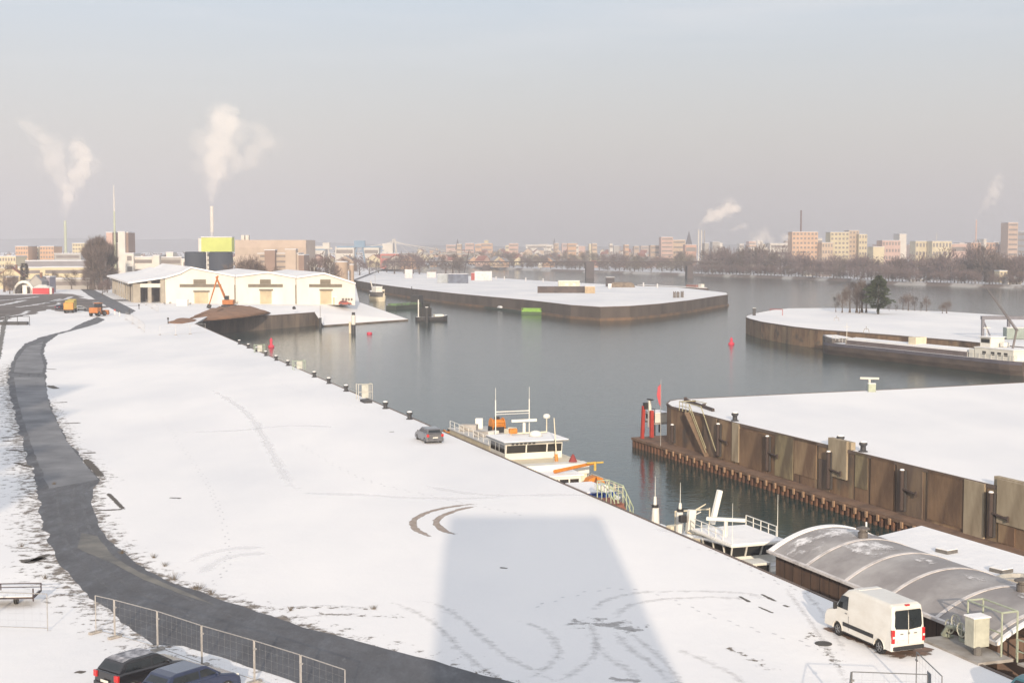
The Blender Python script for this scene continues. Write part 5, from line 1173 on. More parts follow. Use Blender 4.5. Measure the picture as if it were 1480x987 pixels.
cont(777,845,423.5,2.9,2.2,DKB,'timber_wall','long dark stacked wall across the snow on the middle pier','barrier', ribs=12, snow=False)
cont(845.5,860,424,3.0,4,M('tan_box', (.50,.38,.24), .7, scale=1),'tan_container','tan container at the right end of the long dark stacked wall','container', ribs=3)
t, wd_ = cont(807,838,416.5,3.6,5,M('cabin_cream', (.62,.62,.50), .6, scale=1),'site_cabin','pale site cabin with two windows behind the long dark stacked wall','cabin', ribs=0)
for x in (-1.2, 2.6): MB().box(x-.7,x+.7,-2.55,-2.48,1.2,2.5).build('window', WHC, t)
cont(876,888,414.5,4.8,4,M('dark_machine', (.09,.08,.085), .8, scale=1),'machine_hut','dark grey machine hut beside the brown pile on the middle pier','hut', ribs=3)
cont(879,884,417,2.2,2,WHC,'white_box','small white box before the dark machine hut','box', ribs=0)
q = P(900,415.5,MZ); mb = MB()
mb.loft([[(x*k,y*k,z) for x,y in ((-6.5,-3),(0,-4),(6.5,-3),(6.8,3),(0,4),(-6.6,3))] for k, z in ((1,0),(.88,1.6),(.74,2.4),(.5,2.6))]); tag(mb.build('timber_heap', M('heap_brown', (.28,.22,.16), .9, col2=(.14,.11,.09), scale=.8, bump=.6), loc=(q.x,q.y+4,MZ)), 'brown flat topped heap on the middle pier right of the machine hut', 'heap')
for i, (px, py) in enumerate(((975,430.5),(980,430.5),(986,430))):
    q = P(px,py,MZ); t = thing('steel_bundle', 'upright grey bundle at the middle pier tip, %s from the left' % ordw(i), 'bundle', (q.x,q.y,MZ), .1*i, 'upright bundles near the middle pier tip')
    for k in range(3): MB().box(-.6+k*.4,-.3+k*.4,-.4,.4,0,2.6-.3*((k+i)%2)).build('slab', M('bundle_grey', (.20,.18,.17), .8, scale=1), t)
a, b = P(922,412.2,MZ), P(1012,416.5,MZ)
t = thing('low_barge', 'low snow covered barge lying behind the middle pier', 'barge', ((a.x), a.y+9, WZ), math.atan2((b-a).y,(b-a).x))
LL = (b-a).length*1.1
MB().prism([(0,0),(LL*.92,0),(LL,2.5),(LL*.92,5),(0,5)],-.5,4.6).build('hull', M('barge_brown', (.14,.11,.10), .8, scale=.3), t, bevel=.1); MB().prism([(.3,.3),(LL*.91,.3),(LL*.98,2.5),(LL*.91,4.7),(.3,4.7)],4.603,4.9).build('hatch_snow', SNOW_PLAIN, t)
MB().box(LL*.72,LL*.86,1,4,4.9,6.0).build('cabin', M('cabin_red', (.40,.20,.17), .7), t); MB().box(LL*.88,LL*.92,1.6,3.4,4.9,6.6).build('wheelhouse', WHITE, t)
# green pontoon boat, dark flat barge along the middle pier
q = P(770,454.5,WZ)
t = thing('green_boat', 'bright green work pontoon with railings lying at the middle pier wall', 'pontoon', (q.x,q.y+1.2,WZ), R(-17))
GRN = M('bright_green', (.30,.55,.10), .5, scale=1)
MB().box(-4.2,3.8,-1.3,1.3,-.4,1.0).build('hull', M('green_dark', (.08,.14,.06), .6, scale=1), t, bevel=.1); MB().box(-4,3.6,-1.2,1.2,1.003,1.5).build('deck', GRN, t, bevel=.05)
MB().box(-3.6,3.2,-1.0,1.0,1.5,2.2).build('cabin', GRN, t, bevel=.1); rails(t, [(-4,-1.2,1.5),(3.6,-1.2,1.5)], .9, GRN, r=.06, every=1.2)
a, b = P(668,440,WZ), P(757,453,WZ)
t = thing('flat_barge', 'low dark flat barge along the middle pier wall left of the green pontoon', 'barge', a, math.atan2((b-a).y,(b-a).x))
LL = (b-a).length
MB().box(0,LL,-.6,2.0,-.4,.75).build('hull', M('dark_green_hull', (.05,.065,.05), .7, scale=.5), t, bevel=.05)
for x in (LL*.28, LL*.62): MB().loft([[(x-2,.1,.76),(x+2,.1,.76),(x+2,1.5,.76),(x-2,1.5,.76)],[(x-1,.4,1.5),(x+1,.4,1.5),(x+1,1.2,1.5),(x-1,1.2,1.5)]]).build('snow_heap', SNOW_PLAIN, t)
for i, (px, py) in enumerate(((717,404.5),(729,404.5),(760,406.5),(785,408),(664,402),(930,414.5),(950,416.5))):
    q = P(px,py,MZ); t = thing('edge_post', 'small pale post on the river side of the middle pier, %s of them' % ordw(i), 'post', (q.x,q.y,MZ), 0, 'posts along the river side of the middle pier'); MB().tube((0,0,0),(0,0,1.9),.35,n=8).build('post', WHC, t); MB().tube((0,0,1.9),(0,0,2.1),.38,n=8).build('cap', SNOW_PLAIN, t)
# boats at the dock mouth behind the sheds
q = P(606,465,WZ)
t = thing('tug_boat', 'dark tug boat with white bow moored right of the sloping bank', 'boat', (q.x-1.2,q.y+2.5,WZ), R(-72))
hull(t, 11, 4.6, -.4, 1.5, BO, SNOW_PLAIN, bow=3.5, sheer=.6); MB().box(-1.6,1.6,1.2,5.0,1.5,4.6).build('deckhouse', BLK, t, bevel=.06); MB().box(-1.1,1.1,2.4,4.6,4.603,6.4).build('wheelhouse', BLK, t, bevel=.05)
MB().box(-1.15,1.15,2.9,4.3,5.3,6.0).build('glazing', DARKW, t); MB().tube((0,.8,1.5),(0,.8,7.4),.22).build('mast', WHITE, t); MB().box(-1.5,1.5,6.2,9.4,1.55,2.3).build('fore_deck_box', WHITE, t, bevel=.2)
for k, px in enumerate((617,)):
    q = P(px,467,WZ); t = thing('mooring_pile', 'black mooring pile in the water right of the dark tug', 'mooring pile', (q.x,q.y,WZ)); MB().tube((0,0,-1),(0,0,5.2),.55,n=10).build('pile', BO, t); MB().tube((0,0,5.2),(0,0,5.4),.5,n=10).build('snow_cap', SNOW_PLAIN, t)
q = P(575,449,WZ)
t = thing('work_pontoon', 'long dark and green work pontoon lying behind the sloping bank', 'pontoon', (q.x+3,q.y+20,WZ), R(60))
MB().box(-13,8,-2.5,2.5,-.4,1.6).build('hull', M('dark_green_hull'), t, bevel=.1); MB().box(-12,5,-2.2,2.2,1.603,2.4).build('deck_gear', M('green_gear', (.16,.30,.12), .7, col2=(.12,.12,.10), scale=.8), t)
MB().box(4,7.5,-2,2,1.6,5.2).build('cabin', BO, t, bevel=.05); MB().tube((2,0,1.6),(2,0,9),.15).build('mast', BO, t)
q = P(543,437,WZ)
t = thing('crane_boat', 'cream work boat with slanted white crane post behind the last shed', 'boat', (q.x+2,q.y+8,WZ), R(20))
hull(t, 17, 5, -.4, 2.6, CREAM, SNOW_PLAIN, bow=4); MB().box(-2,2,2,8,2.6,5.4).build('cabin', CREAM, t, bevel=.08); MB().box(-2.1,2.1,1.9,8.1,5.403,5.6).build('roof_snow', SNOW_PLAIN, t)
windows(t, -1.9, 1.9, 1.98, 3.8, 4.7, 3); mb = MB(); mb.tube((-1,9.5,2.6),(-3,9,9.5),.35,.25); mb.build('crane_post', WHITE, t)
mb = MB(); mb.tube((0,12,2.6),(0,12,17),.09,.05); mb.build('mast', GALV, t)
q = P(522,434,0)
t = thing('boat_trailer_load', 'snow covered boat on stands at the corner of the last shed', 'boat', (q.x+1.5,q.y+60,-1.2), R(30))
hull(t, 9, 3.6, .2, 2.2, HULLG, SNOW_PLAIN, bow=3); MB().box(-1.4,1.4,1.5,6,2.2,4.2).build('cabin', WHITE, t, bevel=.1); MB().box(-1.5,1.5,1.4,6.1,4.203,4.5).build('roof_snow', SNOW_PLAIN, t)
# ============================================================= building the photograph is taken from (behind the camera)
BRK = M('facade_render', (.45,.42,.38), .8, scale=.3)
t = thing('office_tower', 'tall plain office tower behind the camera casting the long shadow', 'building', (3.5,-8,0))
TH = (19.5+0)*0 + math.tan(R(SUN_EL))*101.5
MB().box(-4.9,5.9,-6,6.0,0,TH).build('wall', BRK, t)
for k in range(7):
    for x in (-3.6,-1.0,1.6,4.2): MB().box(x-.8,x+.8,5.99,6.05,1.5+k*3.1,3.0+k*3.1).build('window', GLASS, t)
t = thing('shade_building', 'unseen stepped building added behind the camera to shade the left snow', 'building', (0,-30,0))
for x0, x1, reach in ((-74,-53,195),(-52.99,-46,165),(-45.99,-40,135),(-39.99,-34,118)):  # unseen blocks added to shade the left snow, stepped by shadow reach
    MB().box(x0,x1,-8,0,0,math.tan(R(SUN_EL))*(reach+30)).build('shade_block', BRK, t)

# ============================================================= generic far buildings
def bmat(n, c): return M(n, c, .8, var=.07, scale=.15)
WIN = M('far_window', (.22,.19,.18), .3, scale=.2); WINW = M('far_window_warm', (.20,.14,.10), .4, scale=.2)
def block(px0, px1, ytop, d, dep, mat, name, lab, cat='building', z0=0, rz=0, floors=0, cols=0, roof=True, snow=True, ybase=None, wmat=None, rtop=0):
    x0, x1 = X(px0,d), X(px1,d); z1 = ZY(ytop,d); w_ = x1-x0
    t = thing(name, lab, cat, ((x0+x1)/2, d+dep/2, z0), rz); h = z1-z0
    MB().box(-w_/2,w_/2,-dep/2,dep/2,0,h).build('wall', mat, t)
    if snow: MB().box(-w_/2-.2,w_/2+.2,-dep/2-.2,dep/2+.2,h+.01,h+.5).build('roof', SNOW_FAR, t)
    if floors and cols:
        fh = h/floors; cw = w_/cols
        if floors*cols <= 60:
            for f in range(floors):
                for c in range(cols):
                    MB().box(-w_/2+cw*(c+.22),-w_/2+cw*(c+.78),-dep/2-.08,-dep/2+.02,fh*(f+.35),fh*(f+.8)).build('window', wmat or WIN, t)
        else:
            for f in range(floors): 
                mb = MB(); mb.box(-w_/2+.8,w_/2-.8,-dep/2-.08,-dep/2+.02,fh*(f+.35),fh*(f+.8)); mb.build('window_band', wmat or WIN, t)
    elif floors:
        fh = h/floors
        for f in range(floors): MB().box(-w_/2+w_*.06,w_/2-w_*.06,-dep/2-.1,-dep/2+.02,fh*(f+.38),fh*(f+.75)).build('window_band', wmat or WIN, t)
    return t, w_, h
def gable(loc, w_, dep, h, rh, rz, wmat, rmat, name, lab, cat='house', group=None, wins=2):
    t = thing(name, lab, cat, loc, rz, group)
    MB().front([(-w_/2,0),(w_/2,0),(w_/2,h),(0,h+rh),(-w_/2,h)], -dep/2, dep/2).build('wall', wmat, t)
    k = 1.12; th = .35; e = rh*(k-1)
    mb = MB(); mb.front([(-w_/2*k,h-e+.02),(0,h+rh+.02),(w_/2*k,h-e+.02),(w_/2*k,h-e+th),(0,h+rh+th),(-w_/2*k,h-e+th)], -dep/2-.3, dep/2+.3); rf = mb.build('roof', rmat, t)
    MB().box(w_*.15,w_*.15+.9,-.5,.5,h+rh*.6,h+rh+1.2).build('chimney', M('brick_chimney', (.25,.14,.10), .9), rf)
    for c in range(wins):
        for f in range(max(1,int(h/2.8))):
            x = -w_/2 + w_*(c+.5)/wins; MB().box(x-.55,x+.55,-dep/2-.06,-dep/2+.02,.9+f*2.7,2.2+f*2.7).build('window', WIN, t)
    return t
# ---- white sheds in the middle distance
SHW = M('shed_white', (.74,.72,.66), .7, col2=(.64,.61,.54), scale=.12, stretch=(1,1,.4)); LOUV = M('louvre', (.20,.17,.13), .8, scale=.5); SDOOR = M('shed_door', (.58,.48,.32), .7, scale=.3)
FL = P(239,438); FR = P(513,441); FD = (FR-FL).normalized(); FN = Vector((FD.y,-FD.x,0))
def fpt(px, z, out=0.0):
    k = (px-740)/FPX; s = (k*FL.y-FL.x)/(FD.x-k*FD.y); return FL + FD*s + Vector((0,0,z)) + FN*out
def zat(px, py): return ZY(py, fpt(px,0).y)
def fbox(px0, px1, py0, py1, out0, out1, mat, name, par):
    a = [fpt(px0,zat(px0,py1)), fpt(px1,zat(px1,py1)), fpt(px1,zat(px1,py0)), fpt(px0,zat(px0,py0))]
    MB().add([tuple(p+FN*out1) for p in a]+[tuple(p+FN*out0) for p in a], [(0,1,2,3),(7,6,5,4),(0,4,5,1),(1,5,6,2),(2,6,7,3),(3,7,4,0)]).build(name, mat, par)
def shed(name, lab, prof, length, wallmask=None, over=1.2):
    """prof: list of (px, z) across the front: eave, ridge, eave"""
    t = thing(name, lab, 'warehouse', (0,0,0))
    fr_ = [fpt(px, z) for px, z in prof]; base = [fpt(prof[0][0],0), fpt(prof[-1][0],0)]
    ring0 = [base[0]] + fr_ + [base[1]]; ring1 = [p + U*length for p in ring0]
    MB().loft([[tuple(p) for p in ring0],[tuple(p) for p in ring1]]).build('wall', SHW, t)
    f0 = [p - U*over + Vector((0,0,.05)) for p in fr_]; f1 = [p + U*(length+.5) + Vector((0,0,.05)) for p in fr_]
    f0[0] = f0[0]-FD*.0; up = Vector((0,0,.55))
    MB().loft([[tuple(p) for p in f0]+[tuple(p+up) for p in f0[::-1]], [tuple(p) for p in f1]+[tuple(p+up) for p in f1[::-1]]]).build('roof', SNOW_FAR_W, t)
    return t
SNOW_FAR_W = snow_mat('roof_snow_far', -1.5, (.86,.85,.85), .1, .2)
s1 = shed('storage_shed', 'white shed with wide gable behind the orange excavator, leftmost of three', [(239,8.6),(262,10.3),(276,12.1),(339.5,9.2)], 100)
s2 = shed('storage_shed', 'white shed with tan door between the other two white sheds', [(340.5,9.2),(386,10.6),(427.5,8.9)], 68)
s3 = shed('storage_shed', 'white shed at the right end of the row beside the dock mouth', [(428.5,8.9),(468,10.3),(513,7.0)], 68)
for par, bx in ((s1,(260,320,280,298,281,301,421,439)),(s2,(359,409,376,391.6,376,392.5,419,439)),(s3,(447,494.6,463,478,463,479,419,439.5))):
    a,b,c,d_,e_,f_,g_,h_ = bx
    fbox(a,b,410.8,415.2,.0,.12,LOUV,'louvre_band',par); fbox(c,d_,404,410.6,.0,.12,LOUV,'louvre_box',par)
    fbox(e_,f_,g_+1.2,h_,.0,.08,SDOOR,'sliding_door',par); fbox(e_-.5,f_+2,g_-1,g_+1,.0,.6,LOUV,'door_canopy',par)
for px in (340,428): fbox(px-.6,px+.6,412,439,.05,.4,LOUV,'downpipe',s2)
for a,b in ((494,497.5),(499,502),(503,505.5),(507,509.5)): fbox(a,b,431,434.5,.0,.1,WIN,'window',s3)
# lean-to with open bays on the left
t = thing('open_shed', 'long low shed with open dark bays left of the white sheds', 'warehouse', (0,0,0))
zl = [(192,6.6),(238.5,8.6),(262,10.3)]
GREYW = M('shed_grey', (.40,.36,.30), .8, scale=.3)
back = fpt(192,0)+U*1
for (pa, pb) in ((192,203),(214,219),(232,238.5)):
    a, b = fpt(pa,0), fpt(pb,0); za = 6.6+(pa-192)/46.5*2.0
    MB().add([tuple(a),tuple(b),tuple(b+Vector((0,0,za))),tuple(a+Vector((0,0,za)))]+[tuple(p+U*3) for p in (a,b,b+Vector((0,0,za)),a+Vector((0,0,za)))],[(0,1,2,3),(7,6,5,4),(0,4,5,1),(1,5,6,2),(2,6,7,3),(3,7,4,0)]).build('pier', GREYW, t)
fbox(203,232,410,415.5,-.3,.1,SHW,'fascia',t)
a, b = fpt(192,0)+U*14, fpt(238.5,0)+U*14
MB().add([tuple(a),tuple(b),tuple(b+Vector((0,0,8))),tuple(a+Vector((0,0,6.5)))]+[tuple(p+U*1) for p in (a,b,b+Vector((0,0,8)),a+Vector((0,0,6.5)))],[(0,1,2,3),(7,6,5,4),(0,4,5,1),(1,5,6,2),(2,6,7,3),(3,7,4,0)]).build('back_wall', M('deep_bay', (.12,.10,.085), .9), t)
f0 = [fpt(px,z)-U*1.5 for px,z in zl]; f1 = [p+U*122 for p in f0]; up = Vector((0,0,.6))
f0[0] -= FD*2; f1[0] -= FD*2
MB().loft([[tuple(p) for p in f0]+[tuple(p+up) for p in f0[::-1]],[tuple(p) for p in f1]+[tuple(p+up) for p in f1[::-1]]]).build('roof', SNOW_FAR_W, t)
a = fpt(192,0); ee = []
for k in range(9):
    c = a + U*(4+k*13); MB().add([tuple(c-FD*.3),tuple(c+FD*.5),tuple(c+FD*.5+U*1.2),tuple(c-FD*.3+U*1.2)]+[tuple(p+Vector((0,0,6.5))) for p in (c-FD*.3,c+FD*.5,c+FD*.5+U*1.2,c-FD*.3+U*1.2)],[(3,2,1,0),(4,5,6,7),(0,1,5,4),(1,2,6,5),(2,3,7,6),(3,0,4,7)]).build('column', GREYW, t)
c0, c1 = a+U*14+FD*6, a+U*118+FD*6
MB().add([tuple(c0),tuple(c1),tuple(c1+Vector((0,0,7))),tuple(c0+Vector((0,0,7)))]+[tuple(p+FD*.5) for p in (c0,c1,c1+Vector((0,0,7)),c0+Vector((0,0,7)))],[(0,1,2,3),(7,6,5,4),(0,4,5,1),(1,5,6,2),(2,6,7,3),(3,7,4,0)]).build('side_wall', GREYW, t)

# ---- excavator with raised boom and earth heap
q = P(331,446)
t = thing('excavator', 'orange excavator with raised bent boom standing on the earth heap', 'excavator', (q.x,q.y,.8), 0)
OX = M('excavator_orange', (.50,.17,.04), .6, scale=1)
for y in (-1.2,1.2): MB().side([(-.45,0),(.45,0),(.45,1.0),(-.45,1.0)],-2.2,2.2).build('track', BLK, t, loc=(0,y,-.6), bevel=.25)
MB().box(-1.9,1.6,-1.3,1.3,.5,2.0).build('engine_house', OX, t, bevel=.1); MB().box(-1.2,.2,-1.3,-.1,2.0,3.3).build('cab', [GLASS], t, bevel=.06)
sx_ = q.y/FPX
mb = MB(); tp = Vector((-18*sx_,0,9.3)); mb.tube((-.8,0,1.5),(-2.2,0,5.0),.42,.38,6); mb.tube((-2.2,0,5.0),tuple(tp),.38,.3,6); mb.build('boom', OX, t)
mb = MB(); mb.tube(tuple(tp+Vector((.6,0,.3))),(-28.5*sx_,0,.5),.3,.2,6); mb.build('stick', OX, t)
MB().tube((-1.2,.1,3.4),(tp.x+1.4,.1,6.6),.14).build('ram', STEEL, t); MB().cbox((-28.8*sx_,0,-.1),(1.2,1.2,1.3), ry=.4).build('bucket', BLK, t, bevel=.15)
EB = M('earth_brown', (.30,.16,.09), .95, col2=(.20,.11,.065), scale=.25, bump=.6)
def heap(name, lab, pts, h, zb=0, seed=0, mat=None):
    c = sum(pts, Vector((0,0,0)))/len(pts); mb = MB(); rings = []
    pp_ = smooth_pts(pts+[pts[0]], 5)[:-1]
    for k, z in ((1,0),(.86,.45),(.66,.8),(.4,1.0),(.1,1.05)):
        rings.append([(((p-c)*k).x+noise.noise(p*.3+Vector((seed,k*3,0)))*.8, ((p-c)*k).y, zb+z*h*(1+.35*noise.noise(Vector((p.x*.12*k+seed,p.y*.1,k)))) if z else zb) for p in pp_])
    mb.loft(rings); return tag(mb.build(name, mat or EB, loc=(c.x,c.y,0), smooth=True), lab, 'earth heap')
heap('earth_heap', 'rust brown earth heap under the orange excavator behind the dock wall', [P(252,465),P(300,459),P(340,455.5),P(388,450,-.2),P(375,443),P(352,440),P(310,443),P(285,452)], 1.7, -.9, 2)
heap('earth_heap', 'small brown earth spill left of the large heap near the dock corner', [P(240,467),P(262,468),P(285,463),P(262,461)], .7, -.1, 4)

# ---- cars and small things before the sheds
def smallcar(px, py, z, col, lab, az=80, kind='hatch', L=4.3):
    q = P(px,py,z); return car('parked_car', lab, (q.x,q.y,z), az, col, kind=kind, L=L)
WP = M('paint_white', (.8,.79,.76)); SP = M('paint_silver', (.36,.35,.34))
smallcar(457,440,0,WP,'white car parked before the last white shed, left of its door',85)
smallcar(476,440,0,WP,'white car parked before the tan door of the last shed',95)
smallcar(499,441,0,M('paint_red2', (.35,.05,.03), .3, coat=.5),'reddish car parked at the right corner of the last white shed',88)
q = P(489,440.5); t = thing('small_kiosk', 'small cream kiosk at the foot of the last white shed', 'kiosk', (q.x,q.y,0)); MB().box(-1.6,1.6,-1,1,0,2.6).build('wall', SDOOR, t, bevel=.03); MB().box(-1.8,1.8,-1.2,1.2,2.603,2.8).build('roof', SNOW_PLAIN, t); MB().box(-.8,.4,-1.04,-.99,1.0,2.0).build('window', WIN, t)
q = P(264,442); t = thing('white_skip', 'white box container on the snow before the leftmost shed', 'container', (q.x,q.y,0)); MB().box(-1.8,1.8,-1,1,0,2.0).build('box_body', WHITE, t, bevel=.05); MB().box(-1.9,1.9,-1.1,1.1,2.003,2.12).build('lid', SNOW_PLAIN, t)
MB().tube((0,0,0),(0,0,1.1),.2,n=8)
q = P(425,447); tag(MB().lathe([(.5,0),(.55,.5),(.3,.9),(.01,1.0)],n=8).build('mooring_stone', BO, loc=(q.x,q.y,0)), 'small dark mooring stone on the snow before the middle shed', 'stone')

# ---- yard machines on the left
q = P(101,452); t = thing('dump_truck', 'yellow and orange dump truck parked at the edge of the churned yard', 'truck', (q.x,q.y,0), R(8))
MB().box(-1.35,1.35,-2.6,-.6,1.0,3.0).build('tailgate', M('truck_orange', (.60,.26,.03), .5, scale=1), t, bevel=.06); MB().box(-1.3,1.3,-.6,3.2,1.2,3.6).build('tipper_body', M('truck_yellow', (.45,.36,.08), .6, scale=1), t, bevel=.06); MB().box(-1.2,1.2,3.3,5.0,1.0,3.9).build('cab', M('truck_yellow'), t, bevel=.1)
MB().box(-1.0,1.0,5.0,5.05,2.6,3.5).build('windscreen', GLASS, t); MB().box(-.9,.9,-2.4,4.8,.6,1.0).build('chassis', BLK, t)
for y in (-1.6,-.3,3.9):
    for s in (-1,1): wheel(t, s*1.15, y, .55, .35)
smallcar(115,448.5,0,WP,'white van like car right of the orange dump truck',20,'wagon',4.8)
smallcar(89,447,0,M('paint_navy', (.04,.04,.08), .4),'dark blue car left of the orange dump truck',20)
q = P(141,457); t = thing('wheel_loader', 'orange wheel loader standing at the head of the narrow road', 'loader', (q.x,q.y,0), R(-10))
MB().box(-1.3,1.3,-2.6,-.2,1.0,2.5).build('engine_cover', OX, t, bevel=.1); MB().box(-.9,.9,-.2,1.3,1.2,3.6).build('cab', GLASS, t, bevel=.05); MB().box(-1.0,1.0,-.3,1.4,3.6,3.75).build('cab_roof', OX, t)
MB().box(-1.5,1.5,3.2,4.3,.3,1.6).build('bucket', OX, t, bevel=.1)
for s in (-1,1):
    MB().tube((s*.7,1.2,1.8),(s*.7,3.4,.9),.14).build('lift_arm', OX, t)
    for y in (-1.6,1.9): wheel(t, s*1.15, y, .75, .5)
# festival tent: white arch and red tent
q = P(34,424.5); sc1 = q.y/FPX
t = thing('arch_tent', 'white arched tent with a pale doorway at the far side of the churned yard', 'tent', (q.x,q.y,0))
mb = MB(); W_ = 15.5*sc1; rows = []
for y in (0, 9): rows.append([(math.cos(a)*W_, y, math.sin(a)*19*sc1) for a in [math.pi*k/14 for k in range(15)]] + [(math.cos(a)*W_*.82, y, max(0,math.sin(a)*15.5*sc1)) for a in [math.pi*k/14 for k in range(14,-1,-1)]])
mb.loft(rows); mb.build('canopy', WHITE, t); MB().box(-.8*4,-.8*4+.01+W_*.01,.5,.6,0,.1).build('peg', BLK, t)
MB().box(-W_*.8,W_*.8,7,7.3,0,9*sc1).build('inner_wall', M('tent_inner', (.20,.17,.15), .8), t); MB().box(-.2,1.6,-.6,-.2,0,3.6).build('door_curtain', WHITE, t, bevel=.05)
q = P(59,425); t = thing('red_tent', 'low red tent with white peaked roof beside the white arched tent', 'tent', (q.x,q.y,0))
W_ = 12*sc1; MB().box(-W_,W_,0,6,0,8.5*sc1).build('side_cloth', M('tent_red', (.60,.05,.06), .7, scale=.5), t, bevel=.05)
MB().loft([[(-W_*1.03,-.3,8.55*sc1),(W_*1.03,-.3,8.55*sc1),(W_*1.03,6.3,8.55*sc1),(-W_*1.03,6.3,8.55*sc1)],[(-W_*.5,2.7,13*sc1),(W_*.3,2.7,13*sc1),(W_*.3,3.3,13*sc1),(-W_*.5,3.3,13*sc1)]]).build('roof', WHITE, t)
MB().box(W_*1.05,W_*1.05+.9,0,.6,0,9*sc1).build('end_post', WHITE, t)
# far fences near the road head
FP_ = [((182,462),(192,468)),((192,468),(201,474)),((201,474),(209,481)),((211,441),(220,446)),((220,446),(229,452)),((231,484),(254,484.5)),((254,484.5),(275,483)),((275,483),(297,481))]
for i, (a, b) in enumerate(FP_): fence_panel(P(*a), P(*b), 'distant mesh fence panel on snow before the sheds, %s from the road' % ordw(i), 'distant fence panels by the road head', H=2.1, mat=GALV if i < 5 else M('pale_fence', (.62,.60,.58), .6))
for i, (px, py) in enumerate(((166,455),(173,457),(187,455),(201,447),(243,468))):
    q = P(px,py); t = thing('road_post', 'small post by the road head, %s from the left' % ordw(i), 'post', (q.x,q.y,0), 0, 'small posts by the road head'); MB().tube((0,0,0),(0,0,1.2),.13).build('post', BO if i > 1 else WHITE, t); MB().cbox((0,0,1.35),(.5,.1,.5)).build('board', REDP if i < 1 else BO, t)
q = P(8,470); t = thing('site_shelter', 'low dark site frame at the left edge beyond the yard', 'shelter', (q.x,q.y,0)); mb = MB()
for x in (-3,0,3,6): mb.tube((x,0,0),(x,0,2.2),.08)
mb.path([(-3,0,2.2),(6,0,2.2)], .08); mb.build('frame', BO, t); MB().box(-2.5,5,1,2.4,0,.8).build('stacked_boards', BO, t, bevel=.05)

# ============================================================= left town and industry
CRM = bmat('wall_cream', (.66,.57,.38)); ORG = bmat('wall_orange', (.60,.38,.24)); PNK = bmat('wall_pink', (.58,.40,.34)); GRY = bmat('wall_grey', (.40,.38,.36)); WHT = bmat('wall_white', (.68,.64,.58)); BGE = bmat('wall_beige', (.58,.44,.32)); TAN = bmat('wall_tan', (.48,.36,.27)); BRN = bmat('wall_brown', (.28,.19,.15)); CON = bmat('wall_concrete', (.50,.40,.32))
RRED = bmat('roof_red', (.30,.12,.09)); RGR = bmat('roof_grey', (.30,.29,.30))
block(3,62,387.5,700,18,CRM,'cream_hall','long cream hall on the left behind the cypress',floors=2)
block(62,133,387,690,18,CRM,'cream_hall','long cream hall left of the tall poplars with a dark roof line',floors=2)
block(38,128,377.5,790,30,bmat('wall_slate',(.26,.25,.27)),'dark_hall','wide dark hall with snowy roof behind the cream halls')
block(0,24,371,900,20,CRM,'yellow_block','pale yellow block at the far left edge',floors=3,cols=6)
block(24,42,356.5,1050,20,ORG,'apartment_block','orange apartment block, first of three on the left skyline',floors=6,cols=5)
block(45,57,357.5,1080,20,CRM,'apartment_block','pale orange apartment block, second of three on the left skyline',floors=6,cols=4)
block(59,79,356.5,1060,20,ORG,'apartment_block','tan apartment block, third of three on the left skyline',floors=6,cols=5)
block(106,126,352,1150,20,CRM,'apartment_block','cream apartment block left of the poplars on the skyline',floors=7,cols=5)
block(80,118,367,1000,20,GRY,'grey_hall','grey hall under the chimney with the leftmost steam plume',floors=3)
block(155,164,336.5,900,16,PNK,'grain_tower','pink tower of the grain mill behind the poplars',floors=0)
block(172,182,335.5,900,16,WHT,'grain_tower','white tower of the grain mill right of the slim spire',floors=0)
block(182,187,336.5,902,16,BRN,'grain_tower','dark side tower of the grain mill beside the white tower',floors=0)
block(164,172,352,905,14,GRY,'grain_tower','low grey mill block between the pink and white towers')
gable((X(18,650),650,0),11,9,6,4,R(10),CRM,RRED,'farm_house','old house with dark red roof left of the cypress')
gable((X(56,585),585,0),5,7,5,2.5,0,GRY,RGR,'brick_hut','narrow grey hut with pointed roof behind the red tent',wins=1)
block(59,72,401,590,8,bmat('wall_violet',(.30,.28,.33)),'low_hall','low grey violet hall behind the red tent')
block(5,18,401,620,8,TAN,'low_house','low tan house at the left behind the white arched tent',floors=1,cols=3)
block(75,160,403.5,640,10,GRY,'long_shed','long grey low shed behind the snowy lot at the road head',floors=1)
# white office building
block(182,194,367,700,14,WHT,'office_wing','white stair tower at the left end of the office building',floors=3,cols=1)
block(194,222,372,702,14,WHT,'office_building','white office building with two dark window rows behind the open shed',floors=3,cols=0)
block(222,231,370,700,14,WHT,'office_wing','white middle stair tower of the office building',floors=0)
block(231,263,372.5,704,14,GRY,'office_building','grey office building with window rows right of the middle stair tower',floors=3)
block(241,251,365.5,710,8,WHT,'roof_plant','white roof plant room above the grey office building')
block(263,276,375,690,10,WHT,'office_wing','small white annex left of the dark tanks',floors=2,cols=1)
block(130,160,394,660,12,GRY,'long_shed','grey shed behind the trunks of the poplars',floors=1)
def tank(px0, px1, ytop, d, mat, lab, name='storage_tank', snow=True, z0=0, cat='tank'):
    r = (px1-px0)/2*d/FPX; h = ZY(ytop,d)-z0; t = thing(name, lab, cat, (X((px0+px1)/2,d),d,z0))
    MB().tube((0,0,0),(0,0,h),r,n=32).build('shell', mat, t); MB().tube((0,0,h+.01),(0,0,h+.5),r*1.01,r*.9,32).build('roof', SNOW_FAR if snow else mat, t)
    for k in range(3): MB().tube((0,0,h*(k+1)/4),(0,0,h*(k+1)/4+.25),r*1.012,n=32).build('hoop', mat, t)
    return t
DT = bmat('tank_dark', (.045,.055,.075))
tank(268,298.5,365.5,640,DT,'dark blue grey round tank left of its twin behind the sheds',snow=False); tank(303,337,365.5,625,DT,'dark blue grey round tank right of its twin behind the sheds',snow=False)
tank(484,503,379,700,TAN,'short round tan tank behind the last white shed')
tank(505,512,383,720,TAN,'small round tan silo right of the short tan tank')
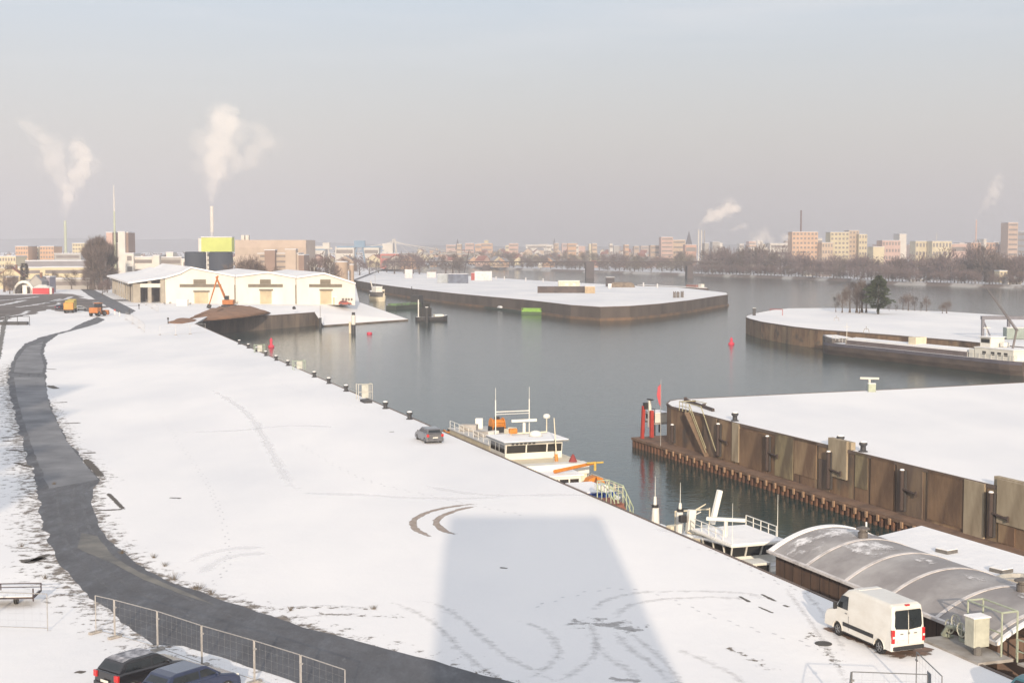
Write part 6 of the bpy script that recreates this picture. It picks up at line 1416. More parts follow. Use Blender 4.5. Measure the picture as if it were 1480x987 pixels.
# green yellow plant building on legs
t, w_, h = block(292,336,343.5,760,7,bmat('wall_lime',(.55,.60,.16)),'lime_plant','lime green box building raised on white legs behind the dark tanks',z0=ZY(364,760))
for k in range(9): MB().box(-w_/2+w_*(k+.4)/9,-w_/2+w_*(k+.4)/9+.5,-3.4,-2.8,-ZY(364,760),0).build('leg', WHT, t)
MB().box(-w_/2-1.6,-w_/2-.01,-3.4,3.4,-6,h*.95).build('side_wall', WHT, t)
block(297,305,366,770,10,WHT,'white_riser','white pipe riser between the two dark tanks',floors=6)
# large beige building
t, w_, h = block(340.5,443,347,850,40,bmat('wall_peach',(.55,.44,.36)),'cold_store','large windowless peach coloured block on the skyline right of the lime building',snow=False)
MB().box(-w_/2+.5,w_/2-.5,-20.3,-20.0,h*.62,h*.80).build('upper_band', CON, t)
for x in (-.42,-.36): MB().box(w_*x,w_*x+2,-18,-15,h,h+3).build('roof_stack', WHT, t)
t, w_, h = block(373,432,367,800,20,CON,'office_building','concrete office block with window rows before the large peach block',floors=5)
block(432,440,369,800,20,BRN,'stair_tower','dark brown stair tower at the right of the concrete office block',floors=0)
block(383,398,362,795,8,BRN,'conveyor_house','brown sloping conveyor house on the concrete office block')
block(413,428,361,797,8,CON,'plant_room','small plant room with round vent before the peach block')
# chimneys
def chimney(px, ytop, ybot, d, wpx, mats, lab, taper=.7, bands=1, z0=0):
    r = wpx/2*d/FPX; h = ZY(ytop,d)-z0; t = thing('chimney', lab, 'chimney', (X(px,d),d+3,z0))
    n = len(mats)
    for i, (m_, a, b) in enumerate(mats):
        ra, rb = r*(1-(1-taper)*a), r*(1-(1-taper)*b); MB().tube((0,0,h*a+(.0 if i==0 else .01)),(0,0,h*b),ra,rb,16).build('shaft', m_, t)
    MB().tube((0,0,h-.8),(0,0,h+.02),r*taper*1.15,n=16).build('rim', mats[-1][0], t)
    return t
GRNC = bmat('chimney_green',(.48,.52,.38))
chimney(165.5,268,350,900,5,[(GRNC,0,.72),(WHT,.72,1)],'slim tapering green and white spire chimney above the grain mill',taper=.18)
chimney(95,319,362,1400,4.5,[(GRNC,0,1)],'pale green chimney under the leftmost steam plume',taper=.75)
chimney(306.5,298,346,1000,5.6,[(bmat('shaft_grey',(.50,.50,.52)),0,.62),(WHT,.62,1)],'tall chimney with white top and steam above the lime building',taper=.85)
for i, px in enumerate((1009.5,1013.8,1018)): chimney(px,332.5+i*.4,358,1500,1.9 if i<2 else 1.4,[(WHT if i<2 else GRY,0,1)],'thin pale chimney across the river, %s of the group of three' % ordw(i),taper=.95,z0=FZ)
chimney(1157,304,336,1560,3.0,[(bmat('brick_dark',(.16,.10,.10)),0,1)],'dark brick chimney above the orange block across the river',taper=.75,z0=FZ)
chimney(1410,318,352,1700,2.2,[(PNK,0,1)],'pink chimney under the rightmost steam plume',taper=.8,z0=FZ)
chimney(1353,337,350,1700,1.0,[(WHT,0,1)],'thin white mast above the cream hall across the river',z0=FZ)

# ---- blue cranes, white halls and stay bridge far left of the middle pier
BLC = bmat('crane_blue',(.22,.33,.45))
def portal(px0, px1, ytop, ybot, d, lab, mat=BLC, arm=10):
    x0, x1 = X(px0,d), X(px1,d); zt, zb = ZY(ytop,d), 0; t = thing('harbour_crane', lab, 'crane', ((x0+x1)/2,d,0)); w_ = (x1-x0)/2
    for s in (-1,1): mb = MB(); mb.tube((s*w_,0,0),(s*w_*.5,0,zt*.75),.9,.7,6); mb.build('leg', mat, t)
    MB().box(-w_*.9,w_*.9,-3,3,zt*.75,zt).build('machinery_house', mat, t); mb = MB(); mb.box(-w_-arm,w_+arm,-.6,.6,zt*.74,zt*.80); mb.build('beam', mat, t)
    return t
portal(512,529,348,372,1300,'large blue portal crane behind the bare trees, biggest of the blue cranes',arm=16)
portal(446,455,353,372,1300,'small blue crane beside the peach block'); portal(467,478,351,372,1320,'white latticed crane between the blue cranes',WHT,2)
portal(534,542,356,370,1500,'small pale blue crane right of the large blue one')
for a,b,y,d,m_,lab in ((454,470,356.5,1350,WHT,'white hall strip between the small blue crane and the latticed crane'),(485,512,357.5,1350,WHT,'white hall left of the large blue crane'),(526,548,358,1400,WHT,'white hall right of the large blue crane'),(550,577,367,1250,bmat('wall_red',(.55,.18,.15)),'bright red hall behind the bare trees'),(553,568,352.5,1700,WHT,'thin white hall far behind the red hall'),
    (577,600,369,1500,PNK,'pink hall right of the red hall'),(420,446,372,1300,GRY,'grey hall behind the end of the peach block')):
    block(a,b,y,d,20,m_,'factory_hall',lab,floors=2 if b-a>20 else 0,z0=ZY(365 if y<360 else 380,d) if False else 0)
d = 1800; t = thing('cable_stayed_bridge', 'distant cable stayed bridge pylon with thin stays above the red hall', 'bridge', (X(570,d),d,0))
zt = ZY(345.5,d); zd = ZY(366,d)
for s in (-1,1): MB().tube((s*4,0,0),(s*1.0,0,zt),1.4,1.0,6).build('pylon_leg', WHT, t)
MB().box(-110,110,-5,5,zd-2,zd).build('deck', GRY, t)
for k in range(1,6):
    for s in (-1,1): MB().tube((0,0,zt-k),(s*k*20,0,zd),.22,n=4).build('stay', WHT, t)
# lamps behind sheds
for i, (px, yt) in enumerate(((449,380),(454.5,382),(477,380))):
    d = 640; t = thing('yard_lamp', 'pale yard lamp mast behind the last shed roof, %s from the left' % ordw(i), 'lamp', (X(px,d),d,0), 0, 'lamp masts behind the last shed'); h = ZY(yt,d); MB().tube((0,0,0),(0,0,h),.22,.12).build('mast', WHITE, t)
    for s in (-1,1): MB().tube((0,0,h*.8),(s*1.5,0,h),.14).build('arm', WHITE, t)

# ============================================================= river bridge
d0 = 1124.0; t = thing('river_bridge', 'long low dark truss bridge crossing the river behind the middle pier', 'bridge', (0,0,0))
BRD = bmat('bridge_dark', (.12,.10,.105)); x0, x1 = X(556,d0), X(1046,d0); zd = ZY(378.5,d0)
MB().box(x0,x1,d0-4,d0+4,zd-.5,zd+.1).build('deck', BRD, t)
mb = MB()
for y in (d0-4.2,d0+4.2):
    mb.box(x0,x1,y-.2,y+.2,zd-3.2,zd-2.8); mb.box(x0,x1,y-.2,y+.2,zd-.05,zd+.35)
    n = 70
    for k in range(n): a = x0+(x1-x0)*k/n; b = x0+(x1-x0)*(k+1)/n; m_ = (a+b)/2; mb.tube((a,y,zd),(m_,y,zd-3),.2,n=4,cap=False); mb.tube((m_,y,zd-3),(b,y,zd),.2,n=4,cap=False)
mb.build('truss', BRD, t)
for px, ww in ((703,11),(852,12),(996,9)):
    w2 = ww/2*d0/FPX; MB().box(X(px,d0)-w2,X(px,d0)+w2,d0-7,d0+7,WZ-1,zd-3.25 if px != 852 else zd-.6).build('pier', BRD, t, bevel=.3)
for px in (600,650,750,800,905,950): w2 = .9; 
for px, lab in ((781,'white round tank just beyond the bridge'),(786,None)):
    if lab: tank(777,784,381,1300,WHT,lab,snow=True,z0=0)
# ============================================================= trees
BARK = M('bark', (.12,.095,.08), .95, scale=2); TWG = M('twigs', (.17,.13,.11), .95, col2=(.12,.09,.08), scale=.35); TWP = M('twigs_purple', (.20,.145,.14), .95, col2=(.15,.11,.11), scale=.3); TWO = M('twigs_olive', (.21,.18,.13), .95, col2=(.15,.125,.10), scale=.3); TWD = M('twigs_dark', (.08,.065,.06), .95, scale=.5)
NEED = M('needles', (.05,.07,.03), .9, col2=(.025,.035,.018), scale=.9)
TREES = {}
def tree_proto(key, mat, W=7.0, H=10.0, base=.22, ntw=900, tw=.10, ln=1.3, seed=1, shape='round', limb=7):
    """bare tree 10 m tall: tapered trunk with limbs, crown of fine twigs"""
    r = random.Random(seed)
    t = thing('tree_proto', 'x', 'tree')
    mb = MB(); rings = []; n = 7; top = H*.75; cx = cy = 0
    for k in range(6):
        z = top*k/5; rr = .26*(1-k/5)**1.0*(H/10)+.05; cx += r.uniform(-.12,.12); cy += r.uniform(-.12,.12)
        rings.append([(cx+rr*math.cos(6.283*i/n)*(1.5 if k==0 else 1), cy+rr*math.sin(6.283*i/n)*(1.5 if k==0 else 1), z) for i in range(n)])
    mb.loft(rings)
    tips = []
    for k in range(limb):
        z0 = H*(base+.45*k/limb); a = k*2.4+r.uniform(-.4,.4)
        rad = W/2*r.uniform(.65,.9)*(1 if shape == 'round' else .7); up = H*(.22 if shape == 'round' else .38)*r.uniform(.8,1.3)
        p0 = Vector((0,0,z0)); p1 = Vector((math.cos(a)*rad*.5, math.sin(a)*rad*.5, z0+up*.55)); p2 = Vector((math.cos(a)*rad, math.sin(a)*rad, min(H*.97,z0+up)))
        mb.tube(p0,p1,.10,.06,5,False); mb.tube(p1,p2,.06,.025,4,False)
        for j in range(3):
            b = a+r.uniform(-1,1); s = p1.lerp(p2, r.uniform(0,.7)); e_ = s+Vector((math.cos(b)*rad*.4, math.sin(b)*rad*.4, up*r.uniform(.2,.6))); mb.tube(s,e_,.04,.015,4,False)
    mb.build('trunk', BARK, t)
    mb = MB(); cz = H*(base+(1-base)/2); hz_ = H*(1-base)/2
    # clumps give an uneven outline
    cl = []
    for i in range(13):
        a = r.uniform(0,6.283); zz = r.uniform(-.75,.8); q = math.sqrt(max(0,1-zz*zz))*r.uniform(.35,.72)
        if shape == 'poplar': q *= .8
        cl.append((Vector((math.cos(a)*q*W/2, math.sin(a)*q*W/2, cz+zz*hz_*.82)), r.uniform(.26,.42)*min(W,H)/1.6 if shape != 'poplar' else r.uniform(.3,.45)*W/1.5))
    for i in range(ntw):
        c, cr_ = r.choice(cl); v = Vector((r.gauss(0,1),r.gauss(0,1),r.gauss(0,1))); v.normalize(); p = c + v*cr_*r.random()**.45
        if p.z < H*base*.8 or p.z > H*1.02: continue
        out = (p-Vector((0,0,cz*.75))).normalized(); dr2 = (out*1.0+Vector((r.uniform(-.7,.7),r.uniform(-.7,.7),r.uniform(.0,1.0)))).normalized()
        side_ = dr2.cross(Vector((r.gauss(0,1),r.gauss(0,1),r.gauss(0,1)))).normalized(); L_ = ln*r.uniform(.5,1.2); w2 = tw/2
        mb.add([p-side_*w2, p+side_*w2, p+dr2*L_+side_*w2*.2, p+dr2*L_-side_*w2*.2], [(0,1,2,3)])
    mb.build('crown', mat, t)
    TREES[key] = (t, H, W); t['used'] = 0
    return t
def put_tree(key, loc, h, wpx_scale=1.0, name='bare_tree', lab='', group=None, rot=None):
    t, H, W = TREES[key]; s = h/H
    o = dup(t, loc, rot if rot is not None else rnd.uniform(0,6.28), lab, (s*wpx_scale, s*wpx_scale, s))
    o.name = name; o['category'] = 'tree'
    if 'used' in o: del o['used']
    if group: o['group'] = group
    return o
tree_proto('near1', TWG, ntw=1500, tw=.05, ln=1.0, seed=3)
tree_proto('near2', TWD, ntw=1300, tw=.05, ln=1.0, seed=9, W=6)
tree_proto('mid1', TWG, ntw=1300, tw=.10, ln=1.1, seed=4, W=8.5, base=.12)
tree_proto('mid2', TWP, ntw=1300, tw=.11, ln=1.1, seed=6, W=9, base=.10)
tree_proto('poplar', TWG, ntw=2300, tw=.07, ln=1.1, seed=5, W=3.6, base=.08, shape='poplar')
for i, m_ in enumerate((TWG, TWP, TWO, TWP)): tree_proto('far%d'%i, m_, ntw=620, tw=.20, ln=1.3, seed=20+i, W=8+i*.6, base=.03, limb=5)
def ptree(key, px, ybase, ytop, z=0, name='bare_tree', lab='', group=None, w=1.0, d=None):
    if d is None: q = P(px,ybase,z)
    else: q = Vector((X(px,d), d, z))
    h = ZY(ytop,q.y)-z; return put_tree(key, (q.x,q.y,z), h, w, name, lab, group)
# poplars
for i, (px, yt, d, w) in enumerate(((132,345,640,1.0),(140,338,650,1.1),(149,340,645,1.1),(157,349,640,1.0),(145,352,628,1.2),(136,356,632,1.1),(162,362,646,.9))):
    ptree('poplar', px, 0, yt, 0, 'poplar_tree', 'tall dense leafless poplar by the road head, %s from the left in its clump' % ordw([132,136,140,145,149,157,162].index(px)), 'clump of tall poplars', w*1.15, d)
# cypress
def needle_tree(name, lab, loc, H, W, mat, n, seed, sz, prof):
    r = random.Random(seed); t = thing(name, lab, 'tree', loc)
    MB().tube((0,0,0),(0,0,H*.8),H*.022,H*.008,8).build('trunk', BARK, t)
    mb = MB()
    lobes = [(r.uniform(0,6.283), r.uniform(.1,1), r.uniform(.75,1.15)) for _ in range(26)]
    for i in range(n):
        a0, k0, m0 = r.choice(lobes); k = min(1,max(0.02,k0+r.gauss(0,.10))); a = a0+r.gauss(0,.55)
        rad = W/2*prof(k)*m0*r.random()**.35; p = Vector((math.cos(a)*rad, math.sin(a)*rad, H*k))
        d1 = Vector((math.cos(a),math.sin(a),r.uniform(-.5,.2))).normalized(); sd = d1.cross(Vector((r.gauss(0,1),r.gauss(0,1),r.gauss(0,1)))).normalized()
        s = sz*r.uniform(.6,1.3); mb.add([p-d1*s*.5, p+sd*s*.35, p+d1*s, p-sd*s*.35], [(0,1,2,3)])
    mb.build('crown', mat, t); return t
needle_tree('cypress_tree','dark narrow cypress before the long cream hall on the left',(X(36,640),640,0),ZY(381,640),3.6,TWD,1500,3,.5,lambda k: .6+.5*math.sin(k*3.0))
q = P(1269,454,RZ)
needle_tree('pine_tree','dark green pine standing alone on the snowy far pier',(q.x,q.y,RZ),ZY(399,q.y)-RZ,8.4,NEED,5200,11,.5,lambda k: (0 if k<.17 else (.85+.3*math.sin(k*23) if k<.5 else (1.0-.85*((k-.5)/.5)**1.6)*(.9+.2*math.sin(k*31)))))
pl_ = [(1208,451,428,'near2',.8),(1217,452,418,'near1',.8),(1228,452,410,'near1',.95),(1238,452,404,'near2',1.0),(1246,452,400,'near1',1.0),(1252,452,407,'near2',.9),(1242,453,425,'near2',.9),(1305,448,424,'near1',.9),(1313,449,423,'near1',1.0),(1322,449,428,'near2',.8),(1339,450,428,'near1',.9),(1331,450,436,'near2',.8),(1368,453,433,'near1',1.2),(1362,453,438,'near1',1.2),(1285,449,440,'near2',1.2),(1295,449,440,'near2',1.2)]
xs = sorted(a[0] for a in pl_)
for px, yb, yt, k, w in pl_: ptree(k, px, yb, yt, RZ, 'bare_tree', 'leafless tree or bush on the snowy far pier, %s from the left' % ordw(xs.index(px)), 'leafless trees on the far pier', w)
# round trees at the river left bank and middle pier root
ml = [(496,402,372,'mid2',1.1,980),(508,402,370,'mid1',1.1,990),(520,402,374,'mid2',1.2,960),(534,402,376,'mid2',1.2,1000),(547,402,378,'mid1',1.2,1040),(559,400,373,'mid2',1.1,1080),(570,400,371,'mid2',1.1,1060),(585,398,367,'mid2',1.15,1060),(597,398,365,'mid2',1.15,1070),(606,398,370,'mid2',1.0,1050),
      (644,394,369,'mid1',1.0,1060),(655,394,366,'mid1',1.1,1055),(664,394,372,'mid1',.9,1050)]
for i, (px, yb, yt, k, w, d) in enumerate(ml): ptree(k, px, yb, yt, MZ if px > 566 else 0, 'bare_tree', 'round leafless tree behind the middle pier root, %s from the left' % ordw(i), 'round leafless trees by the middle pier root', w, d)
bl = [(344,398,372,'mid1',560),(353,398,376,'mid1',570),(362,398,370,'mid1',560),(371,398,378,'mid2',565),(381,398,384,'mid1',560),(396,399,386,'mid1',575),(455,396,374,'mid1',640),(462,396,370,'mid2',650),(471,396,371,'mid1',640),(480,396,378,'mid2',650),(104,404,390,'mid1',640),(82,404,395,'mid1',650),(76,404,392,'mid1',655),(7,410,380,'mid1',600),(24,412,398,'mid1',580),(14,412,402,'mid1',575),(155,418,404,'mid2',590),(148,420,406,'mid2',560),(127,402,392,'mid2',640)]
for px, yb, yt, k, d in bl: ptree(k, px, yb, yt, 0, 'bare_tree', 'leafless tree among the buildings behind the sheds and yard, %s from the left' % ordw(sorted(b[0] for b in bl).index(px)), 'leafless trees among the left buildings', 1.0, d)
sl_ = [(405,438),(411,438),(418,437),(425,436),(431,437),(275,441),(246,440),(238,441)]
for px, yb in sl_: ptree('near1', px, yb, yb-(7 if 405 < px < 430 else 4), 0, 'bare_bush', 'low leafless bush at the foot of the white sheds, %s from the left' % ordw(sorted(b[0] for b in sl_).index(px)), 'low bushes before the sheds', 1.6)
# ---- trees along the far bank
def bank_d(px):
    px = min(1630, px)
    for (a, ya), (b, yb) in zip(fb, fb[1:]):
        if b <= px <= a: k = (px-b)/(a-b); return (CH-WZ)*FPX/((yb+(ya-yb)*k)-HZ)
    return 900
ft = []
r5 = random.Random(5)
px = 1474.0
while px > 1000:
    d = bank_d(px); ft.append((px, d+r5.uniform(4,20), r5.uniform(4.5,9)))
    px -= 5.0
px = 1490.0
while px > 985:
    d = bank_d(px); tall = (19 if px > 1350 else (22 if 1020 < px < 1130 else 15)) + 9*noise.noise(Vector((px*.035,2.2,0)))
    ft.append((px+r5.uniform(-3,3), d+r5.uniform(60,150), tall*r5.uniform(.8,1.12))); px -= 5.6
px = 990
while px > 645:
    d = bank_d(px); ft.append((px, d+r5.uniform(15,60), r5.uniform(7,12))) if r5.random() < .6 else None; ft.append((px, d+r5.uniform(80,260), r5.uniform(12,20))); px -= r5.uniform(5,8.5)
ft.sort()
for i, (px, d, h) in enumerate(ft):
    put_tree('far%d' % r5.choice((0,1,1,3) if px > 1000 else (0,2,2,1)), (X(px,d),d,FZ), h, r5.uniform(1.0,1.35), 'bare_tree', 'hazy leafless tree in the belt on the far river bank, %s from the left' % ordw(i), 'leafless trees on the far river bank')
# wood behind as one mass
mb = MB(); r6 = random.Random(6)
for i in range(5200):
    px = r6.uniform(600,1500); dd = bank_d(min(1480,max(600,px)))+r6.uniform(170,520)
    h = r6.uniform(2,17)*(1 if px > 1000 else .7); p = Vector((X(px,dd),dd,FZ+h*r6.uniform(.1,1))); s = r6.uniform(1.0,2.2)
    u = Vector((r6.uniform(-1,1),r6.uniform(-1,1),r6.uniform(.3,1))).normalized(); v = u.cross(Vector((r6.gauss(0,1),r6.gauss(0,1),r6.gauss(0,1)))).normalized()
    mb.add([p-v*.25*s,p+v*.25*s,p+u*s*1.8+v*.1,p+u*s*1.8-v*.1],[(0,1,2,3)])
tag(mb.build('far_woodland', TWP), 'hazy brown woodland behind the river bank trees', 'woodland', kind='stuff')
mb = MB()
for i in range(4200):
    px = r6.uniform(-80,640); dd = r6.uniform(1150,1900); h = r6.uniform(3,14); p = Vector((X(px,dd),dd,h*r6.uniform(.1,1))); s = r6.uniform(1.2,2.6)
    u = Vector((r6.uniform(-1,1),r6.uniform(-1,1),r6.uniform(.3,1))).normalized(); v = u.cross(Vector((r6.gauss(0,1),r6.gauss(0,1),r6.gauss(0,1)))).normalized()
    mb.add([p-v*.3*s,p+v*.3*s,p+u*s*1.8+v*.1,p+u*s*1.8-v*.1],[(0,1,2,3)])
tag(mb.build('far_woodland', TWG), 'hazy brown woodland behind the buildings on the left', 'woodland', kind='stuff')

# ---- buildings across the river
def fbk(a, b, y, d, m_, lab, floors=5, cols=0, dep=24, cat='building', name='far_block'):
    return block(a,b,y,d,dep,m_,name,lab,cat,z0=FZ,floors=floors,cols=cols)
fbk(1144,1181,335.5,1500,bmat('fb_orange',(.66,.44,.30)),'orange beige tower block across the river under the brick chimney',8,7)
fbk(1181,1187,345,1510,WHT,'narrow pale block right of the orange tower block',4,0)
fbk(1187,1203,351,1480,BGE,'lower beige block between the orange and cream tower blocks',4,4)
fbk(1199,1226,336,1520,CRM,'cream tower block right of the beige block across the river',8,5)
fbk(1226,1240,333.5,1540,BGE,'tallest beige middle block of the cream cluster',8,3)
fbk(1240,1252,339,1530,CRM,'cream end block of the cluster across the river',6,3)
fbk(1261,1277,357,1450,CRM,'small cream cube block across the river',0,0)
fbk(1274,1300,348,1500,PNK,'pink block with roof plant across the river',4,6)
fbk(1298.5,1308.5,338.5,1550,WHT,'narrow white tower across the river right of the pink block',0,0)
fbk(1322,1341,349,1600,CRM,'cream hall left of the thin white mast',3,4)
fbk(1346,1374,349,1580,CRM,'wide cream hall under the thin white mast',3,6)
fbk(1374,1396,353,1620,PNK,'dull pink hall right of the thin white mast',2,0)
fbk(1402,1441,351,1640,bmat('fb_or2',(.60,.38,.27)),'orange plant building under the rightmost chimney',4,9)
fbk(1420,1424,346,1630,WHT,'slim white riser on the orange plant building',0,0)
fbk(1443,1453,353,1640,PNK,'small pink block left of the preheater tower',2,2)
fbk(1455,1469,322,1600,bmat('fb_tower',(.52,.38,.30)),'tall beige preheater tower near the right edge',9,0)
fbk(1469,1482,335,1620,bmat('fb_blue',(.25,.27,.32)),'blue grey tower block at the right edge',6,0)
fbk(955,972,343,1750,PNK,'pink hazy tower left of the three thin chimneys',7,0); fbk(972,990,347,1760,BGE,'beige hazy block left of the three thin chimneys',5,0); fbk(990,1006,354,1700,bmat('fb_or3',(.55,.33,.25)),'low orange hall left of the three thin chimneys',2,0)
fbk(1018,1024,352,1500,GRY,'grey boiler house right of the three thin chimneys',0,0); fbk(1084,1110,358,1500,WHT,'pale hall below the low steam cloud',2,0); fbk(1112,1140,352,1900,WHT,'pale hazy hall left of the orange tower block',3,0)
fbk(1262,1275,394,bank_d(1268)+70,WHT,'white villa among the trees left of the pine top',2,2,10,name='villa'); fbk(1316,1337,404,bank_d(1326)+25,WHT,'low white boathouse on the far bank right of the pine',1,3,10,name='villa')
fbk(1444,1455,392,bank_d(1450)+50,CRM,'cream villa on the far bank near the right edge',2,2,10,name='villa'); fbk(1456,1476,402,bank_d(1466)+18,WHT,'white low building on the far bank at the right edge',1,3,10,name='villa')
fbk(1160,1178,394,bank_d(1170)+40,WHT,'pale villa by the water below the orange tower block',2,3,10,name='villa'); fbk(1182,1200,395,bank_d(1190)+40,bmat('fb_lil',(.48,.42,.42)),'lilac grey villa by the water below the cream cluster',2,3,10,name='villa')
# town houses on the hazy slope behind the bridge
r7 = random.Random(17); hs = []
cols_ = [(CRM,'cream',RRED,'red'),(WHT,'white',RRED,'red'),(ORG,'orange',RGR,'grey'),(PNK,'pink',RRED,'red'),(BGE,'beige',RGR,'snowy grey'),(CRM,'cream',RGR,'snowy grey')]
for i in range(120):
    k = r7.random(); px = 606+360*r7.random(); d = r7.uniform(1500,2500); 
    zg = FZ + max(0,(d-1500))*.011
    hs.append((px,d,zg,r7.choice(cols_)))
hs.sort(key=lambda q: q[0]); kinds = {}
protoh = {}
for i, (px, d, zg, (wm, wn, rm, rn)) in enumerate(hs):
    key = (wn, rn); lab = 'small hazy %s house with %s roof behind the bridge, %s from the left' % (wn, rn, ordw(i))
    hsc = r7.uniform(.5,1.05)
    if key not in protoh:
        protoh[key] = gable((X(px,d),d,zg),12,11,7,4.5,r7.uniform(-.5,.5)+(1.57 if r7.random()<.4 else 0),wm,rm,'town_house',lab,group='houses of the hazy hillside town'); protoh[key].scale = (hsc,)*3
    else: dup(protoh[key],(X(px,d),d,zg),r7.uniform(-.6,.6)+(1.57 if r7.random()<.4 else 0),lab,hsc)
fbk(690,712,352,2300,ORG,'wide orange town hall like block on the hazy slope',4,0,30); fbk(700,706,347.5,2350,CRM,'pale tower of the orange block on the hazy slope',0,0,10); fbk(760,800,354,2500,WHT,'long pale block on the hazy slope right of the orange block',3,0,30); fbk(812,835,352,2600,PNK,'pink block on the hazy slope above the bridge',3,0,30); fbk(645,660,354,2300,PNK,'pale pink block left of the church spire',3,0,30)
r8 = random.Random(23); eb = sorted((r8.uniform(640,1475), r8.uniform(1750,2700)) for _ in range(64))
for i, (px, d) in enumerate(eb):
    ww = r8.uniform(4,15); yt = 357-r8.uniform(1,9)*(1 if px > 1000 else .6)
    fbk(px, px+ww, yt, d, r8.choice((CRM,BGE,WHT,PNK,ORG,TAN,GRY)), 'pale hazy block on the far skyline across the river, %s from the left' % ordw(i), r8.choice((0,3,4,5)), 0)[0]['group'] = 'hazy blocks on the far skyline'
def spire(px, yt, d, lab, m_=BRN):
    t = thing('church', lab, 'church', (X(px,d),d,FZ)); h = ZY(yt,d)-FZ; w_ = h*.09
    MB().box(-w_,w_,-w_,w_,0,h*.55).build('tower', m_, t); MB().loft([[(-w_*1.1,-w_*1.1,h*.55),(w_*1.1,-w_*1.1,h*.55),(w_*1.1,w_*1.1,h*.55),(-w_*1.1,w_*1.1,h*.55)],[(-.1,-.1,h),(.1,-.1,h),(.1,.1,h),(-.1,.1,h)]]).build('spire', bmat('spire_slate',(.12,.12,.15)), t)
    MB().box(-w_,w_,w_,w_*6,0,h*.3).build('nave', m_, t)
spire(661.5,345,2200,'dark church spire on the hazy slope left of the orange block'); spire(995,334,1800,'dark thin church spire left of the three chimneys'); spire(801,344,2700,'pale small church spire above the bridge', PNK)
t = thing('crane_mast', 'dark leaning crane mast rising before the hazy town', 'crane', (X(671,1100),1100,MZ)); MB().tube((0,0,0),(4,0,ZY(361,1100)-MZ),.5,.3,6).build('jib', BRD, t)
# left skyline extra low houses
for i in range(22):
    px = 5+i*28+r7.uniform(-8,8); d = r7.uniform(1000,1500); wm, wn, rm, rn = r7.choice(cols_)
    gable((X(px,d),d,0),14,12,8,4,r7.uniform(-.5,.5),wm,rm,'town_house','small %s house with %s roof on the left skyline, %s from the left' % (wn, rn, ordw(i)),group='houses on the left skyline')
for o in [t_[0] for t_ in TREES.values()]:
    for ch in list(o.children): bpy.data.objects.remove(ch)
    bpy.data.objects.remove(o)

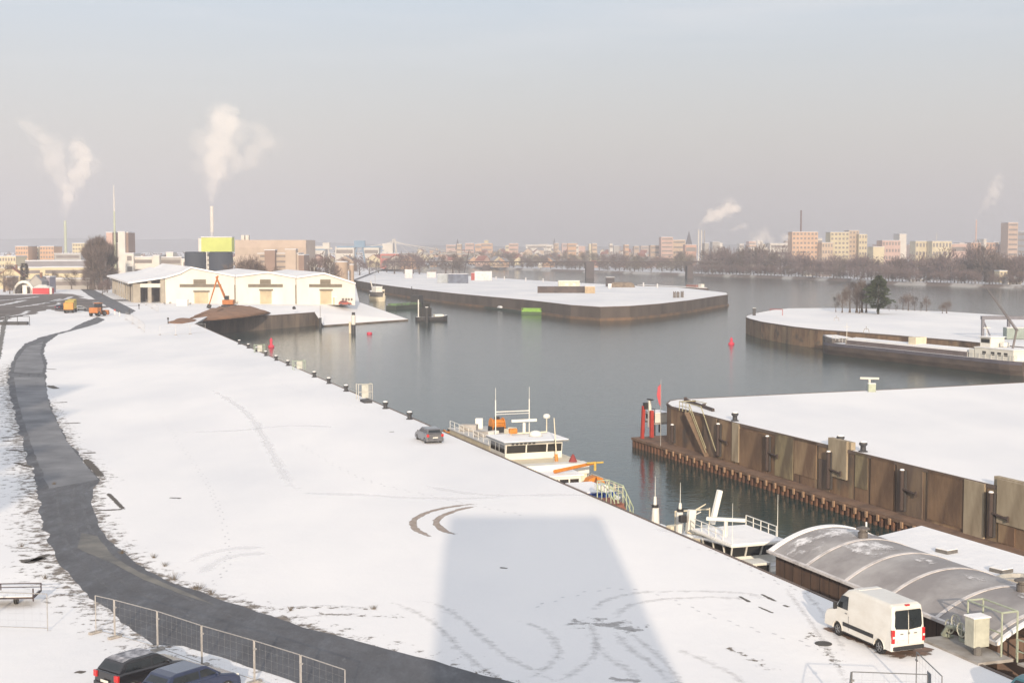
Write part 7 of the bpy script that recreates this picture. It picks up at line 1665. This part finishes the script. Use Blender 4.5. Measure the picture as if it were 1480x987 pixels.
# ============================================================= steam plumes
def vmat(name, dens, col=(1.0,.945,.90), an=-.5):
    m = bpy.data.materials.new(name); m.use_nodes = True; n = m.node_tree; n.nodes.clear()
    v = n.nodes.new('ShaderNodeVolumePrincipled'); v.inputs['Density'].default_value = dens; v.inputs['Color'].default_value = (*col,1); v.inputs['Anisotropy'].default_value = an
    o = n.nodes.new('ShaderNodeOutputMaterial'); n.links.new(v.outputs[0], o.inputs['Volume']); return m
def plume(lab, pts, d, dens, seed=1, sub=7, halo=False):
    """pts: (px,py,rpx) along the plume"""
    r = random.Random(seed); bm = bmesh.new(); sc2 = d/FPX; o3 = Vector((X(pts[0][0],d), d+3, ZY(pts[0][1],d)))
    for (a, b) in zip(pts, pts[1:]+[pts[-1]]):
        for k in range(sub):
            t_ = k/sub; px = a[0]+(b[0]-a[0])*t_; py = a[1]+(b[1]-a[1])*t_; rp = a[2]+(b[2]-a[2])*t_
            px += r.gauss(0,.35)*rp; py += r.gauss(0,.25)*rp; rr = rp*r.uniform(.35,.75)*sc2
            c = Vector((X(px,d), d+3+r.gauss(0,.3)*rp*sc2, ZY(py,d)))-o3
            bmesh.ops.create_icosphere(bm, subdivisions=2, radius=rr, matrix=Matrix.Translation(c))
    me = bpy.data.meshes.new('steam'); bm.to_mesh(me); bm.free(); me.materials.append(vmat('steam_'+str(seed), dens*.62))
    o = bpy.data.objects.new('steam_plume', me); COL.objects.link(o); o.location = o3
    rm = o.modifiers.new('r','REMESH'); rm.mode = 'VOXEL'; rm.voxel_size = max(.3, min(p[2] for p in pts)*sc2*.22)
    tx = bpy.data.textures.new('puff','CLOUDS'); tx.noise_scale = sum(p[2] for p in pts)/len(pts)*sc2*.9
    dm = o.modifiers.new('d','DISPLACE'); dm.texture = tx; dm.strength = min(p[2] for p in pts)*sc2*.9; dm.mid_level = .5
    dg = bpy.context.evaluated_depsgraph_get(); me2 = bpy.data.meshes.new_from_object(o.evaluated_get(dg)); o.modifiers.clear(); o.data = me2
    if not halo: plume('faint outer veil of the ' + lab, [(x_, y_, r_*1.5) for x_, y_, r_ in pts], d, dens*.25, seed+50, sub, True)
    return tag(o, ' '.join(lab.split()[:16]), 'steam', kind='stuff')
plume('pinkish steam rising from the leftmost green chimney and leaning right', [(95,316,3),(96,302,6),(98,287,9),(102,273,11),(112,260,12),(123,243,14),(127,224,13),(114,210,9)], 1400, .026, 1, 9)
plume('thin pinkish steam cloud at the upper left, fading out', [(98,268,9),(86,252,13),(78,230,18),(70,208,16),(56,188,12),(38,178,8)], 1400, .011, 3, 8)
plume('tall pink steam column rising from the white topped chimney', [(306.5,296,3),(307,284,6),(307,270,10),(311,256,11),(315,240,17),(318,218,21),(320,195,22),(321,174,20),(330,160,13)], 1000, .021, 5, 9)
plume('faint steam puff right of the tall pink column', [(345,240,13),(364,226,16),(380,210,15),(386,196,13),(372,182,10)], 1000, .010, 6, 8)
plume('cream steam trail rising right from the three thin chimneys', [(1011,330,2),(1015,321,3.5),(1024,316,7),(1038,309,10),(1052,303,10),(1062,300,7)], 1500, 0.0470, 7)
plume('faint thin steam wisp right of the three thin chimneys', [(1052,334,2.5),(1065,330,4),(1077,325,4)], 1500, 0.0336, 8)
plume('low steam cloud above the pale hall across the river', [(1088,352,6),(1096,345,9),(1104,338,7),(1106,332,4),(1112,346,6)], 1500, 0.0269, 9)
plume('small round steam puff left of the orange tower block', [(1133,346,4),(1135,342,5)], 1500, 0.0403, 10)
plume('slanting cream steam plume from the pink chimney at the right', [(1417,306,3),(1424,294,6),(1432,280,9),(1438,268,8),(1442,256,5)], 1700, 0.0296, 11)
